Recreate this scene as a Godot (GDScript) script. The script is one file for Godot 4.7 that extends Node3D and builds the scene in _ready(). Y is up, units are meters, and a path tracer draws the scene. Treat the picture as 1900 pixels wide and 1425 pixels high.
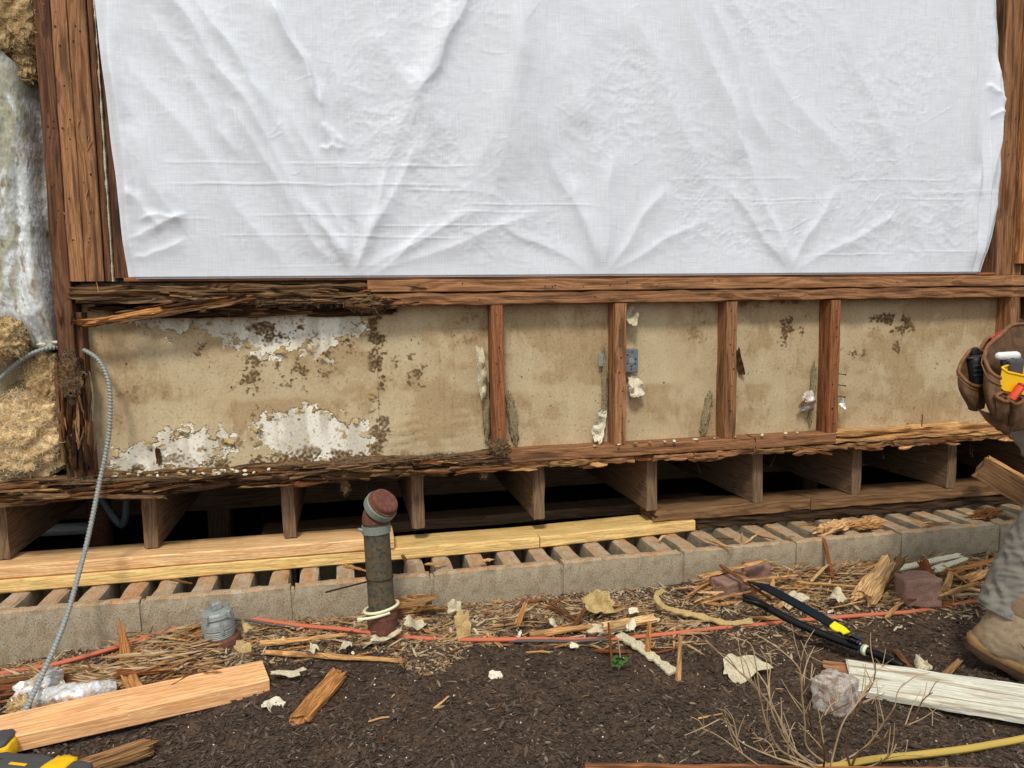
extends Node3D
# Exposed house wall under repair. x runs along the wall, y is up, z comes out towards the viewer.
# The studs' front faces lie on z = 0, the ground beside the foundation is near y = 0.

const CAM := Vector3(0.9176, 0.95, 2.394)
const FW := Vector3(0.2112, -0.0989, -0.9724)
const RT := Vector3(0.9771, -0.0156, 0.2138)
const UP := Vector3(0.0364, 0.9950, -0.0933)
const FOC := 1415.95

var rng := RandomNumberGenerator.new()
var nz := FastNoiseLite.new()
var M := {}
var names := {}

# ---------------------------------------------------------------- photograph geometry
func ray(u: float, v: float) -> Vector3:
	return FW + RT * ((u - 950.0) / FOC) + UP * ((712.5 - v) / FOC)

func pz(u: float, v: float, z: float) -> Vector3:
	var d := ray(u, v)
	return CAM + d * ((z - CAM.z) / d.z)

func py(u: float, v: float, y: float) -> Vector3:
	var d := ray(u, v)
	return CAM + d * ((y - CAM.y) / d.y)

func ground_y(x: float, z: float) -> float:
	var near := 1.0 - smoothstep(0.14, 0.85, z)
	var h := near * (0.006 + 0.046 * smoothstep(-0.15, 0.5, x))
	h += 0.016 * nz.get_noise_2d(x * 2.2, z * 2.2) * smoothstep(0.1, 0.5, z)
	h += 0.007 * nz.get_noise_2d(x * 9.0 + 40.0, z * 9.0) + 0.0035 * nz.get_noise_2d(x * 31.0, z * 31.0 + 9.0)
	return h

# where a pixel's ray meets the ground, lifted
func gp(u: float, v: float, lift := 0.0) -> Vector3:
	var p := py(u, v, 0.03)
	for k in 6:
		p = py(u, v, ground_y(p.x, p.z) + lift)
	return p

func rf(a: float, b: float) -> float:
	return rng.randf_range(a, b)

func n3(x: float, y: float, z: float) -> float:
	return nz.get_noise_3d(x, y, z)

# ---------------------------------------------------------------- mesh collecting
class MB:
	var v := PackedVector3Array()
	var t := PackedVector2Array()
	var c := PackedColorArray()
	var i := PackedInt32Array()
	var colored := false
	func add(p: Vector3, uv := Vector2.ZERO, col := Color.WHITE) -> int:
		v.push_back(p); t.push_back(uv); c.push_back(col)
		return v.size() - 1
	func tri(a: int, b: int, d: int) -> void:   # counter-clockwise seen from outside
		i.push_back(a); i.push_back(d); i.push_back(b)
	func quad(a: int, b: int, d: int, e: int) -> void:
		tri(a, b, d); tri(a, d, e)
	func box(lo: Vector3, hi: Vector3, col := Color.WHITE, us := 1.0) -> void:
		var s := hi - lo
		var f := [[0, 1, 2], [1, 2, 0], [2, 0, 1]]
		for a in f:
			for side in 2:
				var q := []
				for k in 4:
					var p := lo
					p[a[0]] = hi[a[0]] if side == 1 else lo[a[0]]
					var b1: int = [0, 1, 1, 0][k]
					var b2: int = [0, 0, 1, 1][k]
					p[a[1]] = lo[a[1]] + s[a[1]] * b1
					p[a[2]] = lo[a[2]] + s[a[2]] * b2
					q.push_back(add(p, Vector2(p[a[1]], p[a[2]]) * us, col))
				if side == 1: quad(q[0], q[1], q[2], q[3])
				else: quad(q[0], q[3], q[2], q[1])
	func mesh(smooth := true, into: ArrayMesh = null) -> ArrayMesh:
		var a := []
		a.resize(Mesh.ARRAY_MAX)
		a[Mesh.ARRAY_VERTEX] = v
		a[Mesh.ARRAY_TEX_UV] = t
		if colored: a[Mesh.ARRAY_COLOR] = c
		a[Mesh.ARRAY_INDEX] = i
		if smooth:
			var n := PackedVector3Array()
			n.resize(v.size())
			for k in range(0, i.size(), 3):
				var p := i[k]
				var q := i[k + 1]
				var r := i[k + 2]
				var f := (v[r] - v[p]).cross(v[q] - v[p])
				n[p] += f; n[q] += f; n[r] += f
			for k in n.size():
				n[k] = n[k].normalized() if n[k].length_squared() > 1e-20 else Vector3.UP
			a[Mesh.ARRAY_NORMAL] = n
		var m := into if into else ArrayMesh.new()
		m.add_surface_from_arrays(Mesh.PRIMITIVE_TRIANGLES, a)
		return m

# ---------------------------------------------------------------- nodes
func numbered(called: String) -> String:
	var k: int = names.get(called, 0)
	names[called] = k + 1
	return called if k == 0 else "%s_%03d" % [called, k]

func tag(o: Node3D, label: String, category: String, group := "") -> Node3D:
	o.set_meta("label", label)
	o.set_meta("category", category)
	if group != "": o.set_meta("group", group)
	return o

func thing(called: String, label: String, category: String, at := Vector3.ZERO, group := "") -> Node3D:
	var o := Node3D.new()
	o.name = numbered(called)
	add_child(o)
	o.position = at
	return tag(o, label, category, group)

func obj(called: String, mesh: Mesh, m: Material, parent: Node = null, at := Vector3.ZERO) -> MeshInstance3D:
	var o := MeshInstance3D.new()
	o.mesh = mesh
	if m: o.material_override = m
	o.position = at
	if parent == null:
		o.name = numbered(called)
		add_child(o)
	else:
		o.name = called
		parent.add_child(o, true)
	return o

func structure(o: Node3D) -> Node3D:
	o.set_meta("kind", "structure")
	return o

# turn a node so that its x axis runs along d and its y axis is near up
func along(d: Vector3, up := Vector3.UP) -> Basis:
	var x := d.normalized()
	var z := x.cross(up)
	if z.length() < 0.01: z = x.cross(Vector3.FORWARD)
	z = z.normalized()
	return Basis(x, z.cross(x), z)

# ---------------------------------------------------------------- shapes
# timber with its length on x; o: n rings, m points a side, ch chamfer, j roughness, ej ragged ends, jf roughness frequency along, s seed
func board(L: float, H: float, D: float, o := {}) -> ArrayMesh:
	var n: int = o.get("n", maxi(2, int(L / 0.12)))
	var m: int = o.get("m", 1)
	var ch: float = o.get("ch", 0.0025)
	var j: float = o.get("j", 0.0006)
	var ej: float = o.get("ej", 0.0)
	var jf: float = o.get("jf", 7.0)
	var pf: float = o.get("pf", 45.0)
	var sd: float = o.get("s", rng.randf() * 500.0)
	var bow: float = o.get("bow", 0.0)
	var taper: float = o.get("taper", 0.0)
	var us: float = o.get("us", 1.2)
	var h := H * 0.5
	var d := D * 0.5
	var cor := [[Vector2(h, -d + ch), Vector2(h, d - ch)], [Vector2(h - ch, d), Vector2(-h + ch, d)], [Vector2(-h, d - ch), Vector2(-h, -d + ch)], [Vector2(-h + ch, -d), Vector2(h - ch, -d)]]
	var prof := PackedVector2Array()
	for s in cor:
		for k in m + 1:
			prof.push_back(s[0].lerp(s[1], float(k) / m))
	prof.push_back(prof[0])
	var per := PackedFloat32Array([0.0])
	for k in range(1, prof.size()):
		per.push_back(per[k - 1] + prof[k].distance_to(prof[k - 1]))
	var mb := MB.new()
	var uo := rng.randf()
	var vo := rng.randf()
	var np := prof.size()
	for a in n + 1:
		var f := float(a) / n
		var x := (f - 0.5) * L
		var sc := 1.0 - taper * f
		for b in np:
			var q := prof[b] * sc
			var bb := b % (np - 1)
			var e := q / Vector2(h, d)
			var amt := j * (n3(x * jf + sd, per[bb] * pf, sd) * 1.3 + 0.6 * n3(x * jf * 3.1, per[bb] * pf * 2.3, sd + 9.0))
			if o.has("pit"):
				amt -= maxf(0.0, n3(x * jf * 0.7 + sd, per[bb] * pf * 0.6, sd + 31.0) - 0.12) * float(o.pit)
			q += e.normalized() * amt
			var xx := x
			if ej > 0.0 and (a == 0 or a == n):
				var sp := n3(per[bb] * 130.0, sd * 3.0, float(a)) + 0.5 * n3(per[bb] * 300.0, sd, 5.0)
				xx += (1.0 if a == n else -1.0) * ej * sp
			mb.add(Vector3(xx, q.x + bow * (1.0 - 4.0 * (f - 0.5) * (f - 0.5)), q.y), Vector2(x / us + uo, per[b] / 0.16 + vo))
	for a in n:
		for b in np - 1:
			mb.quad(a * np + b, a * np + b + 1, (a + 1) * np + b + 1, (a + 1) * np + b)
	for e in 2:
		var r := 0 if e == 0 else n
		var xc := (-0.5 if e == 0 else 0.5) * L
		var base := mb.v.size()
		var cen := Vector3.ZERO
		for b in np - 1:
			var p := mb.v[r * np + b]
			cen += p
			mb.add(p, Vector2(p.y * 1.1 + uo, p.z * 7.0 + vo))
		cen /= (np - 1)
		cen.x = xc - (ej * 0.4 if e == 1 else -ej * 0.4)
		var ci := mb.add(cen, Vector2(cen.y * 1.1 + uo, cen.z * 7.0 + vo))
		for b in np - 1:
			var b2 := (b + 1) % (np - 1)
			if e == 1: mb.tri(ci, base + b, base + b2)
			else: mb.tri(ci, base + b2, base + b)
	return mb.mesh(false)

# a board set between two corners of the world; len_axis 0, 1 or 2 is where its grain runs
func timber(called: String, lo: Vector3, hi: Vector3, len_axis: int, m: Material, parent: Node, o := {}) -> MeshInstance3D:
	var s := hi - lo
	var r := obj(called, null, m, parent, (lo + hi) * 0.5)
	if len_axis == 0:
		r.mesh = board(s.x, s.y, s.z, o)
	elif len_axis == 1:
		r.mesh = board(s.y, s.x, s.z, o)
		r.basis = Basis(Vector3(0, 1, 0), Vector3(-1, 0, 0), Vector3(0, 0, 1))
	else:
		r.mesh = board(s.z, s.y, s.x, o)
		r.basis = Basis(Vector3(0, 0, -1), Vector3(0, 1, 0), Vector3(1, 0, 0))
	return r

func smooth_path(pts: Array, step: float) -> PackedVector3Array:
	var c := Curve3D.new()
	c.bake_interval = step
	for k in pts.size():
		var a: Vector3 = pts[maxi(k - 1, 0)]
		var b: Vector3 = pts[mini(k + 1, pts.size() - 1)]
		var t := (b - a) / 6.0
		var p: Vector3 = pts[k]
		if k > 0: t = t.limit_length(p.distance_to(pts[k - 1]) * 0.5)
		if k < pts.size() - 1: t = t.limit_length(p.distance_to(pts[k + 1]) * 0.5)
		c.add_point(p, -t, t)
	return c.get_baked_points()

# rad: a number or a Callable(distance along, share along)
func tube_into(mb: MB, pts: PackedVector3Array, rad, sides := 8, caps := true, col := Color.WHITE) -> void:
	var n := pts.size()
	if n < 2: return
	var t0 := (pts[1] - pts[0]).normalized()
	var nrm := t0.cross(Vector3.UP)
	if nrm.length() < 0.1: nrm = t0.cross(Vector3.RIGHT)
	nrm = nrm.normalized()
	var dist := 0.0
	var total := 0.0
	for k in range(1, n): total += pts[k].distance_to(pts[k - 1])
	var base := mb.v.size()
	for k in n:
		var t := (pts[mini(k + 1, n - 1)] - pts[maxi(k - 1, 0)]).normalized()
		nrm = (nrm - t * nrm.dot(t)).normalized()
		var bi := t.cross(nrm)
		if k > 0: dist += pts[k].distance_to(pts[k - 1])
		for s in sides + 1:
			var ang := TAU * s / sides
			var r: float = rad.call(dist, dist / total, ang) if rad is Callable else rad
			mb.add(pts[k] + (nrm * cos(ang) + bi * sin(ang)) * r, Vector2(dist * 4.0, float(s) / sides), col)
	var w := sides + 1
	for k in n - 1:
		for s in sides:
			mb.quad(base + k * w + s, base + k * w + s + 1, base + (k + 1) * w + s + 1, base + (k + 1) * w + s)
	if caps:
		var a := mb.add(pts[0], Vector2.ZERO, col)
		var b := mb.add(pts[n - 1], Vector2.ZERO, col)
		for s in sides:
			mb.tri(a, base + s + 1, base + s)
			mb.tri(b, base + (n - 1) * w + s, base + (n - 1) * w + s + 1)

func tube(pts: PackedVector3Array, rad, sides := 8) -> ArrayMesh:
	var mb := MB.new()
	tube_into(mb, pts, rad, sides)
	return mb.mesh(true)

# profile of (radius, height) turned about y
func lathe(prof: Array, sides := 24, hard := true) -> ArrayMesh:
	var mb := MB.new()
	var segs := []
	for k in prof.size() - 1: segs.push_back([prof[k], prof[k + 1]])
	for sg in segs:
		var b0 := mb.v.size()
		for s in sides + 1:
			var a := TAU * s / sides
			for q in sg:
				mb.add(Vector3(cos(a) * q.x, q.y, -sin(a) * q.x), Vector2(float(s) / sides, q.y * 4.0))
		for s in sides:
			mb.quad(b0 + s * 2, b0 + s * 2 + 2, b0 + s * 2 + 3, b0 + s * 2 + 1)
	return mb.mesh(true)

# a lump: unit sphere grid pushed by noise
func lump(rad: Vector3, amp: float, freq: float, sd: float, nu := 28, nv := 18, box := 0.0, smooth := true, ridged := false) -> ArrayMesh:
	var mb := MB.new()
	for a in nv + 1:
		var th := PI * a / nv
		for b in nu + 1:
			var ph := TAU * (b % nu) / nu
			var d := Vector3(sin(th) * cos(ph), cos(th), sin(th) * sin(ph))
			if box > 0.0:
				var mx := maxf(absf(d.x), maxf(absf(d.y), absf(d.z)))
				d = d.lerp(d / mx, box)
			var nn := n3(d.x * freq + sd, d.y * freq, d.z * freq) + 0.5 * n3(d.x * freq * 2.3, d.y * freq * 2.3 + sd, d.z * freq * 2.3) + 0.3 * n3(d.x * freq * 5.1, d.y * freq * 5.1 + sd, d.z * freq * 5.1)
			if ridged: nn = 0.5 - absf(nn) * 1.6
			d *= 1.0 + amp * nn
			mb.add(d * rad, Vector2(float(b) / nu * 2.0, float(a) / nv))
	for a in nv:
		for b in nu:
			var p := a * (nu + 1) + b
			mb.quad(p, p + 1, p + nu + 2, p + nu + 1)
	return mb.mesh(smooth)

# torn scrap: a ragged disc with a crumpled surface and thickness
func scrap(w: float, h: float, crumple: float, sd: float, thick := 0.0015, ragged := 0.25, rings := 5, nu := 22) -> ArrayMesh:
	var mb := MB.new()
	for side in 2:
		var base := mb.v.size()
		for a in rings + 1:
			for b in nu + 1:
				var ph := TAU * (b % nu) / nu
				var f := float(a) / rings
				var d := Vector2(cos(ph), sin(ph))
				var mx := maxf(absf(d.x), absf(d.y))
				d = d.lerp(d / mx, 0.55)
				var r := f * (1.0 + ragged * f * (n3(d.x * 1.7 + sd, d.y * 1.7, 2.0) + 0.5 * n3(d.x * 5.0, d.y * 5.0 + sd, 7.0)))
				var p := Vector2(d.x * w * 0.5, d.y * h * 0.5) * r
				var z := crumple * (n3(p.x * 11.0 + sd, p.y * 11.0, 0.0) * 1.5 + 1.1 * absf(n3(p.x * 19.0, p.y * 19.0 + sd, 3.0)))
				mb.add(Vector3(p.x, z - thick * side, p.y), p * 6.0)
		for a in rings:
			for b in nu:
				var q := base + a * (nu + 1) + b
				if side == 0: mb.quad(q, q + nu + 1, q + nu + 2, q + 1)
				else: mb.quad(q, q + 1, q + nu + 2, q + nu + 1)
	var half := (rings + 1) * (nu + 1)
	for b in nu:
		var q := rings * (nu + 1) + b
		mb.quad(q, q + half, q + half + 1, q + 1)
	return mb.mesh(false)

# a torn-off sliver of wood, length on x
func sliver(L: float, W: float, T: float, sd: float, bend := 0.0) -> ArrayMesh:
	var mb := MB.new()
	var n := 6
	var uo := rng.randf()
	for a in n + 1:
		var f := float(a) / n
		var e := 1.0 - pow(absf(f * 2.0 - 1.0), 3.0) * (0.55 + 0.4 * sin(sd * 7.0))
		var w := W * 0.5 * maxf(0.07, e * (1.0 + 0.32 * n3(f * 3.0 + sd, 0.0, 1.0)))
		var t := T * 0.5 * maxf(0.1, e * (1.0 + 0.5 * n3(f * 4.0 + sd, 5.0, 1.0)))
		var off := Vector3((f - 0.5) * L, bend * (1.0 - pow(f * 2.0 - 1.0, 2.0)) + T * 0.35 * n3(f * 2.0, sd, 0.0), W * 0.35 * n3(f * 1.5, sd, 4.0))
		var tw := sin(sd * 3.0) * 0.5 * f
		var q := [Vector2(t, -w), Vector2(t * 0.8, w), Vector2(-t, w * 0.8), Vector2(-t * 0.7, -w)]
		for k in 5:
			var p: Vector2 = q[k % 4]
			p = p.rotated(tw)
			mb.add(off + Vector3(n3(k % 4, sd, f) * L * 0.05, p.x, p.y), Vector2(f * L / 0.8 + uo, sd * 0.37 + k * 0.12))
	for a in n:
		for k in 4:
			mb.quad(a * 5 + k, a * 5 + k + 1, a * 5 + k + 6, a * 5 + k + 5)
	mb.quad(0, 3, 2, 1)
	mb.quad(n * 5, n * 5 + 1, n * 5 + 2, n * 5 + 3)
	return mb.mesh(false)

# tapered capsules joined by a smooth minimum, meshed as surface nets. bones: [a, b, ra, rb, blend]
func body_mesh(bones: Array, cell: float, wrinkle := 0.0, wf := 10.0, uvs := 4.0) -> ArrayMesh:
	var lo := Vector3.INF
	var hi := -Vector3.INF
	for b in bones:
		var r := maxf(b[2], b[3]) + cell * 4.0
		for e in 2:
			var p: Vector3 = b[e]
			lo = lo.min(p - Vector3.ONE * r)
			hi = hi.max(p + Vector3.ONE * r)
	var n := Vector3i(((hi - lo) / cell).ceil()) + Vector3i.ONE
	var sy := n.x
	var sz := n.x * n.y
	var fld := PackedFloat32Array()
	fld.resize(n.x * n.y * n.z)
	fld.fill(1.0)
	for b in bones:
		var A: Vector3 = b[0]
		var B: Vector3 = b[1]
		var ra: float = b[2]
		var rb: float = b[3]
		var kk: float = b[4] if b.size() > 4 else 0.03
		var mr := maxf(ra, rb) + maxf(cell * 3.0, kk)
		var l3 := A.min(B) - Vector3.ONE * mr
		var h3 := A.max(B) + Vector3.ONE * mr
		var i0 := Vector3i(((l3 - lo) / cell).floor()).max(Vector3i.ZERO)
		var i1 := Vector3i(((h3 - lo) / cell).ceil()).min(n - Vector3i.ONE)
		var ab := B - A
		var l2 := maxf(ab.length_squared(), 1e-9)
		for z in range(i0.z, i1.z + 1):
			for y in range(i0.y, i1.y + 1):
				for x in range(i0.x, i1.x + 1):
					var p := lo + Vector3(x, y, z) * cell
					var ap := p - A
					var h := clampf(ap.dot(ab) / l2, 0.0, 1.0)
					var d := (ap - ab * h).length() - lerpf(ra, rb, h)
					var at := x + y * sy + z * sz
					var o := fld[at]
					var g := maxf(kk - absf(o - d), 0.0) / kk
					fld[at] = minf(o, d) - g * g * kk * 0.25
	if wrinkle > 0.0:
		for z in n.z:
			for y in n.y:
				for x in n.x:
					var at := x + y * sy + z * sz
					if absf(fld[at]) < cell * 3.0 + wrinkle:
						var p := lo + Vector3(x, y, z) * cell
						fld[at] += wrinkle * (absf(n3(p.x * wf * 0.6, p.y * wf * 2.2 + p.x * wf * 0.5, p.z * wf * 0.6)) * 2.2 - 0.6 + 0.3 * n3(p.x * wf * 2.0, p.y * wf * 3.5, p.z * wf * 2.0))
	var mb := MB.new()
	var idx := PackedInt32Array()
	idx.resize(fld.size())
	idx.fill(-1)
	var corners := [Vector3i(0, 0, 0), Vector3i(1, 0, 0), Vector3i(0, 1, 0), Vector3i(1, 1, 0), Vector3i(0, 0, 1), Vector3i(1, 0, 1), Vector3i(0, 1, 1), Vector3i(1, 1, 1)]
	var offs := PackedInt32Array()
	for c in corners: offs.push_back(c.x + c.y * sy + c.z * sz)
	var edges := [[0, 1], [2, 3], [4, 5], [6, 7], [0, 2], [1, 3], [4, 6], [5, 7], [0, 4], [1, 5], [2, 6], [3, 7]]
	for z in n.z - 1:
		for y in n.y - 1:
			for x in n.x - 1:
				var at := x + y * sy + z * sz
				if absf(fld[at]) > cell * 2.5: continue
				var inside := 0
				for c in 8:
					if fld[at + offs[c]] < 0.0: inside += 1
				if inside == 0 or inside == 8: continue
				var sum := Vector3.ZERO
				var cnt := 0
				for e in edges:
					var f0 := fld[at + offs[e[0]]]
					var f1 := fld[at + offs[e[1]]]
					if (f0 < 0.0) == (f1 < 0.0): continue
					sum += Vector3(corners[e[0]]).lerp(Vector3(corners[e[1]]), f0 / (f0 - f1))
					cnt += 1
				var p := lo + (Vector3(x, y, z) + sum / cnt) * cell
				idx[at] = mb.add(p, Vector2(p.x + p.z, p.y) * uvs)
	for z in range(1, n.z - 1):
		for y in range(1, n.y - 1):
			for x in range(1, n.x - 1):
				var at := x + y * sy + z * sz
				var f0 := fld[at]
				if absf(f0) > cell * 1.5: continue
				var st := [1, sy, sz]
				for ax in 3:
					var f1 := fld[at + st[ax]]
					if (f0 < 0.0) == (f1 < 0.0): continue
					var s1: int = st[(ax + 1) % 3]
					var s2: int = st[(ax + 2) % 3]
					var a := idx[at - s1 - s2]
					var b := idx[at - s2]
					var c := idx[at]
					var d := idx[at - s1]
					if a < 0 or b < 0 or c < 0 or d < 0: continue
					if f0 < 0.0: mb.quad(a, b, c, d)
					else: mb.quad(a, d, c, b)
	return mb.mesh(true)

# ---------------------------------------------------------------- textures
func noise_bytes(w: int, h: int, sw: int, sh: int, freq: float, sd: int, oct := 4, type := FastNoiseLite.TYPE_SIMPLEX_SMOOTH) -> PackedByteArray:
	var f := FastNoiseLite.new()
	f.noise_type = type
	f.seed = sd
	f.frequency = freq
	f.fractal_octaves = oct
	var im := f.get_seamless_image(sw, sh)
	im.convert(Image.FORMAT_L8)
	if sw != w or sh != h: im.resize(w, h, Image.INTERPOLATE_CUBIC)
	return im.get_data()

func to_tex(w: int, h: int, b: PackedByteArray) -> ImageTexture:
	return ImageTexture.create_from_image(Image.create_from_data(w, h, false, Image.FORMAT_RGB8, b))

func to_normal(w: int, h: int, b: PackedByteArray, k: float) -> ImageTexture:
	var im := Image.create_from_data(w, h, false, Image.FORMAT_L8, b)
	im.bump_map_to_normal_map(k)
	return ImageTexture.create_from_image(im)

func put(b: PackedByteArray, k: int, c: Color) -> void:
	b[k] = clampi(int(c.r * 255.0), 0, 255)
	b[k + 1] = clampi(int(c.g * 255.0), 0, 255)
	b[k + 2] = clampi(int(c.b * 255.0), 0, 255)

# grain along u; returns [colour, normal]
func wood_tex(sd: int, light: Color, dark: Color, stain: Color, rings: float, late: float, stained: float, knots: Array, rough := 1.0) -> Array:
	var w := 1024
	var h := 256
	var fib := noise_bytes(w, h, 26, 256, 0.30, sd, 3)
	var fine := noise_bytes(w, h, 128, 256, 0.42, sd + 1, 3)
	var warp := noise_bytes(w, h, 40, 40, 0.05, sd + 2, 3)
	var blot := noise_bytes(w, h, 72, 128, 0.05, sd + 3, 5)
	var out := PackedByteArray()
	out.resize(w * h * 3)
	var hei := PackedByteArray()
	hei.resize(w * h)
	for y in h:
		for x in w:
			var k := y * w + x
			var s := float(y) / h * rings + (warp[k] / 255.0 - 0.5) * rings * 0.24
			var kd := 0.0
			for q in knots:
				var dx: float = (x / float(w) - q.x) * 9.0
				dx -= roundf(dx / 9.0) * 9.0
				var dy: float = (y / float(h) - q.y) * 3.4
				var r := sqrt(dx * dx + dy * dy)
				if r < 1.2:
					s += (0.55 / (r * 3.0 + 0.25)) * (1.2 - r) * signf(dy) * 1.4
					kd = maxf(kd, 1.0 - smoothstep(q.z * 0.7, q.z, r))
			var f := s - floorf(s)
			var l := smoothstep(0.35, 0.86, f) * (1.0 - smoothstep(0.9, 1.0, f)) * late
			var c := light.lerp(dark, l)
			c = c.lerp(dark * 0.7, kd * 0.5)
			var g := 0.70 + 0.60 * fib[k] / 255.0
			g *= 0.84 + 0.32 * fine[k] / 255.0
			var st := smoothstep(0.5, 0.78, blot[k] / 255.0 * 0.7 + fib[k] / 255.0 * 0.3) * stained
			c = Color(c.r * g, c.g * g, c.b * g).lerp(stain, st)
			put(out, k * 3, c)
			hei[k] = clampi(int(128.0 + rough * ((fib[k] - 128.0) * 0.28 + (fine[k] - 128.0) * 0.3) - l * 16.0), 0, 255)
	return [to_tex(w, h, out), to_normal(w, h, hei, 3.0)]

# mottled texture from a list of [seed, frequency, threshold lo, hi, colour, strength]
func mottle(w: int, base: Color, layers: Array, grain: float, nk: float, sd: int, gf := 0.35) -> Array:
	# frequencies are given for 512 pixels a side
	var fs := 512.0 / w
	var out := PackedByteArray()
	out.resize(w * w * 3)
	var g := noise_bytes(w, w, w, w, gf, sd, 2)
	var hei := PackedByteArray()
	hei.resize(w * w)
	var r := PackedFloat32Array()
	r.resize(w * w)
	r.fill(base.r)
	var gg := PackedFloat32Array()
	gg.resize(w * w)
	gg.fill(base.g)
	var bb := PackedFloat32Array()
	bb.resize(w * w)
	bb.fill(base.b)
	var hh := PackedFloat32Array()
	hh.resize(w * w)
	for l in layers:
		var src := noise_bytes(w, w, w, w, minf(l[1] * fs, 0.45), l[0], 4)
		var lut := PackedFloat32Array()
		for k in 256: lut.push_back(smoothstep(l[2], l[3], k / 255.0) * float(l[5]))
		var cr: float = l[4].r
		var cg: float = l[4].g
		var cb: float = l[4].b
		var lift: float = l[6] if l.size() > 6 else 0.0
		for k in w * w:
			var s := lut[src[k]]
			if s > 0.004:
				r[k] += (cr - r[k]) * s
				gg[k] += (cg - gg[k]) * s
				bb[k] += (cb - bb[k]) * s
				hh[k] += lift * s
	for k in w * w:
		var gv := g[k] - 128.0
		var f := 255.0 * (1.0 + grain * gv / 128.0)
		out[k * 3] = clampi(int(r[k] * f), 0, 255)
		out[k * 3 + 1] = clampi(int(gg[k] * f), 0, 255)
		out[k * 3 + 2] = clampi(int(bb[k] * f), 0, 255)
		hei[k] = clampi(int(128.0 + gv * 0.6 + hh[k]), 0, 255)
	return [to_tex(w, w, out), to_normal(w, w, hei, nk)]

func mat(called: String, col: Color, rough := 0.9, tx: Array = [], nscale := 1.0, metal := 0.0) -> StandardMaterial3D:
	var m := StandardMaterial3D.new()
	m.resource_name = called
	m.albedo_color = col
	m.roughness = rough
	m.metallic = metal
	m.metallic_specular = 0.35
	if tx.size() > 0 and tx[0]: m.albedo_texture = tx[0]
	if tx.size() > 1 and tx[1]:
		m.normal_enabled = true
		m.normal_texture = tx[1]
		m.normal_scale = nscale
	m.cull_mode = BaseMaterial3D.CULL_DISABLED
	M[called] = m
	return m

func tri_mat(called: String, col: Color, rough: float, tx: Array, scale: float, nscale := 1.0, metal := 0.0) -> StandardMaterial3D:
	var m := mat(called, col, rough, tx, nscale, metal)
	m.uv1_triplanar = true
	m.uv1_scale = Vector3.ONE * scale
	return m

const WB_LO := Vector2(0.10, 0.43)
const WB_SIZE := Vector2(3.52, 0.56)

func wb_px(u: float, v: float, w: int, h: int) -> Vector2:
	var p := pz(u, v, -0.07)
	return Vector2((p.x - WB_LO.x) / WB_SIZE.x * w, (1.0 - (p.y - WB_LO.y) / WB_SIZE.y) * h)

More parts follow.
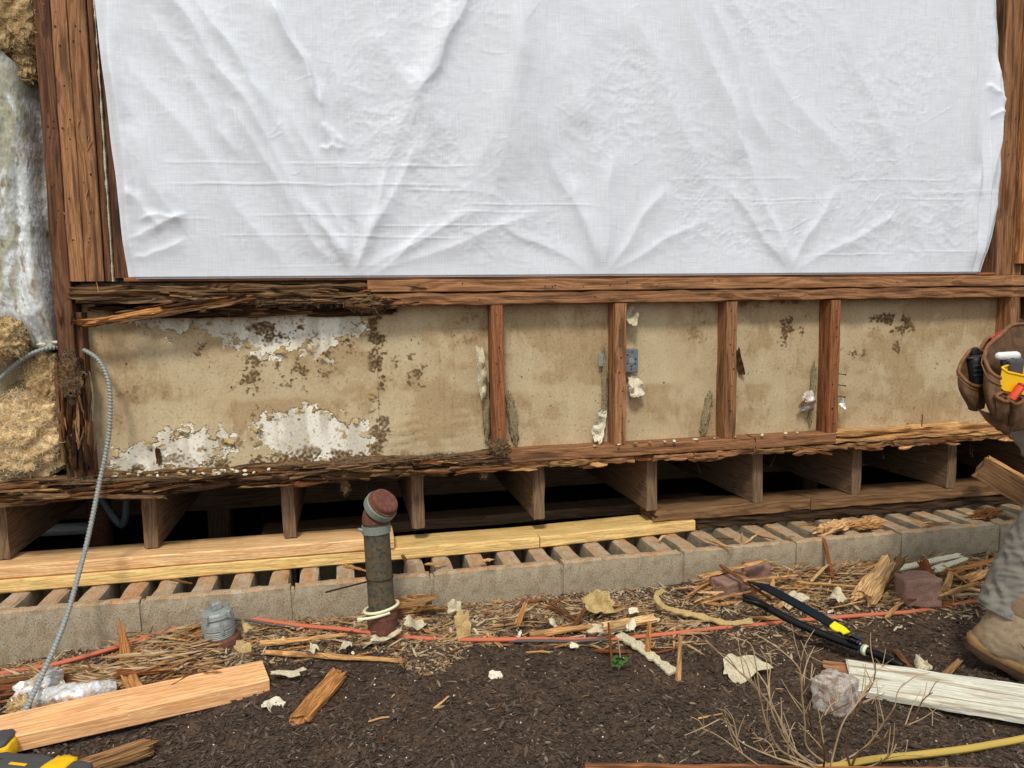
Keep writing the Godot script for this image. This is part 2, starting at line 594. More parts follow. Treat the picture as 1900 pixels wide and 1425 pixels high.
# brown paper face of the wallboard with the torn white places, dirt and spots where the photograph has them
func wallboard_tex() -> Array:
	var w := 1536
	var h := 246
	var big := noise_bytes(w, h, w, h, 0.006, 11, 5)
	var mid := noise_bytes(w, h, w, h, 0.03, 12, 5)
	var fine := noise_bytes(w, h, w, h, 0.22, 13, 3)
	var str_ := noise_bytes(w, h, 700, 20, 0.06, 14, 4)
	var wx := noise_bytes(w, h, w, h, 0.05, 15, 5)
	var wy := noise_bytes(w, h, w, h, 0.05, 16, 5)
	var speck := noise_bytes(w, h, w, h, 0.16, 17, 2)
	# 0 none, else share of white gypsum
	var white := PackedFloat32Array()
	white.resize(w * h)
	var lip := PackedFloat32Array()
	lip.resize(w * h)
	var polys := [
		[[222, 592], [300, 560], [380, 555], [460, 560], [560, 555], [640, 552], [668, 580], [672, 605], [655, 622], [640, 625], [620, 640], [597, 667], [578, 642], [540, 645], [518, 652], [490, 668], [455, 635], [425, 640], [415, 628], [385, 618], [360, 603], [340, 607], [315, 616], [290, 606], [250, 605]],
		[[468, 795], [485, 771], [520, 766], [560, 757], [590, 757], [605, 768], [640, 778], [676, 780], [682, 815], [684, 850], [640, 862], [600, 850], [560, 860], [525, 838], [490, 830], [470, 810]],
		[[198, 858], [215, 838], [272, 822], [300, 802], [360, 797], [415, 805], [432, 825], [410, 840], [380, 846], [400, 868], [330, 872], [290, 872], [240, 880], [205, 876]]]
	for pl in polys:
		var pg := PackedVector2Array()
		var lo := Vector2.INF
		var hi := -Vector2.INF
		for q in pl:
			var p := wb_px(q[0], q[1], w, h)
			pg.push_back(p)
			lo = lo.min(p); hi = hi.max(p)
		for y in range(maxi(0, int(lo.y) - 14), mini(h, int(hi.y) + 14)):
			for x in range(maxi(0, int(lo.x) - 14), mini(w, int(hi.x) + 14)):
				var k := y * w + x
				var o := Vector2(wx[k] - 128.0, wy[k] - 128.0)
				if Geometry2D.is_point_in_polygon(Vector2(x, y) + o * 0.16 + Vector2(speck[k] - 128.0, fine[k] - 128.0) * 0.035, pg):
					white[k] = 1.0
				elif Geometry2D.is_point_in_polygon(Vector2(x, y) + o * 0.13 + Vector2(0, 3), pg) or Geometry2D.is_point_in_polygon(Vector2(x, y) + o * 0.16 + Vector2(-3, -2), pg):
					lip[k] = 1.0
	# dirt: [u, v, ru, rv, strength, threshold]
	var dirt := [[510, 612, 52, 20, 1.2, 0.46], [470, 690, 40, 60, 0.8, 0.5], [540, 690, 75, 26, 0.8, 0.5], [700, 640, 20, 110, 0.95, 0.44], [705, 800, 22, 80, 0.8, 0.47], [760, 690, 45, 40, 0.75, 0.55], [470, 800, 22, 90, 0.6, 0.5], [360, 655, 34, 26, 0.85, 0.56], [250, 740, 70, 40, 0.3, 0.55], [560, 865, 190, 16, 1.0, 0.42], [250, 880, 120, 10, 0.9, 0.45], [620, 640, 60, 22, 0.8, 0.5],
		[560, 845, 60, 14, 0.6, 0.45], [330, 848, 40, 14, 0.6, 0.5], [1470, 612, 38, 26, 1.0, 0.52], [1452, 640, 14, 20, 0.9, 0.52], [1650, 595, 36, 14, 1.1, 0.47], [1672, 612, 22, 18, 1.1, 0.47], [1665, 640, 12, 22, 0.8, 0.52], [1580, 655, 22, 14, 0.9, 0.52], [1730, 680, 40, 50, 0.35, 0.6], [1680, 770, 30, 35, 0.5, 0.6], [1290, 610, 40, 40, 0.35, 0.56], [1790, 795, 60, 8, 0.8, 0.5], [880, 620, 60, 50, 0.3, 0.56], [1420, 560, 80, 8, 0.6, 0.5], [420, 840, 60, 30, 0.5, 0.52]]
	var dmask := PackedFloat32Array()
	dmask.resize(w * h)
	for d in dirt:
		var c := wb_px(d[0], d[1], w, h)
		var e := (wb_px(d[0] + d[2], d[1] + d[3], w, h) - c).abs()
		for y in range(maxi(0, int(c.y - e.y * 1.4)), mini(h, int(c.y + e.y * 1.4))):
			for x in range(maxi(0, int(c.x - e.x * 1.4)), mini(w, int(c.x + e.x * 1.4))):
				var k := y * w + x
				var r := ((Vector2(x, y) - c) / e).length()
				if r > 1.4: continue
				var m := float(mid[k]) * 0.55 + wx[k] * 0.25 + speck[k] * 0.2
				var s: float = smoothstep(d[5], d[5] + 0.1, m / 255.0 - r * 0.1 + 0.05) * (1.0 - smoothstep(0.75, 1.4, r)) * d[4]
				dmask[k] = maxf(dmask[k], s)
	var out := PackedByteArray()
	out.resize(w * h * 3)
	var hei := PackedByteArray()
	hei.resize(w * h)
	var kraft := Color(0.742, 0.660, 0.525)
	var kraft2 := Color(0.685, 0.59, 0.45)
	var pale := Color(0.78, 0.71, 0.575)
	for y in h:
		for x in w:
			var k := y * w + x
			var b := big[k] / 255.0
			var m := mid[k] / 255.0
			var c := kraft.lerp(kraft2, smoothstep(0.46, 0.62, b * 0.65 + m * 0.35))
			c = c.lerp(pale, smoothstep(0.5, 0.75, (1.0 - b) * 0.6 + str_[k] / 255.0 * 0.4) * 0.7)
			c = c.lerp(Color(0.40, 0.32, 0.20), smoothstep(0.76, 0.86, speck[k] / 255.0) * 0.4)
			var run := smoothstep(0.56, 0.60, str_[k] / 255.0) * (1.0 - smoothstep(0.60, 0.72, str_[k] / 255.0)) * smoothstep(0.35, 0.6, b)
			c = c.lerp(Color(0.50, 0.385, 0.25), run * 0.2)
			var hh := 128.0 + (fine[k] - 128.0) * 0.12 + (m - 0.5) * 40.0
			if white[k] > 0.0:
				var g := smoothstep(0.35, 0.62, str_[k] / 255.0 * 0.75 + m * 0.25)
				c = Color(0.795, 0.76, 0.69).lerp(Color(0.91, 0.885, 0.825), g)
				c = c.lerp(Color(0.42, 0.38, 0.32), smoothstep(0.76, 0.82, speck[k] / 255.0) * 0.5)
				c = c.lerp(Color(0.66, 0.57, 0.41), smoothstep(0.69, 0.72, wy[k] / 255.0 * 0.6 + m * 0.4) * 0.9)
				hh -= 45.0
			elif lip[k] > 0.0:
				c = c.lerp(Color(0.44, 0.35, 0.23), 0.6)
				hh += 12.0
			c = c.lerp(Color(0.30, 0.225, 0.14).lerp(Color(0.40, 0.31, 0.20), fine[k] / 255.0), minf(dmask[k], 0.92) * (0.55 + 0.45 * smoothstep(0.3, 0.6, speck[k] / 255.0)))
			hh += dmask[k] * (speck[k] - 110.0) * 0.3
			var f := 0.93 + 0.14 * fine[k] / 255.0
			put(out, k * 3, Color(c.r * f, c.g * f, c.b * f))
			hei[k] = clampi(int(hh), 0, 255)
	return [to_tex(w, h, out), to_normal(w, h, hei, 4.0)]

func weave_tex() -> Array:
	var w := 512
	var a := noise_bytes(w, w, 512, 6, 0.5, 71, 2)
	var b := noise_bytes(w, w, 6, 512, 0.5, 72, 2)
	var g := noise_bytes(w, w, w, w, 0.012, 73, 3)
	var out := PackedByteArray()
	out.resize(w * w * 3)
	var hei := PackedByteArray()
	hei.resize(w * w)
	for y in w:
		for x in w:
			var k := y * w + x
			var t := (a[k] + b[k]) / 510.0
			var s := 0.5 + 0.25 * sin(x * TAU / 8.0) + 0.25 * sin(y * TAU / 8.0)
			var v := 0.905 + 0.19 * (t - 0.5) + 0.02 * s + 0.015 * (g[k] / 255.0 - 0.5)
			put(out, k * 3, Color(v * 0.985, v * 0.99, v))
			hei[k] = clampi(int(110 + 60.0 * s + 60.0 * (t - 0.5)), 0, 255)
	return [to_tex(w, w, out), to_normal(w, w, hei, 1.2)]

func make_materials() -> void:
	var old := wood_tex(101, Color(0.605, 0.45, 0.325), Color(0.46, 0.315, 0.215), Color(0.275, 0.195, 0.14), 15.0, 0.65, 0.75, [Vector3(0.3, 0.4, 0.3), Vector3(0.8, 0.75, 0.22)])
	mat("old_fir", Color(0.99, 0.95, 0.90), 0.8, old, 0.4)
	mat("old_fir_red", Color(0.98, 0.86, 0.76), 0.8, old, 0.4)
	mat("old_fir_tan", Color(1.07, 1.03, 0.97), 0.8, old, 0.4)
	mat("old_fir_deep", Color(0.74, 0.68, 0.66), 0.8, old, 0.4)
	var fresh := wood_tex(202, Color(0.90, 0.80, 0.635), Color(0.81, 0.66, 0.465), Color(0.74, 0.62, 0.46), 11.0, 0.75, 0.35, [Vector3(0.42, 0.55, 0.34)], 0.8)
	mat("new_pine", Color(1.0, 0.96, 0.81), 0.7, fresh, 0.4)
	mat("new_fir", Color(1.01, 0.93, 0.86), 0.7, fresh, 0.4)
	mat("new_fir_pink", Color(1.04, 0.91, 0.83), 0.7, fresh, 0.4)
	var dk := wood_tex(303, Color(0.50, 0.40, 0.31), Color(0.375, 0.285, 0.21), Color(0.51, 0.43, 0.335), 9.0, 0.7, 0.6, [Vector3(0.55, 0.5, 0.2)], 1.2)
	mat("joist_wood", Color(1, 1, 1), 0.9, dk, 1.0)
	mat("stained_flap", Color(0.62, 0.52, 0.44), 0.9, dk, 1.0)
	mat("grey_wood", Color(1.02, 0.96, 0.86), 0.9, dk, 1.0)
	mat("black_wood", Color(0.55, 0.52, 0.48), 0.9, dk, 1.0)
	var rot := wood_tex(404, Color(0.53, 0.405, 0.275), Color(0.31, 0.215, 0.14), Color(0.19, 0.14, 0.10), 22.0, 0.95, 0.85, [], 2.2)
	mat("rot_wood", Color(1, 1, 1), 0.95, rot, 1.4)
	mat("rot_dark", Color(0.55, 0.47, 0.42), 0.95, rot, 1.4)
	mat("rot_tan", Color(1.25, 1.22, 1.15), 0.95, rot, 1.4)
	var spl := wood_tex(505, Color(0.75, 0.59, 0.40), Color(0.56, 0.39, 0.235), Color(0.38, 0.275, 0.185), 14.0, 0.8, 0.5, [], 1.8)
	mat("splinter_orange", Color(1, 0.90, 0.78), 0.9, spl, 1.2)
	mat("splinter_tan", Color(1.08, 1.06, 1.02), 0.9, spl, 1.2)
	mat("splinter_brown", Color(0.66, 0.56, 0.5), 0.9, spl, 1.2)
	mat("splinter_red", Color(0.72, 0.56, 0.50), 0.9, spl, 1.2)
	mat("splinter_grey", Color(0.80, 0.80, 0.78), 0.9, spl, 1.2)
	mat("splinter_pale", Color(1.18, 1.22, 1.25), 0.9, spl, 1.2)
	print("woods ", Time.get_ticks_msec())
	mat("wallboard", Color(1, 1, 1), 0.9, wallboard_tex(), 0.8)
	print("wallboard ", Time.get_ticks_msec())
	var wv := weave_tex()
	var tp := mat("tarp", Color(0.94, 0.948, 0.965), 0.5, wv, 0.35)
	tp.uv1_scale = Vector3(3.1, 3.1, 1)
	var con := mottle(512, Color(0.80, 0.80, 0.79), [[21, 0.012, 0.45, 0.75, Color(0.70, 0.68, 0.65), 0.8], [22, 0.10, 0.60, 0.72, Color(0.50, 0.48, 0.45), 0.75, -50.0], [23, 0.14, 0.64, 0.74, Color(0.96, 0.95, 0.92), 0.65, 30.0], [24, 0.03, 0.6, 0.8, Color(0.80, 0.74, 0.64), 0.6]], 0.22, 6.0, 25, 0.30)
	var cm := tri_mat("concrete", Color(1, 1, 1), 0.95, con, 3.2, 1.1)
	cm.vertex_color_use_as_albedo = true
	var soil := mottle(768, Color(0.345, 0.27, 0.215), [[31, 0.006, 0.45, 0.75, Color(0.23, 0.175, 0.14), 0.8], [32, 0.05, 0.55, 0.7, Color(0.17, 0.125, 0.10), 0.8, -35.0], [33, 0.11, 0.64, 0.72, Color(0.36, 0.28, 0.21), 0.7, 35.0], [34, 0.2, 0.74, 0.8, Color(0.52, 0.44, 0.35), 0.6, 20.0]], 0.3, 6.0, 35, 0.3)
	tri_mat("soil", Color(1, 1, 1), 0.95, soil, 2.3, 1.2)
	var stone := mottle(320, Color(0.52, 0.43, 0.395), [[41, 0.02, 0.4, 0.7, Color(0.56, 0.45, 0.42), 0.8], [42, 0.09, 0.58, 0.68, Color(0.37, 0.285, 0.27), 0.8, -30.0], [43, 0.12, 0.62, 0.7, Color(0.70, 0.62, 0.58), 0.7, 20.0]], 0.22, 5.0, 45, 0.3)
	tri_mat("pink_stone", Color(1.08, 1.02, 0.97), 0.9, stone, 6.0, 1.0)
	var pale_stone := mottle(320, Color(0.70, 0.65, 0.60), [[46, 0.010, 0.54, 0.66, Color(0.55, 0.44, 0.41), 0.85], [47, 0.015, 0.55, 0.66, Color(0.78, 0.76, 0.72), 0.9], [48, 0.11, 0.6, 0.7, Color(0.36, 0.29, 0.27), 0.7, -30.0]], 0.2, 5.0, 49, 0.3)
	tri_mat("pale_stone", Color(1, 1, 1), 0.9, pale_stone, 5.0, 1.0)
	var fluff := mottle(512, Color(0.78, 0.65, 0.45), [[51, 0.015, 0.45, 0.7, Color(0.88, 0.79, 0.62), 0.8], [52, 0.05, 0.55, 0.75, Color(0.56, 0.42, 0.25), 0.7, -40.0], [53, 0.02, 0.64, 0.74, Color(0.36, 0.32, 0.22), 0.6]], 0.3, 8.0, 55, 0.2)
	tri_mat("fluff", Color(1, 1, 1), 1.0, fluff, 5.0, 1.4)
	tri_mat("fluff_pale", Color(1.18, 1.2, 1.24), 1.0, fluff, 5.0, 1.4)
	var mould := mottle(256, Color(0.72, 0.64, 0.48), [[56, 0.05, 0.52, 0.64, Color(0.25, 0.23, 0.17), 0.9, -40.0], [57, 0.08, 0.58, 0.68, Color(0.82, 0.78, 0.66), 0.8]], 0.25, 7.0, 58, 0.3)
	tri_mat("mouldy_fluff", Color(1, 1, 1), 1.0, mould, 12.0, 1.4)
	var foil := mottle(512, Color(0.84, 0.855, 0.855), [[61, 0.004, 0.50, 0.66, Color(0.60, 0.585, 0.47), 0.7], [62, 0.016, 0.56, 0.72, Color(0.62, 0.54, 0.42), 0.6], [63, 0.012, 0.62, 0.75, Color(0.86, 0.88, 0.90), 0.8], [66, 0.03, 0.68, 0.78, Color(0.40, 0.29, 0.19), 0.55]], 0.08, 4.0, 64, 0.08)
	tri_mat("batt_facing", Color(1, 1, 1), 0.42, foil, 1.6, 0.6, 0.12).uv1_scale = Vector3(2.6, 0.9, 2.6)
	var bright := mottle(256, Color(0.86, 0.87, 0.88), [[67, 0.012, 0.56, 0.64, Color(0.72, 0.55, 0.33), 0.8]], 0.06, 4.0, 68, 0.1)
	tri_mat("bright_foil", Color(1, 1, 1), 0.38, bright, 6.0, 0.7, 0.35)
	var paper := mottle(256, Color(0.85, 0.83, 0.77), [[69, 0.03, 0.55, 0.7, Color(0.66, 0.60, 0.47), 0.7]], 0.1, 4.0, 70, 0.15)
	tri_mat("torn_paper", Color(0.94, 0.91, 0.84), 0.9, paper, 9.0, 0.8)
	tri_mat("tan_paper", Color(0.86, 0.76, 0.57), 0.9, paper, 9.0, 0.8)
	tri_mat("white_scrap", Color(1.02, 1.01, 0.97), 0.8, paper, 9.0, 0.7)
	var paint := wood_tex(606, Color(0.90, 0.89, 0.84), Color(0.84, 0.82, 0.77), Color(0.56, 0.44, 0.32), 12.0, 0.4, 0.75, [], 1.0)
	mat("white_paint", Color(0.89, 0.88, 0.85), 0.75, paint, 0.6)
	var rust := mottle(320, Color(0.42, 0.265, 0.215), [[81, 0.02, 0.45, 0.7, Color(0.50, 0.33, 0.275), 0.8], [82, 0.12, 0.58, 0.7, Color(0.29, 0.17, 0.13), 0.7, -20.0]], 0.16, 3.0, 83, 0.3)
	tri_mat("rusty_iron", Color(1, 1, 1), 0.85, rust, 5.0, 0.7)
	var pipe := mottle(320, Color(0.33, 0.305, 0.25), [[84, 0.012, 0.48, 0.62, Color(0.40, 0.34, 0.24), 0.85], [85, 0.02, 0.56, 0.70, Color(0.20, 0.215, 0.195), 0.8], [86, 0.016, 0.60, 0.74, Color(0.40, 0.27, 0.21), 0.6], [87, 0.06, 0.7, 0.76, Color(0.48, 0.45, 0.37), 0.5]], 0.14, 3.0, 88, 0.25)
	tri_mat("stained_pipe", Color(1, 1, 1), 0.7, pipe, 5.0, 0.6)
	var zinc := mottle(256, Color(0.56, 0.58, 0.58), [[91, 0.03, 0.5, 0.7, Color(0.48, 0.49, 0.48), 0.8], [92, 0.03, 0.7, 0.76, Color(0.45, 0.36, 0.27), 0.5]], 0.1, 3.0, 93, 0.3)
	tri_mat("zinc", Color(1.08, 1.08, 1.06), 0.6, zinc, 7.0, 0.5, 0.25)
	tri_mat("zinc_grey", Color(0.86, 0.89, 0.92), 0.55, zinc, 7.0, 0.5, 0.35)
	tri_mat("clamp_steel", Color(0.98, 1.0, 0.94), 0.5, zinc, 12.0, 0.5, 0.3)
	var suede := mottle(320, Color(0.61, 0.535, 0.44), [[94, 0.012, 0.45, 0.7, Color(0.53, 0.455, 0.365), 0.8], [95, 0.04, 0.6, 0.75, Color(0.60, 0.53, 0.43), 0.6]], 0.12, 2.5, 96, 0.3)
	tri_mat("suede", Color(1, 1, 1), 0.95, suede, 7.0, 0.8)
	tri_mat("suede_dark", Color(0.88, 0.85, 0.82), 0.95, suede, 7.0, 0.8)
	tri_mat("boot_sole", Color(0.95, 0.85, 0.70), 0.9, suede, 9.0, 0.8)
	tri_mat("sole_dark", Color(0.42, 0.36, 0.32), 0.9, suede, 9.0, 0.8)
	var leather := mottle(320, Color(0.41, 0.30, 0.205), [[97, 0.01, 0.45, 0.7, Color(0.30, 0.205, 0.135), 0.85], [98, 0.03, 0.6, 0.75, Color(0.49, 0.375, 0.27), 0.6], [99, 0.09, 0.64, 0.74, Color(0.24, 0.16, 0.10), 0.5]], 0.1, 2.5, 100, 0.3)
	tri_mat("leather", Color(1, 1, 1), 0.6, leather, 5.0, 0.7)
	tri_mat("leather_edge", Color(1.2, 1.12, 1.04), 0.65, leather, 8.0, 0.7)
	tri_mat("leather_dark", Color(0.55, 0.5, 0.48), 0.7, leather, 5.0, 0.7)
	var denim := mottle(320, Color(0.51, 0.49, 0.45), [[111, 0.008, 0.45, 0.7, Color(0.45, 0.435, 0.405), 0.8], [112, 0.03, 0.6, 0.8, Color(0.54, 0.525, 0.49), 0.5]], 0.14, 2.0, 113, 0.45)
	tri_mat("grey_trousers", Color(1, 1, 1), 0.95, denim, 5.0, 0.8)
	tri_mat("shirt", Color(0.36, 0.40, 0.46), 0.95, denim, 5.0, 0.8)
	mat("skin", Color(0.80, 0.60, 0.49), 0.6)
	mat("hair", Color(0.20, 0.14, 0.10), 0.8)
	mat("eye", Color(0.12, 0.09, 0.08), 0.3)
	mat("orange_cord", Color(0.76, 0.42, 0.31), 0.75)
	mat("grey_cord", Color(0.36, 0.33, 0.32), 0.7)
	mat("yellow_hose", Color(0.72, 0.61, 0.30), 0.6)
	mat("yellow_plastic", Color(0.93, 0.73, 0.10), 0.45)
	mat("black_plastic", Color(0.14, 0.14, 0.145), 0.5)
	mat("grey_plastic", Color(0.30, 0.30, 0.305), 0.5)
	mat("red_plastic", Color(0.68, 0.10, 0.11), 0.4)
	mat("orange_pencil", Color(0.80, 0.27, 0.14), 0.5)
	mat("white_plastic", Color(0.86, 0.86, 0.85), 0.4)
	mat("cream_tie", Color(0.87, 0.87, 0.72), 0.5)
	mat("black_steel", Color(0.085, 0.085, 0.09), 0.4, [], 1.0, 0.4)
	mat("blue_steel", Color(0.10, 0.155, 0.185), 0.42, [], 1.0, 0.45)
	mat("yellow_paint", Color(0.88, 0.84, 0.12), 0.6)
	mat("silver_print", Color(0.62, 0.63, 0.65), 0.5)
	mat("steel", Color(0.45, 0.43, 0.40), 0.5, [], 1.0, 0.7)
	mat("nail_rust", Color(0.22, 0.15, 0.11), 0.8)
	var tw := wood_tex(707, Color(0.70, 0.62, 0.50), Color(0.52, 0.44, 0.34), Color(0.40, 0.32, 0.24), 8.0, 0.6, 0.4, [], 1.0)
	mat("pale_twig", Color(1.02, 1.0, 0.97), 0.85, tw, 0.6)
	mat("brown_twig", Color(0.55, 0.46, 0.40), 0.85, tw, 0.6)
	mat("leaf", Color(0.22, 0.36, 0.15), 0.7)
	var chip := mat("chip", Color(1, 1, 1), 0.95, [null, fresh[1]], 0.8)
	chip.vertex_color_use_as_albedo = true
	var lath := mat("stucco", Color(0.70, 0.67, 0.62), 0.95)
	lath.roughness = 0.95

# ---------------------------------------------------------------- scene
func _ready() -> void:
	rng.seed = 4711
	nz.seed = 5
	nz.frequency = 1.0
	nz.noise_type = FastNoiseLite.TYPE_SIMPLEX_SMOOTH
	nz.fractal_type = FastNoiseLite.FRACTAL_NONE
	var cam := Camera3D.new()
	cam.name = "camera"
	cam.transform = Transform3D(Basis(RT, UP, -FW).orthonormalized(), CAM)
	cam.fov = 53.42
	cam.near = 0.02
	cam.far = 400.0
	add_child(cam)
	cam.current = true
	var env := Environment.new()
	var sky := Sky.new()
	var sm := ProceduralSkyMaterial.new()
	sm.sky_top_color = Color(0.79, 0.83, 0.86)
	sm.sky_horizon_color = Color(0.88, 0.885, 0.89)
	sm.sky_curve = 0.25
	sm.ground_horizon_color = Color(0.62, 0.60, 0.56)
	sm.ground_bottom_color = Color(0.34, 0.30, 0.26)
	sm.sky_energy_multiplier = 1.0
	sky.sky_material = sm
	env.background_mode = Environment.BG_SKY
	env.sky = sky
	env.background_energy_multiplier = 1.0
	env.tonemap_mode = Environment.TONE_MAPPER_LINEAR
	env.tonemap_exposure = 1.5
	env.sdfgi_enabled = true
	env.ssao_enabled = true
	env.ssil_enabled = true
	var we := WorldEnvironment.new()
	we.name = "world_environment"
	we.environment = env
	add_child(we)
	var sun := DirectionalLight3D.new()
	sun.name = "sun"
	sun.light_energy = 0.5
	sun.light_angular_distance = 10.0
	sun.light_color = Color(1.0, 0.97, 0.92)
	sun.shadow_enabled = true
	sun.basis = Basis.looking_at(Vector3(0.25, -1.0, -0.75))
	add_child(sun)
	print("start ", Time.get_ticks_msec())
	make_materials()
	print("materials ", Time.get_ticks_msec())
	build_ground()
	build_crawl_space()
	build_foundation()
	build_wall_frame()
	build_tarp()
	print("structure ", Time.get_ticks_msec())
	build_sill_planks()
	build_insulation()
	build_wall_scraps()
	build_pipes()
	build_cords()
	build_lumber_and_tools()
	build_stones()
	build_debris()
	build_shrub()
	print("objects ", Time.get_ticks_msec())
	build_person()
	print("done ", Time.get_ticks_msec())

# ---------------------------------------------------------------- ground
func build_ground() -> void:
	var mb := MB.new()
	var xs := PackedFloat32Array()
	var zs := PackedFloat32Array()
	for k in 24: xs.push_back(-60.0 + pow(k / 24.0, 0.35) * 58.8)
	for k in 221: xs.push_back(-1.2 + 5.6 * k / 220.0)
	for k in range(1, 25): xs.push_back(4.4 + 58.0 * pow(k / 24.0, 2.8))
	for k in 100: zs.push_back(0.150 + 2.35 * k / 99.0)
	for k in range(1, 25): zs.push_back(2.5 + 60.0 * pow(k / 24.0, 2.6))
	var w := xs.size()
	for z in zs:
		for x in xs:
			mb.add(Vector3(x, ground_y(x, z), z), Vector2(x, z))
	for b in zs.size() - 1:
		for a in w - 1:
			var p := b * w + a
			mb.quad(p, p + w, p + w + 1, p + 1)
	structure(obj("ground", mb.mesh(true), M.soil))
	# bark mulch lying on the soil: nobody could count it
	var cm := MB.new()
	var L := 0.5
	var pr := [[-L, 0.25, 0.35], [-L * 0.2, 1.0, 1.0], [L * 0.5, 0.85, 0.8], [L, 0.2, 0.3]]
	for q in pr:
		for e in [[0.5, -0.5], [0.5, 0.5], [-0.5, 0.5], [-0.5, -0.5]]:
			cm.add(Vector3(q[0] + e[1] * 0.08, e[0] * q[2] + 0.12 * sin(q[0] * 5.0), e[1] * q[1]), Vector2(q[0], e[1]))
	for a in 3:
		for k in 4:
			cm.quad(a * 4 + k, a * 4 + (k + 1) % 4, a * 4 + 4 + (k + 1) % 4, a * 4 + 4 + k)
	cm.quad(0, 3, 2, 1)
	cm.quad(12, 13, 14, 15)
	var chip := cm.mesh(false)
	scatter("mulch", chip, 80000, 1, "dark brown shredded bark mulch covering the bare ground", "mulch")
	scatter("wood_crumbs", chip, 46000, 2, "orange and tan crumbs of rotten wood strewn below the block foundation", "wood crumbs")
	scatter("splinter_litter", chip, 10000, 4, "countless thin straw coloured splinters littering the ground below the blocks", "splinters")
	scatter("pale_grit", chip, 900, 3, "tiny white grains scattered over the dark mulch", "grit")

func scatter(called: String, mesh: Mesh, count: int, kind: int, label: String, cat: String) -> void:
	var mm := MultiMesh.new()
	mm.transform_format = MultiMesh.TRANSFORM_3D
	mm.use_colors = true
	mm.mesh = mesh
	mm.instance_count = count
	for k in count:
		var p: Vector3
		if kind == 1:
			# most of it inside what the camera sees, the rest round it
			if k % 5 != 0: p = py(rf(-60, 1960), 1095.0 + 360.0 * pow(rng.randf(), 0.8), 0.0)
			else: p = Vector3(rf(-0.9, 4.2), 0, rf(0.17, 2.3))
			if p.z < 0.168: p.z = 0.168 + rng.randf() * 0.25
		elif kind == 2:
			var x := rf(-0.25, 3.9)
			if k % 3 == 0: x = [rf(0.3, 0.65), rf(1.0, 1.5), rf(2.0, 3.4)][k % 9 / 3]
			p = Vector3(x, 0, 0.17 + 0.27 * pow(rng.randf(), 1.6) * (1.0 + 0.6 * n3(x * 2.5, 0, 3)))
			if p.x > 1.9: p.z += 0.12 * rng.randf()
		elif kind == 4:
			var q: Array = [[235, 400, 1165, 1262], [1290, 1900, 1035, 1125], [1290, 1900, 1035, 1120], [0, 240, 1240, 1285], [430, 1290, 1110, 1200]][k % 5]
			p = gp(rf(q[0], q[1]), rf(q[2], q[3]))
			p.z = maxf(p.z, 0.19)
		else:
			p = Vector3(rf(-0.3, 3.6), 0, rf(0.2, 1.4))
		var b := Basis.from_euler(Vector3(rng.randfn(0, 0.28), rf(0, TAU), rng.randfn(0, 0.3)))
		var l: float
		var wd: float
		var c: Color
		if kind == 1:
			l = clampf(0.0068 * exp(rng.randfn(0, 0.55)), 0.0025, 0.034)
			if k % 14 == 0: l *= 2.0
			wd = clampf(l * rf(0.12, 0.42), 0.0012, 0.0065)
			var t := rng.randf()
			c = Color(0.088, 0.061, 0.045).lerp(Color(0.036, 0.025, 0.018), rng.randf())
			if t > 0.82: c = Color(0.125, 0.088, 0.062)
			if t > 0.965: c = Color(0.30, 0.22, 0.145).lerp(Color(0.17, 0.135, 0.105), rng.randf())
		elif kind == 2:
			l = clampf(0.0085 * exp(rng.randfn(0, 0.75)), 0.003, 0.065)
			wd = clampf(l * rf(0.1, 0.45), 0.001, 0.006)
			c = [Color(0.30, 0.175, 0.085), Color(0.21, 0.12, 0.060), Color(0.38, 0.265, 0.155), Color(0.12, 0.072, 0.042), Color(0.25, 0.175, 0.11), Color(0.46, 0.37, 0.25)][rng.randi() % 6]
		elif kind == 4:
			l = clampf(0.036 * exp(rng.randfn(0, 0.55)), 0.010, 0.13)
			wd = clampf(l * rf(0.03, 0.14), 0.0012, 0.009)
			c = [Color(0.44, 0.27, 0.13), Color(0.54, 0.40, 0.25), Color(0.33, 0.18, 0.08), Color(0.20, 0.115, 0.06), Color(0.40, 0.24, 0.11)][rng.randi() % 5]
			b = Basis.from_euler(Vector3(0, rng.randfn(0.3 if k % 5 == 0 else 0.1, 0.55), rng.randfn(0, 0.16)))
		else:
			l = rf(0.002, 0.0055)
			wd = l * rf(0.5, 0.9)
			c = Color(0.62, 0.58, 0.50)
		var th := clampf(wd * rf(0.3, 0.7), 0.0008, 0.003)
		if kind == 3: th = wd * 0.7
		b = b * Basis.from_scale(Vector3(l, th, wd))
		p.y = ground_y(p.x, p.z) + th * 0.3 + rng.randf() * (0.0025 if kind != 4 else [0.03, 0.035, 0.03, 0.012, 0.008][k % 5] * rng.randf())
		mm.set_instance_transform(k, Transform3D(b, p))
		mm.set_instance_color(k, c)
	var o := MultiMeshInstance3D.new()
	o.multimesh = mm
	o.material_override = M.chip
	o.name = numbered(called)
	add_child(o)
	tag(o, label, cat)
	o.set_meta("kind", "stuff")

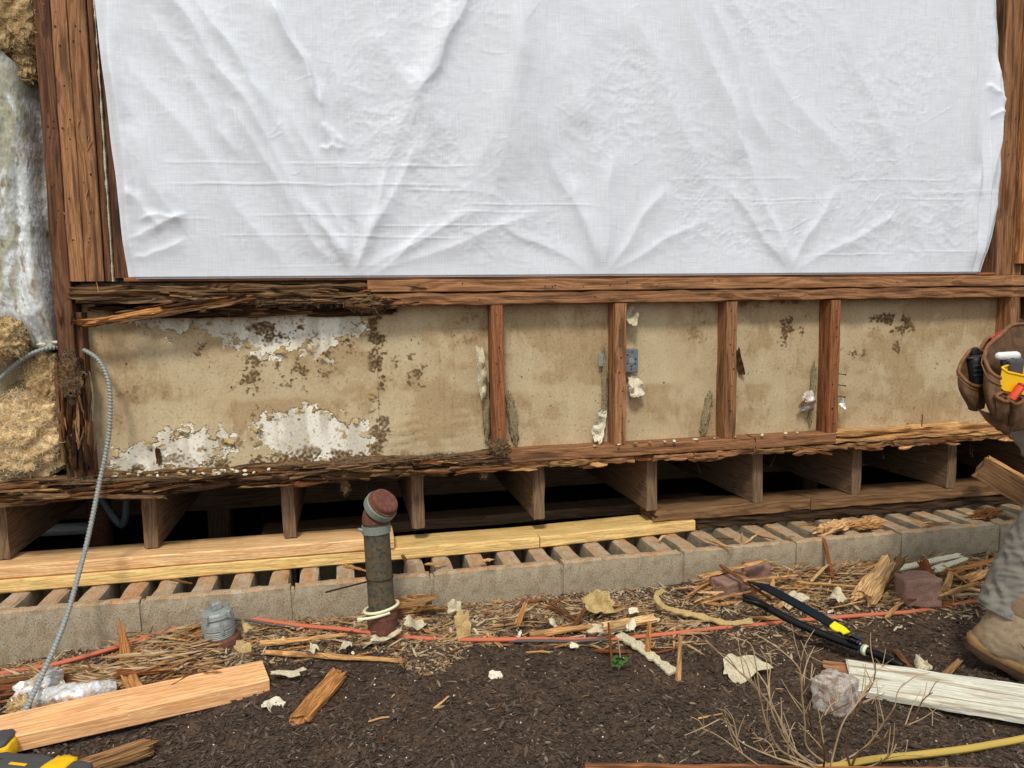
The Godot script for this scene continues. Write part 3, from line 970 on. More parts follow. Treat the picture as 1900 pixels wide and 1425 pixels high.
# ---------------------------------------------------------------- under and behind the wall
func build_crawl_space() -> void:
	var g := MB.new()
	for b in 31:
		for a in 61:
			var x := -2.2 + 7.6 * a / 60.0
			var z := -4.2 + 4.075 * b / 30.0
			g.add(Vector3(x, -0.22 + 0.05 * n3(x * 2.0, z * 2.0, 7.0) + 0.02 * n3(x * 8.0, z * 8.0, 2.0), z), Vector2(x, z))
	for b in 30:
		for a in 60:
			var p := b * 61 + a
			g.quad(p, p + 61, p + 62, p + 1)
	structure(obj("crawl_space_ground", g.mesh(true), M.soil))
	var h := thing("light_block_shell", "unseen closed house walls and ceiling added behind the opened wall to block light", "house")  # unseen house box, added so no skylight leaks into the crawl space
	var mb := MB.new()
	mb.box(Vector3(-2.3, -0.4, -4.4), Vector3(5.6, 2.75, -4.2), Color.WHITE, 1.0)
	obj("back_wall", mb.mesh(false), M.joist_wood, h)
	for s in 2:
		mb = MB.new()
		var x: float = [-2.35, 5.45][s]
		mb.box(Vector3(x, -0.4, -4.2), Vector3(x + 0.15, 2.75, -0.12), Color.WHITE, 1.0)
		obj("side_wall", mb.mesh(false), M.joist_wood, h)
	mb = MB.new()
	mb.box(Vector3(-2.35, 2.75, -4.4), Vector3(5.6, 2.9, 0.06), Color.WHITE, 1.0)
	obj("ceiling", mb.mesh(false), M.old_fir, h)
	# outer wall either side of what is in view
	for s in 2:
		mb = MB.new()
		var x: float = [-2.35, 3.95][s]
		mb.box(Vector3(x, 0.45, -0.12), Vector3(x + 1.65, 2.75, -0.02), Color.WHITE, 1.0)
		obj("outer_wall", mb.mesh(false), M.old_fir_tan, h)
	# floor framing
	var f := thing("floor_frame", "weathered dark floor joists in a row above the open crawl space", "floor framing")
	timber("subfloor", Vector3(-2.3, 0.4235, -4.15), Vector3(5.5, 0.447, -0.03), 0, M.joist_wood, f, {"n": 4})
	for k in 11:
		var x := -0.0897 - 0.4064 + k * 0.4064
		var o := timber("joist", Vector3(x - 0.0195, 0.2385, -3.9), Vector3(x + 0.0195, 0.4225, -0.0534 + rf(-0.006, 0.006)), 2, M.joist_wood, f, {"n": 26, "m": 3, "j": 0.0022, "ch": 0.003, "ej": 0.002, "us": 1.0})
		# old nail holes and nails in the joist ends
		for q in 3:
			var nl := MB.new()
			tube_into(nl, PackedVector3Array([Vector3(-1.9, rf(-0.07, 0.07), rf(-0.01, 0.01)), Vector3(-1.9 - 0.045, 0, 0)]), 0.0018, 5)
	for k in 3:
		timber("blocking", Vector3(-2.1, 0.255 if k == 0 else 0.235, [-0.98, -2.4, -3.4][k]), Vector3(5.4, 0.4225, [-0.94, -2.36, -3.36][k]), 0, M.joist_wood, f, {"n": 20, "j": 0.001})
	# girder on posts, and what lies in the dark below
	var gd := thing("girder", "heavy dark beam on short posts inside the crawl space", "beam")
	timber("beam", Vector3(-2.1, 0.112, -1.09), Vector3(5.4, 0.2375, -1.0), 0, M.joist_wood, gd, {"n": 30, "j": 0.002})
	for x in [0.36, 1.75, 3.2]:
		timber("post", Vector3(x - 0.045, -0.3, -1.085), Vector3(x + 0.045, 0.1115, -1.005), 1, M.joist_wood, gd, {"j": 0.001})
	var lb := timber("loose_plank", Vector3(0.6, 0.128, -0.52), Vector3(2.35, 0.168, -0.40), 0, M.joist_wood, null, {"n": 14, "j": 0.002, "m": 2})
	lb.position.y += 0.0
	tag(lb, "dark old plank lying inside behind the new sill lumber", "plank")
	for x in [0.8, 2.1]:
		pass
	var dp := thing("drain_pipe", "old grey drain pipe with a branch in the crawl space", "pipe")
	var d0 := pz(95, 985, -0.55)
	obj("run", tube(smooth_path([d0 + Vector3(-0.9, 0.02, 0), d0 + Vector3(-0.3, 0.01, 0), d0 + Vector3(0.14, 0, 0)], 0.05), 0.022, 12), M.zinc, dp)
	obj("riser", tube(smooth_path([d0 + Vector3(0.16, -0.45, 0), d0 + Vector3(0.16, -0.05, 0), d0 + Vector3(0.16, 0.14, 0)], 0.05), 0.04, 14), M.rusty_iron, dp)
	obj("branch", tube(smooth_path([d0 + Vector3(0.17, 0.12, 0.02), d0 + Vector3(0.25, 0.02, 0.06), d0 + Vector3(0.28, 0.14, 0.08)], 0.02), 0.014, 10), M.zinc_grey, dp)

# ---------------------------------------------------------------- block foundation
func build_foundation() -> void:
	var t := thing("block_foundation", "grey hollow concrete block foundation with open cores and tan mortar stains", "foundation wall")
	var zf := 0.1616
	var top := 0.156
	var L := 0.397
	for variant in 1:
		pass
	for k in range(-4, 13):
		var x0 := 0.3344 + (k - 1) * 0.4064 + 0.0047
		var mb := MB.new()
		mb.colored = true
		var sd := k * 13.7
		block_piece(mb, Vector3(x0, -0.43, zf - 0.044), Vector3(x0 + L, top, zf), sd, 30)
		block_piece(mb, Vector3(x0, -0.43, zf - 0.292), Vector3(x0 + L, top, zf - 0.25), sd + 3.0, 10)
		var x := x0 + 0.010
		for q in 4:
			block_piece(mb, Vector3(x, -0.43, zf - 0.25), Vector3(x + 0.058, top - 0.001, zf - 0.044), sd + q, 5)
			x += 0.1067
		obj("block", mb.mesh(false), M.concrete, t)
		var jt := MB.new()
		jt.colored = true
		block_piece(jt, Vector3(x0 + L - 0.0015, -0.035, zf - 0.030), Vector3(x0 + L + 0.0109, top - 0.003 - 0.006 * absf(n3(sd, 0, 0)), zf - 0.0055), sd + 8.0, 2)
		obj("mortar_joint", jt.mesh(false), M.concrete, t)
	# rest of the footing below and the inner ledge
	var fb := MB.new()
	fb.colored = true
	fb.box(Vector3(-2.3, -0.55, zf - 0.35), Vector3(5.6, -0.431, zf + 0.06), Color(0.70, 0.585, 0.435))
	obj("footing", fb.mesh(false), M.concrete, t)

# one shell or web of a block: broken arrises, mortar left on its top face
func block_piece(mb: MB, lo: Vector3, hi: Vector3, sd: float, n: int) -> void:
	var s := hi - lo
	var nzz := 3
	var ny := 14
	var grey := Color(0.70, 0.585, 0.435)
	var tan1 := Color(0.82, 0.57, 0.36)
	var tan2 := Color(0.88, 0.49, 0.25)
	var pale := Color(0.82, 0.68, 0.50)
	# top, front, back, left, right as little grids; corners shared by position through the same noise
	var f := func(a: float, b: float, c: float) -> Vector3:
		var p := lo + Vector3(a, b, c) * s
		var e := 0.0
		if b > 0.92:
			var on_edge := maxf(absf(a * 2.0 - 1.0), absf(c * 2.0 - 1.0))
			if on_edge > 0.98 and b > 0.99:
				e = 0.0025 + 0.006 * maxf(0.0, n3(p.x * 28.0, p.z * 28.0, sd)) + 0.003 * absf(n3(p.x * 90.0, p.z * 90.0, sd + 4.0))
			else:
				e = 0.0012 * n3(p.x * 60.0, p.z * 60.0, sd)
		p.y -= e
		if absf(c * 2.0 - 1.0) > 0.98: p.z += (0.0012 * n3(p.x * 40.0, p.y * 40.0, sd) - (e * 0.6 if b > 0.99 else 0.0)) * signf(c - 0.5)
		if absf(a * 2.0 - 1.0) > 0.98: p.x += (0.001 * n3(p.z * 40.0, p.y * 40.0, sd) - (e * 0.5 if b > 0.99 else 0.0)) * signf(a - 0.5)
		return p
	var sides := [[0, n, nzz], [1, n, ny], [2, n, ny], [3, nzz, ny], [4, nzz, ny]]
	for q in sides:
		var b0 := mb.v.size()
		for j in q[2] + 1:
			for i in q[1] + 1:
				var u: float = float(i) / q[1]
				var v: float = float(j) / q[2]
				var p: Vector3
				match q[0]:
					0: p = f.call(u, 1.0, 1.0 - v)
					1: p = f.call(u, v, 1.0)
					2: p = f.call(1.0 - u, v, 0.0)
					3: p = f.call(0.0, v, u)
					4: p = f.call(1.0, v, 1.0 - u)
				var col := grey
				if q[0] == 0:
					var m := n3(p.x * 9.0, p.z * 9.0, 50.0) * 0.5 + 0.5
					col = tan1.lerp(tan2, smoothstep(0.45, 0.8, m)).lerp(pale, smoothstep(0.1, 0.6, n3(p.x * 35.0, p.z * 35.0, 60.0)))
				elif v > 0.95:
					col = grey.lerp(Color(0.80, 0.66, 0.47), 0.75 * smoothstep(-0.1, 0.4, n3(p.x * 22.0, p.z * 22.0, 70.0)))
				mb.add(p, Vector2(u, v), col)
		var w: int = q[1] + 1
		for j in q[2]:
			for i in q[1]:
				var p: int = b0 + j * w + i
				mb.quad(p, p + 1, p + w + 1, p + w)

# ---------------------------------------------------------------- framing
func build_wall_frame() -> void:
	var t := thing("wall_frame", "stripped brown timber wall frame with short studs below a window sill", "wall framing")
	var S := 0.4064
	# sill: two boards under the sheeted opening; the left run is rotten
	timber("sill_board", Vector3(0.99, 1.004, -0.085), Vector3(3.46, 1.042, 0.004), 0, M.old_fir_tan, t, {"n": 60, "m": 2, "j": 0.0016, "jf": 5.0})
	timber("sill_board", Vector3(1.01, 0.962, -0.085), Vector3(3.46, 1.0015, 0.0), 0, M.old_fir, t, {"n": 70, "m": 3, "j": 0.0030, "jf": 9.0, "ej": 0.02, "pit": 0.006})
	timber("sill_board", Vector3(0.166, 0.984, -0.085), Vector3(0.985, 1.032, 0.006), 0, M.rot_wood, t, {"n": 90, "m": 8, "j": 0.006, "jf": 4.0, "pf": 90.0, "ej": 0.03, "pit": 0.035}).set_meta("label", "rotten left end of the sill board")
	timber("window_stool", Vector3(0.30, 1.0425, -0.075), Vector3(3.34, 1.054, -0.012), 0, M.old_fir_red, t, {"n": 20})
	# dark rotten layers under the left sill
	for k in 34:
		var x0 := rf(0.17, 0.85)
		var x1 := x0 + rf(0.08, 0.42)
		var yy := 0.988 - k * 0.0013 + rf(-0.003, 0.003)
		var zz := rf(-0.05, -0.004)
		var o := timber("rotten_strip", Vector3(x0, yy - rf(0.003, 0.007), zz - 0.03), Vector3(minf(x1, 1.1), yy + rf(0.003, 0.007), zz), 0, [M.rot_dark, M.rot_dark, M.rot_wood][k % 3], t, {"n": 22, "m": 2, "j": 0.004, "jf": 8.0, "ej": 0.03, "bow": rf(-0.004, 0.004), "ch": 0.001})
		o.rotation = Vector3(rf(-0.4, 0.4), rf(-0.05, 0.05), rf(-0.04, 0.05))
	for k in 60:
		var p := Vector3(rf(0.2, 1.15), rf(0.955, 1.02), rf(-0.004, 0.012))
		if k % 3 == 0: p = Vector3(rf(0.11, 0.18), rf(0.5, 0.95), rf(-0.006, 0.008))
		var o := obj("rotten_chip", sliver(rf(0.02, 0.09), rf(0.004, 0.012), rf(0.002, 0.006), k * 1.9), [M.rot_dark, M.rot_wood, M.splinter_brown, M.rot_tan][k % 4], t, p)
		o.rotation = Vector3(rf(-0.6, 0.6), rf(-0.3, 0.3), rf(-0.25, 0.25) + (PI * 0.5 if k % 3 == 0 else 0.0))
	# splintered strip that hangs down from the sill
	var a := pz(150, 604, 0.012)
	var b := pz(470, 552, 0.012)
	for k in 4:
		var o := obj("hanging_splinter", board(a.distance_to(b) * [1.0, 0.86, 0.7, 0.5][k], 0.016 - k * 0.002, 0.012, {"n": 26, "m": 2, "j": 0.004, "jf": 10.0, "ej": 0.02, "taper": 0.35}), [M.splinter_brown, M.splinter_orange, M.rot_wood, M.rot_dark][k], t)
		o.basis = along(b - a)
		o.position = (a + b) * 0.5 + (b - a).normalized() * [0.0, -0.04, 0.05, 0.1][k] + Vector3(0, [0.0, 0.008, -0.008, 0.012][k], k * 0.003)
	# studs below the sill
	var lean := [0.004, -0.006, -0.003, -0.004]
	for k in 4:
		var x: float = 1.3946 + S * k + [0.0, 0.005, 0.003, -0.004][k]
		var zf: float = [-0.004, 0.006, 0.0, 0.0][k]
		var o := timber("stud", Vector3(x - 0.0195, 0.4885, zf - 0.089), Vector3(x + 0.0195, 0.9605, zf), 1, [M.old_fir_red, M.old_fir_tan, M.old_fir, M.old_fir_red][k], t, {"n": 30, "m": 2, "j": 0.0014, "s": k * 7.0})
		o.rotation.z += lean[k]
		for q in 9:
			var py_ := 0.52 + q * 0.05 + rf(-0.015, 0.015)
			nail_mark(t, Vector3(x + rf(-0.009, 0.009) + lean[k] * (0.72 - py_), py_, zf + 0.0008), rf(0.0016, 0.003))
	for q in 3:
		nail(t, Vector3(1.3946 + 3 * S + 0.012, 0.70 - q * 0.04, 0.0), Vector3(0.3, -0.05, 1.0), 0.03)
	# bottom plate, good part and rotten part
	timber("bottom_plate", Vector3(1.40, 0.4485, -0.085), Vector3(2.30, 0.4875, 0.006), 0, M.old_fir, t, {"n": 44, "m": 3, "j": 0.0022, "jf": 8.0, "ej": 0.012})
	timber("bottom_plate", Vector3(2.305, 0.4485, -0.085), Vector3(2.62, 0.4875, 0.004), 0, M.old_fir, t, {"n": 14, "m": 2, "j": 0.0015})
	timber("bottom_plate", Vector3(2.622, 0.4485, -0.085), Vector3(3.75, 0.489, 0.003), 0, M.splinter_tan, t, {"n": 70, "m": 7, "j": 0.004, "jf": 5.0, "pf": 80.0, "pit": 0.03, "ej": 0.006}).set_meta("label", "worn end of the bottom plate, split open and bright orange")
	timber("bottom_plate", Vector3(-1.2, 0.452, -0.085), Vector3(1.40, 0.480, -0.004), 0, M.rot_wood, t, {"n": 150, "m": 6, "j": 0.007, "jf": 6.0, "pf": 70.0, "pit": 0.035, "ej": 0.03}).set_meta("label", "rotten crumbling left run of the bottom plate")
	for k in 150:
		var x0 := rf(-0.35, 1.36)
		var ln := rf(0.03, 0.26)
		if x0 + ln > 1.42: ln = 1.42 - x0
		var mid := x0 + ln * 0.5
		var drop := 0.012 * (1.0 - smoothstep(0.0, 1.2, mid))
		var yy := 0.432 + rf(0.0, 0.045) - drop
		var o := obj("rotten_strip", board(ln, rf(0.003, 0.010), rf(0.006, 0.026), {"n": 9, "m": 2, "j": 0.0035, "jf": 12.0, "ej": 0.02, "ch": 0.001, "taper": rf(0.0, 0.5), "bow": rf(-0.006, 0.006)}), [M.rot_wood, M.rot_tan, M.rot_dark, M.rot_wood, M.splinter_brown][k % 5], t, Vector3(mid, yy, rf(-0.012, 0.036)))
		o.rotation = Vector3(rf(-0.5, 0.5), rf(-0.2, 0.2), rf(-0.12, 0.10))
	# ragged subfloor edge under the plate
	var x := 1.05
	while x < 3.7:
		var ln := rf(0.05, 0.19)
		var o := timber("subfloor_board", Vector3(x, 0.4265, -0.09), Vector3(x + ln, 0.4470, 0.004 + rf(-0.012, 0.016)), 0, [M.old_fir, M.rot_tan, M.old_fir_tan, M.splinter_brown][rng.randi() % 4], t, {"n": maxi(3, int(ln / 0.015)), "m": 3, "j": 0.0035, "jf": 22.0, "ej": 0.004, "pit": 0.01})
		o.rotation.x = rf(-0.03, 0.05)
		x += ln + 0.001
	for k in 14:
		var p := Vector3(rf(1.35, 3.5), 0.424, rf(-0.005, 0.012))
		var o := obj("broken_edge", sliver(rf(0.05, 0.14), rf(0.012, 0.03), rf(0.006, 0.012), k * 3.3), [M.splinter_tan, M.splinter_brown, M.old_fir][k % 3], t, p)
		o.rotation = Vector3(rf(-0.3, 0.6), rf(-0.35, 0.35), rf(-0.2, 0.15))
	# nails that came through
	for q in [[1290, 860], [1635, 835], [1715, 840], [1800, 828], [1805, 832], [1440, 850], [600, 900], [680, 905]]:
		nail(t, pz(q[0], q[1] - 8.0, -0.03), Vector3(rf(-0.5, 0.5), -1.0, rf(-0.2, 0.2)), 0.05)
	nail(t, pz(1710, 792, 0.0), Vector3(0.0, 1.0, 0.0), 0.045)
	nail(t, pz(425, 588, 0.008), Vector3(0.03, 1, 0), 0.09)
	for q in [[566, 514], [860, 510]]: nail(t, pz(q[0], q[1] + 6.0, -0.01), Vector3(0, 1, 0), 0.035)
	# left: corner of studs
	timber("corner_stud", Vector3(0.118, 0.80, -0.089), Vector3(0.1615, 2.7, 0.0), 1, M.old_fir_deep, t, {"n": 50, "m": 2, "j": 0.0012})
	timber("corner_stud", Vector3(0.163, 1.0445, -0.089), Vector3(0.2025, 2.7, 0.002), 1, M.old_fir_tan, t, {"n": 40, "m": 2, "j": 0.001})
	timber("corner_stud", Vector3(0.2035, 1.0445, -0.089), Vector3(0.2500, 2.7, 0.0), 1, M.old_fir, t, {"n": 40, "m": 2, "j": 0.001})
	timber("corner_stud", Vector3(0.2525, 1.0445, -0.089), Vector3(0.268, 2.7, -0.008), 1, M.old_fir_deep, t, {"n": 40, "m": 1, "j": 0.001})
	timber("caulk_line", Vector3(0.2685, 1.0445, -0.06), Vector3(0.2725, 2.7, -0.012), 1, M.torn_paper, t, {"n": 120, "j": 0.0022, "jf": 30.0, "ch": 0.0005})
	timber("jamb_board", Vector3(0.273, 1.0545, -0.089), Vector3(0.345, 2.7, -0.022), 1, M.old_fir_deep, t, {"n": 20})
	for q in 36:
		nail_mark(t, Vector3([0.14, 0.183, 0.226][q % 3] + rf(-0.012, 0.012), rf(1.06, 1.85), [0.0008, 0.0028, 0.0008][q % 3]), rf(0.0012, 0.0028))
	# torn fibre on the corner studs
	for q in 11:
		var p := Vector3(rf(0.125, 0.24), rf(1.0, 1.75), 0.003)
		var o := obj("wood_fibre", sliver(rf(0.012, 0.045), 0.0025, 0.0015, q * 2.1), M.splinter_tan, t, p)
		o.rotation = Vector3(rf(-0.3, 0.3), rf(-0.3, 0.3), PI * 0.5 + rf(-0.5, 0.5))
	# rotten foot of the corner
	timber("rotten_post", Vector3(0.112, 0.475, -0.089), Vector3(0.168, 0.80, -0.006), 1, M.rot_wood, t, {"n": 60, "m": 7, "j": 0.006, "jf": 4.0, "pf": 90.0, "pit": 0.03, "ej": 0.02})
	for k in 26:
		var fx := rf(0.105, 0.185)
		var y0 := rf(0.48, 0.66)
		var y1 := minf(y0 + rf(0.1, 0.24), 0.83)
		var o := timber("rotten_strip", Vector3(fx - rf(0.003, 0.007), y0, -0.03), Vector3(fx + rf(0.003, 0.007), y1, rf(-0.008, 0.012)), 1, [M.rot_dark, M.rot_wood, M.splinter_brown, M.rot_dark, M.rot_tan][k % 5], t, {"n": 16, "m": 2, "j": 0.004, "jf": 9.0, "ej": 0.02, "ch": 0.001, "taper": rf(0.0, 0.5)})
		o.rotation.x = rf(-0.05, 0.05)
		o.rotation.z += rf(-0.05, 0.05)
	timber("inner_stud", Vector3(0.160, 0.47, -0.089), Vector3(0.180, 0.958, -0.02), 1, M.old_fir_deep, t, {"n": 20, "m": 2, "j": 0.002})
	# right: jamb, trim and edge of the rendered wall
	timber("corner_stud", Vector3(3.276, 1.0445, -0.089), Vector3(3.346, 2.7, -0.008), 1, M.old_fir, t, {"n": 30, "m": 2, "j": 0.001})
	timber("corner_stud", Vector3(3.348, 0.4895, -0.089), Vector3(3.386, 2.7, -0.002), 1, M.old_fir_tan, t, {"n": 50, "m": 2, "j": 0.001})
	timber("trim_board", Vector3(3.347, 1.085, 0.0), Vector3(3.420, 2.7, 0.022), 1, M.splinter_orange, t, {"n": 30, "m": 1})
	timber("corner_stud", Vector3(3.46, 0.4895, -0.12), Vector3(3.50, 2.7, 0.0), 1, M.old_fir_deep, t, {"n": 30})
	timber("wall_edge", Vector3(3.50, 0.40, -0.1), Vector3(3.96, 2.72, 0.03), 1, M.stucco, t, {"n": 40, "m": 2, "j": 0.004, "jf": 30.0})
	for q in 14: nail_mark(t, Vector3(rf(3.29, 3.38), rf(1.08, 1.8), -0.001), rf(0.0015, 0.003))
	for q in 40: nail_mark(t, Vector3(rf(1.1, 3.35), [0.982, 1.022][q % 2] + rf(-0.01, 0.01), 0.005), rf(0.0012, 0.0026))
	# head of the opening, out of view above
	timber("header", Vector3(0.27, 2.5, -0.089), Vector3(3.35, 2.7, 0.0), 0, M.old_fir, t, {"n": 20})
	# studs and sheathing behind the left bay
	timber("corner_stud", Vector3(-0.33, 0.48, -0.089), Vector3(-0.29, 2.7, 0.0), 1, M.old_fir, t, {"n": 30})
	timber("backing_board", Vector3(-0.72, 0.48, -0.125), Vector3(0.118, 2.72, -0.10), 1, M.rot_dark, t, {"n": 20})
	timber("backing_board", Vector3(-0.70, 0.481, -0.095), Vector3(-0.34, 2.71, -0.03), 1, M.fluff, t, {"n": 10})
	# wallboard seen from behind between the studs: two sheets that meet at a seam
	for s in 2:
		var xa: float = [0.172, 1.0130][s]
		var xb: float = [1.0135, 3.52][s]
		var nx: int = [60, 170][s]
		var mb := MB.new()
		for j in 41:
			for i in nx + 1:
				var px := lerpf(xa, xb, float(i) / nx)
				var y := 0.438 + 0.545 * j / 40.0
				var z := -0.070 + 0.003 * n3(px * 3.0, y * 3.0, 1.0) + 0.0012 * n3(px * 14.0, y * 14.0, 5.0)
				# folds in the paper low in the second bay
				var fx := (px - 1.16) / 0.16
				var fy := (y - 0.555) / 0.06
				z += 0.009 * exp(-fx * fx - fy * fy) * (0.6 + sin((y - 0.06 * (px - 1.0)) * 230.0 + 2.0 * n3(px * 6.0, 0, 0)))
				if s == 0: z += 0.004 * smoothstep(0.93, 1.0, px)
				mb.add(Vector3(px, y, z), Vector2((px - WB_LO.x) / WB_SIZE.x, 1.0 - (y - WB_LO.y) / WB_SIZE.y))
		for j in 40:
			for i in nx:
				var p := j * (nx + 1) + i
				mb.quad(p, p + 1, p + nx + 2, p + nx + 1)
		obj("wallboard_sheet", mb.mesh(true), M.wallboard, t)
	for q in [[250, 604], [315, 614], [362, 606], [420, 632], [458, 640], [490, 664], [520, 652], [575, 645], [598, 662], [640, 628], [662, 612], [470, 795], [505, 770], [560, 760], [610, 772], [660, 782], [478, 822], [215, 842], [275, 824], [340, 800], [425, 818], [390, 845], [690, 735], [300, 828]]:
		var o := obj("paper_curl", scrap(rf(0.012, 0.034), rf(0.007, 0.016), 0.007, q[0] * 0.7, 0.0008, 0.35, 4, 14), M.tan_paper if rng.randf() < 0.75 else M.torn_paper, t, pz(q[0], q[1], -0.0635))
		o.basis = Basis(Vector3.BACK, rf(-0.6, 0.6)) * Basis(Vector3.RIGHT, PI * 0.5 - rf(0.1, 0.7))
	for q in 26: nail_mark(t, Vector3(rf(0.25, 3.3), rf(0.5, 0.93), -0.0672), rf(0.0015, 0.0032))
	var bk := MB.new()
	bk.box(Vector3(0.13, 0.44, -0.10), Vector3(3.52, 2.7, -0.088))
	obj("wallboard_back", bk.mesh(false), M.torn_paper, t)

func nail_mark(t: Node, p: Vector3, r: float) -> void:
	if not M.has("_dot"):
		M["_dot"] = lathe([Vector2(0.0, 0.35), Vector2(0.7, 0.3), Vector2(1.0, 0.0), Vector2(0.8, -0.4)], 7)
	var o := obj("nail_head", M["_dot"], M.nail_rust, t, p)
	o.basis = Basis(Vector3.RIGHT, PI * 0.5) * Basis.from_scale(Vector3(r, r * 0.4, r * rf(0.9, 1.6)))

func nail(t: Node, p: Vector3, d: Vector3, L: float) -> void:
	if not M.has("_nail"):
		M["_nail"] = lathe([Vector2(0.0, 1.0), Vector2(2.2, 0.99), Vector2(2.2, 0.965), Vector2(1.0, 0.955), Vector2(1.0, 0.04), Vector2(0.0, 0.0)], 7)
	var o := obj("nail", M["_nail"], M.nail_rust, t, p)
	o.basis = Basis(Quaternion(Vector3.UP, d.normalized())) * Basis.from_scale(Vector3(0.0016, L, 0.0016))

# ---------------------------------------------------------------- the white sheet over the opening
func build_tarp() -> void:
	# folds: [u0, v0, u1, v1, height mm, width mm, share of one-sidedness]
	var folds := [
		[300, -60, 480, 230, 9, 46, 0.5], [480, 230, 648, 498, 7, 40, 0.5], [345, -30, 500, 190, 5, 32, 0.6], [185, 40, 320, 380, 7, 60, 0.3], [505, 10, 592, 178, 11, 26, 1.4], [590, 170, 650, 400, 6, 38, 0.8], [430, 210, 610, 480, 6, 40, 0.5], [290, 40, 430, 280, 5, 36, 0.4], [250, 120, 520, 480, 5, 50, 0.4], [390, 20, 570, 340, 4.5, 42, 0.4], [560, -40, 640, 200, 5, 60, 0.3],
		[540, 200, 655, 490, 5, 30, 0.5], [655, 500, 770, 280, 5, 36, 0.6], [770, 280, 850, -40, 5, 60, 0.5], [660, 505, 715, 330, 4, 24, 0.5], [650, 505, 575, 380, 4, 24, 0.5], [668, 505, 860, 400, 3.5, 28, 0.5], [690, 508, 990, 400, 3, 30, 0.4], [700, 508, 800, 420, 3, 22, 0.4],
		[880, -30, 785, 170, 7, 42, 0.8], [935, -30, 970, 300, 6, 70, 0.0], [770, 160, 690, 440, 4.5, 56, 0.3], [1110, 505, 1010, 250, 5, 40, 0.5], [1010, 250, 940, -30, 5, 60, 0.3], [1120, 505, 1230, 360, 4, 30, 0.4], [1110, 505, 1065, 340, 4, 26, 0.5], [1125, 505, 1300, 415, 3, 26, 0.4], [1100, 508, 940, 420, 3, 26, 0.4], [1115, 505, 1140, 300, 4, 34, 0.4],
		[1250, -40, 1370, 260, 9, 54, 0.7], [1370, 260, 1468, 500, 7, 44, 0.6], [1300, -20, 1420, 250, 5, 40, 0.5], [1330, -20, 1560, 300, 4, 50, 0.3], [1180, 0, 1290, 320, 5, 56, 0.3], [1465, 500, 1545, 360, 4, 30, 0.4], [1460, 500, 1360, 360, 4.5, 30, 0.5], [1475, 503, 1660, 400, 3, 28, 0.4], [1080, -20, 1100, 220, 5, 70, 0.0], [830, 20, 760, 280, 4, 50, 0.5], [990, 0, 900, 400, 4, 64, 0.3], [1050, 60, 1130, 440, 4, 56, 0.3],
		[1795, -40, 1812, 330, 16, 30, 0.9], [1812, 330, 1800, 505, 13, 24, 1.0], [1745, -40, 1765, 400, 7, 50, 0.0], [1860, 150, 1815, 500, 13, 22, 1.2], [1850, 120, 1845, 330, 9, 26, 0.9], [1620, 100, 1700, 420, 4, 46, 0.0], [1830, 160, 1862, 190, 5, 16, 0.8], [1835, 215, 1862, 205, 4, 14, 0.8],
		[250, 440, 335, 400, 3, 24, 0.7], [255, 480, 340, 445, 2.5, 20, 0.7], [265, 405, 345, 402, 2.5, 17, 0.7], [240, 350, 300, 420, 5, 28, 0.5], [600, 235, 640, 265, 3, 18, 0.8], [595, 275, 640, 272, 2.5, 16, 0.8], [240, 250, 330, 420, 5, 44, 0.4], [210, 100, 250, 480, 8, 32, 0.4],
		[700, 60, 820, 260, 4, 50, 0.0], [980, 60, 860, 420, 4, 60, 0.0], [1430, 120, 1500, 430, 4, 50, 0.2], [1560, 60, 1640, 260, 3, 36, 0.0]]
	for k in 110:
		var u := rf(240, 1780) if k % 3 else rf(1440, 1760)
		var v := rf(0, 490)
		var an := rf(0, TAU)
		var ln := rf(8, 40) * (1.0 if k % 4 else 1.8)
		folds.push_back([u, v, u + cos(an) * ln, v + sin(an) * ln, rf(0.3, 0.8), rf(3.0, 6), rf(0.6, 2.0)])
	for k in 26:
		var u := rf(260, 1780)
		var v := rf(300, 500)
		folds.push_back([u, v, u + rf(80, 300), v + rf(-4, 4), rf(0.5, 1.0), 4, 1.0])
	var fl := []
	for q in folds:
		var a := pz(q[0], q[1], 0.0)
		var b := pz(q[2], q[3], 0.0)
		fl.push_back([Vector2(a.x, a.y), Vector2(b.x, b.y), q[4] * 0.0016, q[5] * 0.001, q[6]])
	var nu := 800
	var nv := 440
	var yb := 1.0505
	var yt := 2.62
	var bl := [pz(236, 512, -0.004).x, pz(175, 0, 0.0).x]
	# right edge in steps down the picture
	var redge := [[2.7, 3.245], [pz(1858, 0, 0).y, pz(1858, 0, 0).x], [pz(1862, 100, 0).y, pz(1862, 100, 0).x], [pz(1867, 150, 0).y, pz(1867, 150, 0).x], [pz(1868, 300, 0).y, pz(1868, 300, 0).x], [pz(1862, 380, 0).y, pz(1862, 380, 0).x], [pz(1842, 460, 0).y, pz(1842, 460, 0).x], [1.04, pz(1826, 506, 0).x]]
	var mb := MB.new()
	var col := PackedVector2Array()
	var rows := PackedVector2Array()
	for j in nv + 1:
		var y := lerpf(yb, yt, pow(float(j) / nv, 1.15))
		var xr := 3.25
		for e in redge.size() - 1:
			if y <= redge[e][0] and y >= redge[e + 1][0]:
				xr = lerpf(redge[e][1], redge[e + 1][1], (redge[e][0] - y) / (redge[e][0] - redge[e + 1][0]))
		var xl: float = lerpf(bl[0], bl[1], clampf((y - yb) / 0.76, 0.0, 1.0)) + 0.002 * n3(y * 6.0, 3.0, 0.0)
		rows.push_back(Vector2(xl, xr + 0.003 * n3(y * 9.0, 8.0, 0.0)))
	var hgt := PackedFloat32Array()
	hgt.resize((nu + 1) * (nv + 1))
	var pos := PackedVector2Array()
	pos.resize(hgt.size())
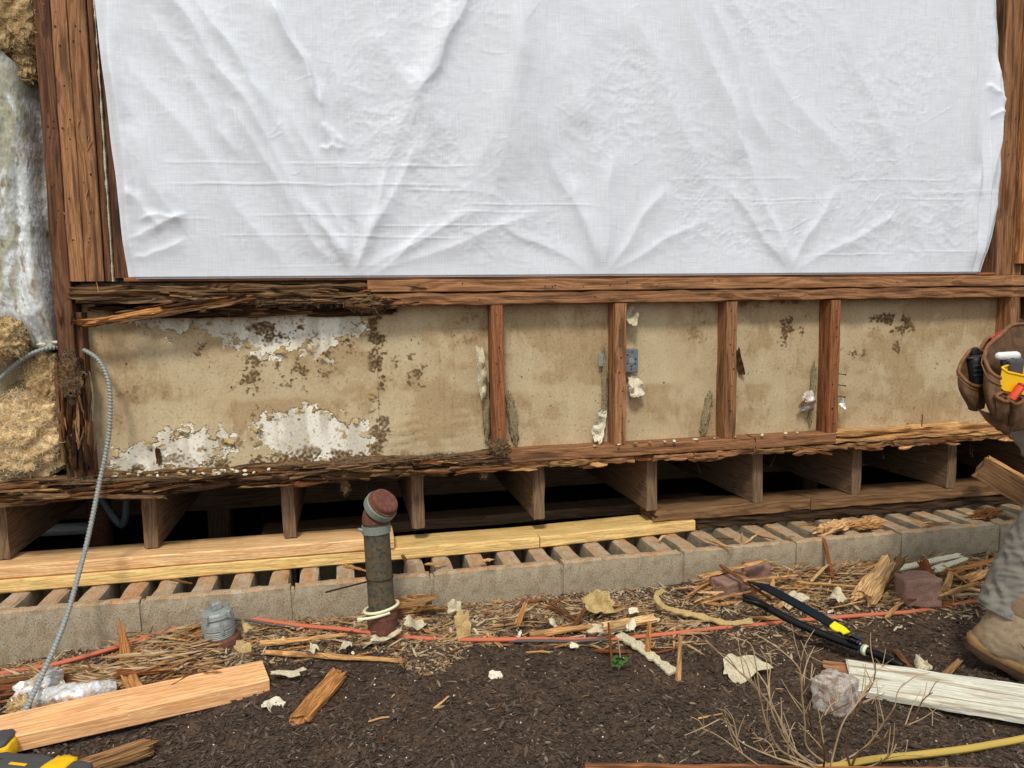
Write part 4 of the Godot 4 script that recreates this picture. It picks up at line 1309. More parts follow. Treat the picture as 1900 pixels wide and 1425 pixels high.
	for j in nv + 1:
		var y := lerpf(yb, yt, pow(float(j) / nv, 1.15))
		for i in nu + 1:
			var x := lerpf(rows[j].x, rows[j].y, float(i) / nu)
			var k := j * (nu + 1) + i
			pos[k] = Vector2(x, y)
			# soft billow and crumpling of different sizes, stronger in some places
			var cr := 0.5 + 0.9 * smoothstep(-0.3, 0.5, n3(x * 1.9, y * 1.9, 20.0))
			var r1 := absf(n3(x * 11.0 + y * 3.0, y * 13.0, 30.0))
			var r2 := absf(n3(x * 27.0, y * 31.0, 40.0))
			hgt[k] = 0.006 * n3(x * 2.4, y * 1.0, 10.0) + 0.0018 * n3(x * 7.0 + y * 1.5, y * 2.0, 11.0) - cr * (0.0014 * r1 + 0.0008 * r2 + 0.00075 * absf(n3(x * 58.0 + y * 12.0, y * 50.0, 50.0)) * smoothstep(-0.1, 0.45, n3(x * 2.6, y * 3.1, 60.0)))
	for f in fl:
		var a: Vector2 = f[0]
		var b: Vector2 = f[1]
		var ab := b - a
		var l2 := ab.length_squared()
		var hg: float = f[2]
		var wd: float = f[3]
		var sk: float = f[4]
		var rch := wd * 3.2
		var lo := a.min(b) - Vector2.ONE * rch
		var hi := a.max(b) + Vector2.ONE * rch
		var nr := Vector2(-ab.y, ab.x).normalized()
		var j0 := int(pow(clampf((lo.y - yb) / (yt - yb), 0.0, 1.0), 1.0 / 1.15) * nv)
		var j1 := mini(nv, int(pow(clampf((hi.y - yb) / (yt - yb), 0.0, 1.0), 1.0 / 1.15) * nv) + 1)
		for j in range(j0, j1 + 1):
			var i0 := clampi(int((lo.x - rows[j].x) / (rows[j].y - rows[j].x) * nu), 0, nu)
			var i1 := clampi(int((hi.x - rows[j].x) / (rows[j].y - rows[j].x) * nu) + 1, 0, nu)
			for i in range(i0, i1 + 1):
				var k := j * (nu + 1) + i
				var p := pos[k] - a
				var h := p.dot(ab) / l2
				if h < -0.15 or h > 1.15: continue
				var wob := wd * 0.5 * n3(h * 2.0 + a.x * 9.0, a.y * 7.0, 2.0)
				var d := (p.dot(nr) + wob) / wd
				if absf(d) > 3.2: continue
				if d > 0.0: d *= 1.0 + 1.6 * sk
				var ends := smoothstep(-0.15, 0.12, h) * (1.0 - smoothstep(0.88, 1.15, h))
				hgt[k] += hg * exp(-1.1 * pow(absf(d) + 0.02, 1.5)) * ends
	for j in nv + 1:
		for i in nu + 1:
			var k := j * (nu + 1) + i
			var y := pos[k].y
			var f := float(i) / nu
			var low := smoothstep(0.0, 0.10, y - yb)
			var z := -0.004 + hgt[k] * (0.25 + 0.75 * low) + 0.008 * low * sin(clampf((y - yb) / 1.2, 0.0, 1.0) * PI)
			# the side edges curl back into the opening
			z -= 0.012 * pow(1.0 - smoothstep(0.0, 0.016, f), 2.0) + 0.022 * pow(smoothstep(0.985, 1.0, f), 2.0)
			if y < yb + 0.004: z -= 0.004
			mb.add(Vector3(pos[k].x, y, z), pos[k])
	for j in nv:
		for i in nu:
			var p := j * (nu + 1) + i
			mb.quad(p, p + 1, p + nu + 2, p + nu + 1)
	tag(obj("white_sheet", mb.mesh(true), M.tarp), "creased white woven plastic sheet covering the window opening", "sheeting")

# ---------------------------------------------------------------- lumber between blocks and joists
func plank(a: Vector3, b: Vector3, H: float, D: float, m: Material, label: String, o := {}) -> MeshInstance3D:
	# a and b: front top corners of the two ends; the plank reaches back by D
	var r := obj("sill_plank", board(a.distance_to(b), H, D, o), m)
	var bs := along(b - a)
	r.basis = bs
	var back := bs.z if bs.z.z < 0.0 else -bs.z
	r.position = (a + b) * 0.5 - bs.y * H * 0.5 + back * D * 0.5
	tag(r, label, "plank", "sill planks on the block foundation")
	return r

func build_sill_planks() -> void:
	plank(Vector3(-1.15, 0.195, 0.008), Vector3(1.520, 0.195, 0.006), 0.038, 0.140, M.new_pine, "long new yellow pine sill plank lying directly on the blocks", {"n": 40, "ch": 0.004})
	plank(Vector3(1.524, 0.195, 0.006), Vector3(2.100, 0.195, -0.040), 0.038, 0.140, M.new_pine, "short new yellow pine sill plank running under the old timber", {"n": 12, "ch": 0.004})
	plank(Vector3(-1.2, 0.2345, -0.012), Vector3(1.045, 0.2345, 0.012), 0.038, 0.140, M.new_fir, "new tan sill plank stacked on top of the yellow one", {"n": 40, "ch": 0.004})
	plank(Vector3(1.955, 0.2365, -0.050), Vector3(2.560, 0.2365, -0.050), 0.040, 0.140, M.grey_wood, "weathered old sill plank with a split brown end", {"n": 26, "m": 3, "j": 0.003, "ej": 0.012, "jf": 9.0})
	plank(Vector3(2.563, 0.2365, -0.050), Vector3(4.6, 0.2365, -0.056), 0.040, 0.140, M.grey_wood, "long weathered old sill plank with mossy grey front", {"n": 60, "m": 3, "j": 0.003, "jf": 8.0})
	plank(Vector3(2.112, 0.1955, -0.058), Vector3(4.6, 0.1955, -0.060), 0.037, 0.135, M.black_wood, "blackened rotten old sill plank under the weathered ones", {"n": 80, "m": 5, "j": 0.005, "jf": 8.0, "pit": 0.02, "ej": 0.01})

# ---------------------------------------------------------------- insulation
func fibre_mesh() -> ArrayMesh:
	if M.has("_fib"): return M["_fib"]
	var mb := MB.new()
	for a in 6:
		var f := a / 5.0
		var p := Vector3(f - 0.5, 0.22 * sin(f * 4.2), 0.14 * sin(f * 6.0 + 1.0))
		mb.add(p + Vector3(0, 0, 0.5) * 0.036)
		mb.add(p - Vector3(0, 0, 0.5) * 0.036)
		mb.add(p + Vector3(0, 0.018, 0))
	for a in 5:
		for k in 3:
			mb.quad(a * 3 + k, a * 3 + (k + 1) % 3, a * 3 + 3 + (k + 1) % 3, a * 3 + 3 + k)
	M["_fib"] = mb.mesh(false)
	return M["_fib"]

func fibres_on(mesh: ArrayMesh, parent: Node, count: int, lmin: float, lmax: float, cols: Array, wide := 1.0, called := "loose_fibre") -> void:
	var vs: PackedVector3Array = mesh.surface_get_arrays(0)[Mesh.ARRAY_VERTEX]
	var ns: PackedVector3Array = mesh.surface_get_arrays(0)[Mesh.ARRAY_NORMAL]
	var mm := MultiMesh.new()
	mm.transform_format = MultiMesh.TRANSFORM_3D
	mm.use_colors = true
	mm.mesh = fibre_mesh()
	mm.instance_count = count
	for k in count:
		var i := rng.randi() % vs.size()
		var l := rf(lmin, lmax)
		var b := Basis.from_euler(Vector3(rf(0, TAU), rf(0, TAU), rf(0, TAU)))
		var p := vs[i].lerp(vs[rng.randi_range(maxi(0, i - 1), mini(vs.size() - 1, i + 1))], rng.randf()) + ns[i] * rf(-0.003, 0.006)
		mm.set_instance_transform(k, Transform3D(b * Basis.from_scale(Vector3(l, l * 0.8, l * wide)), p))
		mm.set_instance_color(k, cols[rng.randi() % cols.size()])
	var o := MultiMeshInstance3D.new()
	o.multimesh = mm
	o.material_override = M.chip
	o.name = called
	o.set_meta("kind", "stuff")
	parent.add_child(o, true)

func clump(label: String, at: Vector3, rad: Vector3, sd: float, m: Material, cols: Array, count: int, group := "", called := "insulation_clump", flen := 0.03) -> Node3D:
	var t := thing(called, label, "insulation", at, group)
	var mesh := lump(rad, 0.26, 2.6, sd, 72, 50, 0.25)
	obj("wool", mesh, m, t)
	fibres_on(mesh, t, int(count * 1.7), flen * 0.35, flen, cols)
	return t

func build_insulation() -> void:
	var gold := [Color(0.60, 0.42, 0.20), Color(0.70, 0.54, 0.30), Color(0.46, 0.29, 0.12), Color(0.76, 0.63, 0.41), Color(0.36, 0.24, 0.12)]
	var pale := [Color(0.72, 0.58, 0.37), Color(0.80, 0.69, 0.49), Color(0.55, 0.38, 0.19), Color(0.64, 0.47, 0.25)]
	# faced batt hanging in the left bay
	var t := thing("insulation_batt", "stained silvery faced insulation batt hanging beside the corner studs", "insulation")
	var mb := MB.new()
	var nu := 90
	var nv := 230
	for j in nv + 1:
		var f := float(j) / nv
		var v := lerpf(112.0, 646.0, f)
		var ur := lerpf(58.0, 103.0, smoothstep(0.0, 1.0, f)) + 4.0 * n3(f * 7.0, 1.0, 0.0)
		var ul := -190.0
		if f > 0.72: ul = lerpf(-190.0, 52.0, pow((f - 0.72) / 0.28, 0.8))
		if f < 0.13: ul += 0.0
		for i in nu + 1:
			var s := float(i) / nu
			var u := lerpf(ul, ur, s)
			var vt := v
			if f < 0.16: vt += (1.0 - f / 0.16) * (26.0 * n3(s * 9.0, 4.0, 0.0) + 30.0 * smoothstep(0.85, 0.95, s))
			var p := pz(u, vt, -0.02)
			var br := s * s * 3.0 - 2.0 * s * s * s
			var z := -0.055 + 0.050 * sin(clampf(s * 1.15, 0.0, 1.0) * PI * 0.55 + 0.75) - 0.075 * pow(smoothstep(0.80, 1.0, s), 2.0)
			z += 0.026 * absf(n3(p.x * 10.0 + p.y * 1.2, p.y * 1.5, 3.0)) + 0.006 * n3(p.x * 24.0, p.y * 5.0, 7.0) - 0.003 * absf(n3(p.x * 40.0, p.y * 16.0, 9.0)) - 0.0011 * absf(n3(p.x * 110.0, p.y * 60.0, 19.0))
			z -= 0.045 * smoothstep(0.86, 1.0, f)
			mb.add(Vector3(p.x, p.y, z), Vector2(s, f))
	for j in nv:
		for i in nu:
			var p := j * (nu + 1) + i
			mb.quad(p, p + nu + 1, p + nu + 2, p + 1)
	obj("facing", mb.mesh(true), M.batt_facing, t)
	var back := lump(Vector3(0.15, 0.36, 0.022), 0.1, 2.0, 3.0, 40, 30, 0.7)
	obj("wool", back, M.fluff, t, Vector3(-0.10, 1.30, -0.068))
	clump("golden brown insulation wool bulging out above the silvery facing", pz(4, 18, -0.03), Vector3(0.10, 0.112, 0.05), 11.0, M.fluff, gold, 2600, "", "insulation_clump", 0.035)
	clump("brown wad of insulation wedged between the facing and the studs", pz(48, 112, -0.05), Vector3(0.03, 0.055, 0.03), 12.0, M.fluff, gold, 500)
	clump("golden tuft of insulation at the torn lower edge of the facing", pz(2, 628, -0.01), Vector3(0.058, 0.052, 0.04), 14.0, M.fluff, gold, 1500)
	clump("big shaggy tan mass of insulation beside the rotten post foot", pz(24, 810, -0.045), Vector3(0.150, 0.105, 0.045), 17.0, M.fluff_pale, pale, 5200, "", "insulation_clump", 0.04)
	clump("shaggy orange tan insulation below the flexible metal conduit", pz(84, 712, -0.06), Vector3(0.045, 0.075, 0.03), 23.0, M.fluff, gold, 1600)
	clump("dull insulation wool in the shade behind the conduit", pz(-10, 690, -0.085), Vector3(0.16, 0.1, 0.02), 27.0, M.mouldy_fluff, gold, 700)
	for q in [[64, 641, 0.02], [92, 637, 0.02]]:
		var o := obj("plaster_crumb", lump(Vector3(0.012, 0.005, 0.008), 0.4, 2.0, q[0], 12, 8), M.white_scrap, null, pz(q[0], q[1], q[2]) - Vector3(0, 0, 0.05))
		tag(o, "white crumb caught under the silvery insulation facing", "crumb", "white crumbs under the facing")

# ---------------------------------------------------------------- torn bits round the studs, electrical box
func hang(called: String, u: float, v: float, z: float, w: float, h: float, m: Material, label: String, cat: String, crumple := 0.012, roll := 0.0, sd := 0.0, yaw := 0.0) -> MeshInstance3D:
	var o := obj(called, scrap(w, h, crumple, sd + u * 0.13, 0.0015, 0.28), m, null, pz(u, v, z))
	o.basis = Basis(Vector3.UP, yaw) * Basis(Vector3.BACK, roll) * Basis(Vector3.RIGHT, PI * 0.5)
	tag(o, label, cat)
	return o

func mould(u: float, v: float, z: float, rad: Vector3, label: String, sd: float, roll := 0.0) -> void:
	var cols := [Color(0.52, 0.44, 0.28), Color(0.12, 0.105, 0.07), Color(0.70, 0.66, 0.52), Color(0.62, 0.56, 0.40)]
	var t := thing("mouldy_wool", label, "insulation", pz(u, v, z))
	t.rotation.z = roll
	var mesh := lump(rad, 0.32, 2.6, sd, 36, 34, 0.3)
	obj("wool", mesh, M.mouldy_fluff, t)
	fibres_on(mesh, t, 260, 0.006, 0.016, cols)

func build_wall_scraps() -> void:
	hang("torn_paper", 893, 690, -0.028, 0.028, 0.165, M.torn_paper, "white torn paper hanging left of the first short stud from the rotten end", "paper", 0.016, 0.06)
	hang("torn_paper", 1172, 586, -0.045, 0.036, 0.062, M.torn_paper, "cream crumpled paper tuft above the metal box", "paper", 0.02, -0.2)
	hang("torn_paper", 1114, 790, -0.02, 0.042, 0.105, M.white_scrap, "curled white paper standing at the foot of the stud with the metal box", "paper", 0.022, -0.15)
	hang("torn_paper", 1177, 716, -0.045, 0.055, 0.070, M.white_scrap, "crumpled white paper wad right below the metal box", "paper", 0.024, 0.3)
	hang("torn_paper", 1373, 672, -0.055, 0.022, 0.10, M.stained_flap, "dark torn flap sticking out right of the third short stud", "paper", 0.01, 0.25)
	hang("torn_paper", 1878, 572, -0.045, 0.035, 0.05, M.torn_paper, "pale paper scrap in the top corner behind the worker", "paper", 0.012, 0.2)
	hang("foil_wad", 1493, 745, -0.045, 0.055, 0.07, M.bright_foil, "crumpled dull foil wad beside the last short stud", "foil", 0.03, 0.4)
	hang("foil_wad", 1561, 746, -0.02, 0.022, 0.04, M.bright_foil, "small foil tuft poking out right of the last short stud", "foil", 0.016, 0.0)
	hang("plaster_strip", 165, 755, -0.055, 0.030, 0.26, M.torn_paper, "broken whitish plaster edge along the rotten post", "plaster", 0.01, -0.02)
	hang("torn_flap", 294, 848, -0.062, 0.014, 0.055, M.stained_flap, "brown torn slit flap in the white patch of wallboard", "paper", 0.006, 0.05)
	mould(951, 778, -0.062, Vector3(0.014, 0.074, 0.012), "mouldy speckled wool right of the first short stud from the rotten end", 4.0, 0.12)
	mould(902, 762, -0.062, Vector3(0.010, 0.09, 0.012), "black mouldy wool left of the first short stud from the rotten end", 5.0)
	mould(1121, 720, -0.062, Vector3(0.008, 0.12, 0.010), "thin mouldy wool strip behind the stud with the metal box", 6.0)
	mould(1310, 768, -0.062, Vector3(0.012, 0.07, 0.012), "mouldy grey wool left of the third short stud", 7.0, -0.2)
	mould(1507, 730, -0.058, Vector3(0.007, 0.10, 0.010), "twisted mouldy wool strip left of the last short stud", 8.0, -0.05)
	mould(1872, 640, -0.06, Vector3(0.014, 0.10, 0.014), "mouldy wool at the wall end behind the tool pouch", 9.0)
	# metal electrical box
	var a := pz(1160, 648, -0.035)
	var b := pz(1184, 691, -0.035)
	var c := (a + b) * 0.5
	var w := absf(b.x - a.x)
	var h := absf(a.y - b.y)
	var t := thing("electrical_box", "small grey metal electrical box screwed to a stud", "electrical box", c)
	obj("body", board(w, h, 0.036, {"n": 2, "ch": 0.003, "j": 0.0}), M.zinc_grey, t, Vector3(0, 0, -0.02))
	obj("knockout", lathe([Vector2(0.0, 0.0016), Vector2(0.0085, 0.0016), Vector2(0.0095, 0.0008), Vector2(0.0095, -0.001)], 20), M.zinc, t, Vector3(0, 0, -0.0015)).rotation.x = PI * 0.5
	for q in [[-0.6, 0.5], [0.62, 0.15], [-0.62, -0.2], [0.0, -0.72], [0.1, 0.75], [0.62, -0.25], [0.0, -0.48]]:  # dark discs stand for the open holes in the box cover
		var o := obj("screw_hole_disc", lathe([Vector2(0.0, 0.0008), Vector2(0.0024, 0.0008), Vector2(0.003, -0.001)], 10), M.nail_rust, t, Vector3(q[0] * w * 0.5, q[1] * h * 0.5, -0.0013))
		o.rotation.x = PI * 0.5
	obj("bracket", board(0.012, h * 0.9, 0.002, {"n": 1, "ch": 0.0005, "j": 0.0}), M.zinc, t, Vector3(w * 0.5 + 0.005, 0, -0.03))
	obj("flange", board(0.016, 0.042, 0.002, {"n": 1, "ch": 0.0005, "j": 0.0}), M.zinc, t, pz(1115, 668, -0.05) - c)
	# dirt, roots and crumbs on the plate and under the rotten sill
	var tangle := [Color(0.14, 0.095, 0.06), Color(0.22, 0.15, 0.095), Color(0.30, 0.22, 0.145), Color(0.09, 0.06, 0.04)]
	var spots := [["root_tangle", 925, 832, 0.008, Vector3(0.034, 0.024, 0.014), "fuzzy grey root tangle at the foot of the first short stud", 420], ["root_tangle", 815, 850, 0.012, Vector3(0.10, 0.010, 0.016), "brown root tangle on the crumbling bottom plate", 700], ["root_tangle", 640, 862, 0.012, Vector3(0.20, 0.009, 0.016), "long brown root mat on the bottom plate below the white patches", 1000], ["root_tangle", 680, 562, -0.01, Vector3(0.06, 0.022, 0.02), "dark root tangle hanging where the rotten sill ends", 600], ["root_tangle", 560, 560, -0.01, Vector3(0.17, 0.010, 0.015), "dark fringe of roots under the rotten sill", 1200], ["root_tangle", 130, 700, 0.006, Vector3(0.026, 0.055, 0.012), "crumbly brown dirt stuck on the rotten corner post", 900], ["root_tangle", 640, 892, 0.02, Vector3(0.012, 0.035, 0.008), "small root tassel hanging below the bottom plate", 160], ["root_tangle", 898, 872, 0.02, Vector3(0.010, 0.022, 0.008), "dry tuft dangling below the plate by the first short stud", 120], ["root_tangle", 250, 890, 0.01, Vector3(0.20, 0.007, 0.016), "fibrous dirt on the rotten plate beside the conduit", 600]]
	for s in spots:
		var r := thing(s[0], s[5], "roots", pz(s[1], s[2], s[3]))
		var mesh := lump(s[4], 0.5, 2.5, s[1] * 0.1, 30, 20)
		obj("core", mesh, M.rot_wood, r)
		fibres_on(mesh, r, s[6], 0.008, 0.026, tangle, 1.3, "root_fibre")
	for k in 46:
		var u := rf(200, 500) if k < 34 else rf(1100, 1520)
		var v := 882.0 - (u - 200.0) * 0.02 + rf(-6, 4) if k < 34 else lerpf(828.0, 800.0, (u - 1100) / 420.0)
		var o := obj("plaster_crumb", lump(Vector3(rf(0.004, 0.011), rf(0.002, 0.005), rf(0.003, 0.008)), 0.4, 2.2, k * 3.0, 10, 7), M.white_scrap if k % 3 else M.tan_paper, null, pz(u, v, rf(0.0, 0.02)))
		o.rotation = Vector3(rf(-0.4, 0.4), rf(0, 6), rf(-0.4, 0.4))
		tag(o, "small whitish plaster crumb lying on the bottom plate", "crumb", "plaster crumbs on the bottom plate")

# ---------------------------------------------------------------- pipes that stand in the ground
func build_pipes() -> void:
	var p0 := gp(712, 1172)
	if p0.z < 0.215: p0.z = 0.215
	p0.y = ground_y(p0.x, p0.z) - 0.02
	var ptop := pz(697, 964, p0.z - 0.012)
	var t := thing("vent_pipe", "upright rusty stained pipe with a tilted round cap", "pipe", p0)
	var ax := (ptop - p0).normalized()
	var L := ptop.distance_to(p0)
	var B := Basis(Quaternion(Vector3.UP, ax))
	var o := obj("pipe", lathe([Vector2(0.0, L), Vector2(0.0365, L), Vector2(0.0365, L * 0.35), Vector2(0.0365, 0.0)], 32), M.stained_pipe, t)
	o.basis = B
	o = obj("coupling", lathe([Vector2(0.0366, 0.088), Vector2(0.043, 0.083), Vector2(0.0445, 0.078), Vector2(0.0445, 0.064), Vector2(0.0425, 0.062), Vector2(0.042, 0.03), Vector2(0.041, -0.05)], 32), M.rusty_iron, t)
	o.basis = B
	o = obj("clamp", lathe([Vector2(0.0366, L - 0.014), Vector2(0.0400, L - 0.014), Vector2(0.0400, L - 0.036), Vector2(0.0366, L - 0.036)], 32), M.clamp_steel, t)
	o.basis = B
	obj("clamp_screw", lathe([Vector2(0, 0.008), Vector2(0.005, 0.008), Vector2(0.005, -0.008), Vector2(0, -0.008)], 8), M.zinc, t, ax * (L - 0.024) + Vector3(-0.043, 0.0, 0.01)).rotation.z = 1.2
	var nd := Vector3(0.50, 0.70, 0.50).normalized()
	var pc := ax * L
	o = obj("neck", tube(smooth_path([pc - ax * 0.01, pc + ax * 0.004, pc + ax * 0.010 + nd * 0.008], 0.004), 0.0372, 28), M.rusty_iron, t)
	var cc := pz(711, 934, p0.z + 0.008) - p0
	o = obj("flange", lathe([Vector2(0.0, -0.030), Vector2(0.040, -0.030), Vector2(0.0465, -0.026), Vector2(0.0475, -0.022), Vector2(0.0475, -0.006), Vector2(0.0455, -0.003), Vector2(0.0, -0.003)], 36), M.clamp_steel, t, cc)
	o.basis = Basis(Quaternion(Vector3.UP, nd))
	o = obj("cap", lathe([Vector2(0.0, 0.0135), Vector2(0.034, 0.0135), Vector2(0.0385, 0.011), Vector2(0.0405, 0.006), Vector2(0.0405, -0.002), Vector2(0.0445, -0.0025), Vector2(0.0455, -0.006), Vector2(0.0455, -0.012)], 36), M.rusty_iron, t, cc + nd * 0.004)
	o.basis = Basis(Quaternion(Vector3.UP, nd))
	# thin wire with a loose rod end, and a cream cable tie
	var ring := []
	for k in 33: ring.push_back(ax * (L * 0.52) + Vector3(cos(TAU * k / 32), 0, sin(TAU * k / 32)) * 0.0375)
	obj("wire", tube(PackedVector3Array(ring), 0.0015, 6), M.nail_rust, t)
	var wa := ax * (L * 0.52) + Vector3(-0.03, 0.0, 0.026)
	var wb := pz(604, 1099, p0.z + 0.06) - p0
	obj("wire_end", tube(smooth_path([wa, wa.lerp(wb, 0.35) + Vector3(0, 0.0, 0), wb], 0.02), 0.0025, 6), M.nail_rust, t)
	var tie := thing("cable_tie", "loose cream plastic cable tie looped round the pipe foot", "cable tie", p0)
	var tr := []
	for k in 41:
		var an := TAU * k / 40.0
		tr.push_back(ax * 0.092 + Vector3(cos(an) * 0.0475 - 0.001, 0.010 * cos(an - 0.4), sin(an) * 0.0475))
	var tm := MB.new()
	tube_into(tm, PackedVector3Array(tr), func(_d, _f, ang): return 0.0045 if absf(sin(ang)) < 0.8 else 0.0035, 8)
	obj("band", tm.mesh(true), M.cream_tie, tie)
	obj("tail", tube(smooth_path([ax * 0.090 + Vector3(0.02, 0.0, 0.044), ax * 0.087 + Vector3(-0.02, -0.003, 0.05), ax * 0.086 + Vector3(-0.066, -0.006, 0.046)], 0.01), 0.0042, 8), M.cream_tie, tie)
	obj("head", board(0.014, 0.010, 0.008, {"n": 1, "j": 0.0, "ch": 0.0015}), M.cream_tie, tie, ax * 0.086 + Vector3(-0.062, -0.006, 0.046))
	# short grey clean-out fitting
	var f0 := gp(411, 1193)
	if f0.z < 0.215: f0.z = 0.215
	f0.y = ground_y(f0.x, f0.z) - 0.005
	var ft := pz(399, 1120, f0.z)
	var fa := (ft - f0).normalized()
	var s := ft.distance_to(f0) / 0.115
	var c := thing("pipe_fitting", "short grey threaded pipe fitting with a square plug on rusty collar", "pipe fitting", f0)
	c.basis = Basis(Quaternion(Vector3.UP, fa)).scaled(Vector3.ONE * s)
	obj("collar", lathe([Vector2(0.0, 0.026), Vector2(0.034, 0.026), Vector2(0.044, 0.022), Vector2(0.047, 0.010), Vector2(0.045, -0.03)], 30), M.rusty_iron, c, Vector3(0.004, 0, 0))
	obj("thread", lathe([Vector2(0.030, 0.024), Vector2(0.036, 0.026), Vector2(0.038, 0.030), Vector2(0.036, 0.032), Vector2(0.0385, 0.035), Vector2(0.0365, 0.037), Vector2(0.039, 0.040), Vector2(0.037, 0.042), Vector2(0.0395, 0.045), Vector2(0.036, 0.048)], 30), M.zinc, c)
	obj("body", lathe([Vector2(0.036, 0.046), Vector2(0.0395, 0.052), Vector2(0.0385, 0.066), Vector2(0.034, 0.078), Vector2(0.034, 0.082)], 30), M.zinc, c)
	obj("cap", lathe([Vector2(0.0, 0.1), Vector2(0.022, 0.1), Vector2(0.034, 0.097), Vector2(0.0385, 0.092), Vector2(0.0395, 0.082), Vector2(0.036, 0.079), Vector2(0.030, 0.078)], 30), M.zinc, c)
	for k in 4:
		var an := TAU * k / 4.0 + 0.5
		var lg := obj("lug", board(0.012, 0.020, 0.012, {"n": 1, "ch": 0.003, "j": 0.0003}), M.zinc, c, Vector3(cos(an) * 0.0395, 0.088, sin(an) * 0.0395))
		lg.rotation.y = -an
		var rb := obj("rib", board(0.008, 0.036, 0.007, {"n": 1, "ch": 0.002, "j": 0.0003}), M.zinc, c, Vector3(cos(an + 0.7) * 0.0375, 0.06, sin(an + 0.7) * 0.0375))
		rb.rotation.y = -an - 0.7
	obj("square_plug", board(0.024, 0.020, 0.024, {"n": 1, "ch": 0.003, "j": 0.0004}), M.zinc, c, Vector3(0, 0.109, 0)).rotation.y = 0.5

# ---------------------------------------------------------------- conduit, cords, hose
func build_cords() -> void:
	var pts := []
	for q in [[-60, 775, -0.045], [0, 704, -0.03], [40, 668, -0.012], [75, 650, -0.012], [102, 645, -0.03], [128, 642, -0.05], [152, 648, -0.028], [182, 667, -0.004], [200, 702, 0.012], [205, 745, 0.02], [203, 800, 0.028], [195, 850, 0.042], [186, 890, 0.06], [176, 940, 0.095], [162, 1005, 0.15], [147, 1062, 0.21], [128, 1130, 0.29], [104, 1195, 0.37], [72, 1265, 0.47], [42, 1330, 0.56], [20, 1372, 0.63], [-12, 1410, 0.70], [-60, 1440, 0.76]]:
		pts.push_back(pz(q[0], q[1], q[2]))
	var e: Vector3 = pts[pts.size() - 1]
	pts.push_back(Vector3(e.x - 0.25, ground_y(e.x - 0.25, e.z) + 0.012, e.z + 0.05))
	var mb := MB.new()
	tube_into(mb, smooth_path(pts, 0.00105), func(d, _f, ang): return 0.0050 + 0.0022 * pow(0.5 + 0.5 * sin(d * TAU / 0.0095 + ang), 0.8), 12)
	tag(obj("metal_conduit", mb.mesh(true), M.zinc), "ribbed grey flexible metal conduit hanging from the rotten post to the ground", "conduit")
	# extension cord, partly buried
	var cp := []
	for q in [[-120, 1268, 0.008], [0, 1250, 0.008], [100, 1233, 0.012], [200, 1206, 0.014], [290, 1177, 0.016], [350, 1160, 0.018], [385, 1150, 0.02], [430, 1146, 0.022], [480, 1150, 0.016], [560, 1161, 0.012], [640, 1168, 0.010], [720, 1178, 0.010], [790, 1185, 0.008], [840, 1187, -0.004], [900, 1187, 0.006], [1000, 1186, 0.006], [1060, 1187, 0.007], [1120, 1186, 0.006], [1180, 1182, 0.007], [1260, 1174, 0.008], [1320, 1167, 0.007], [1365, 1163, -0.002], [1420, 1158, 0.003], [1500, 1150, 0.004], [1570, 1144, 0.008], [1640, 1139, 0.008], [1682, 1136, 0.004], [1720, 1131, -0.008], [1770, 1122, 0.006], [1810, 1115, 0.006], [1880, 1108, 0.0], [1960, 1098, -0.004]]:
		cp.push_back(gp(q[0], q[1], q[2]))
	tag(obj("extension_cord", tube(smooth_path(cp, 0.015), 0.0062, 10), M.orange_cord), "dusty orange extension cord running along the foundation through the debris", "cord")
	cp = []
	for q in [[880, 1195, -0.006], [940, 1190, 0.006], [1000, 1189, 0.012], [1060, 1190, 0.011], [1110, 1187, 0.008], [1140, 1188, -0.006]]:
		cp.push_back(gp(q[0], q[1], q[2] + 0.004))
	tag(obj("grey_cord", tube(smooth_path(cp, 0.012), 0.0048, 8), M.grey_cord), "short visible length of dull grey cord beside the orange one", "cord")
	cp = []
	for q in [[432, 1149, 0.026], [470, 1152, 0.026], [510, 1160, 0.02], [560, 1165, 0.006], [600, 1172, -0.01]]:
		cp.push_back(gp(q[0], q[1], q[2]))
	tag(obj("grey_cord", tube(smooth_path(cp, 0.012), 0.004, 8), M.grey_cord), "thin dark cord leaving the grey pipe fitting", "cord")
	cp = []
	for q in [[1380, 1450, 0.006], [1480, 1432, 0.008], [1560, 1420, 0.010], [1620, 1409, 0.012], [1700, 1401, 0.012], [1790, 1390, 0.012], [1860, 1378, 0.012], [1960, 1362, 0.012], [2150, 1350, 0.012]]:
		cp.push_back(gp(q[0], q[1], q[2]))
	tag(obj("garden_hose", tube(smooth_path(cp, 0.02), 0.0078, 10), M.yellow_hose), "dull yellow hose lying behind the bare shrub", "hose")

# ---------------------------------------------------------------- boards and tools on the ground
func ground_board(called: String, u0: float, v0: float, u1: float, v1: float, y: float, H: float, D: float, m: Material, label: String, o := {}, extend0 := 0.0, extend1 := 0.0, roll := 0.0) -> MeshInstance3D:
	# the pixels mark its far top edge
	var a := py(u0, v0, y)
	var b := py(u1, v1, y)
	var d := (b - a).normalized()
	a -= d * extend0
	b += d * extend1
	var r := obj(called, board(a.distance_to(b), H, D, o), m)
	var bs := along(b - a)
	var front := bs.z if bs.z.z > 0.0 else -bs.z
	r.basis = bs * Basis(Vector3.RIGHT, roll)
	r.position = (a + b) * 0.5 - bs.y * H * 0.5 + front * D * 0.5
	tag(r, label, "board")
	return r

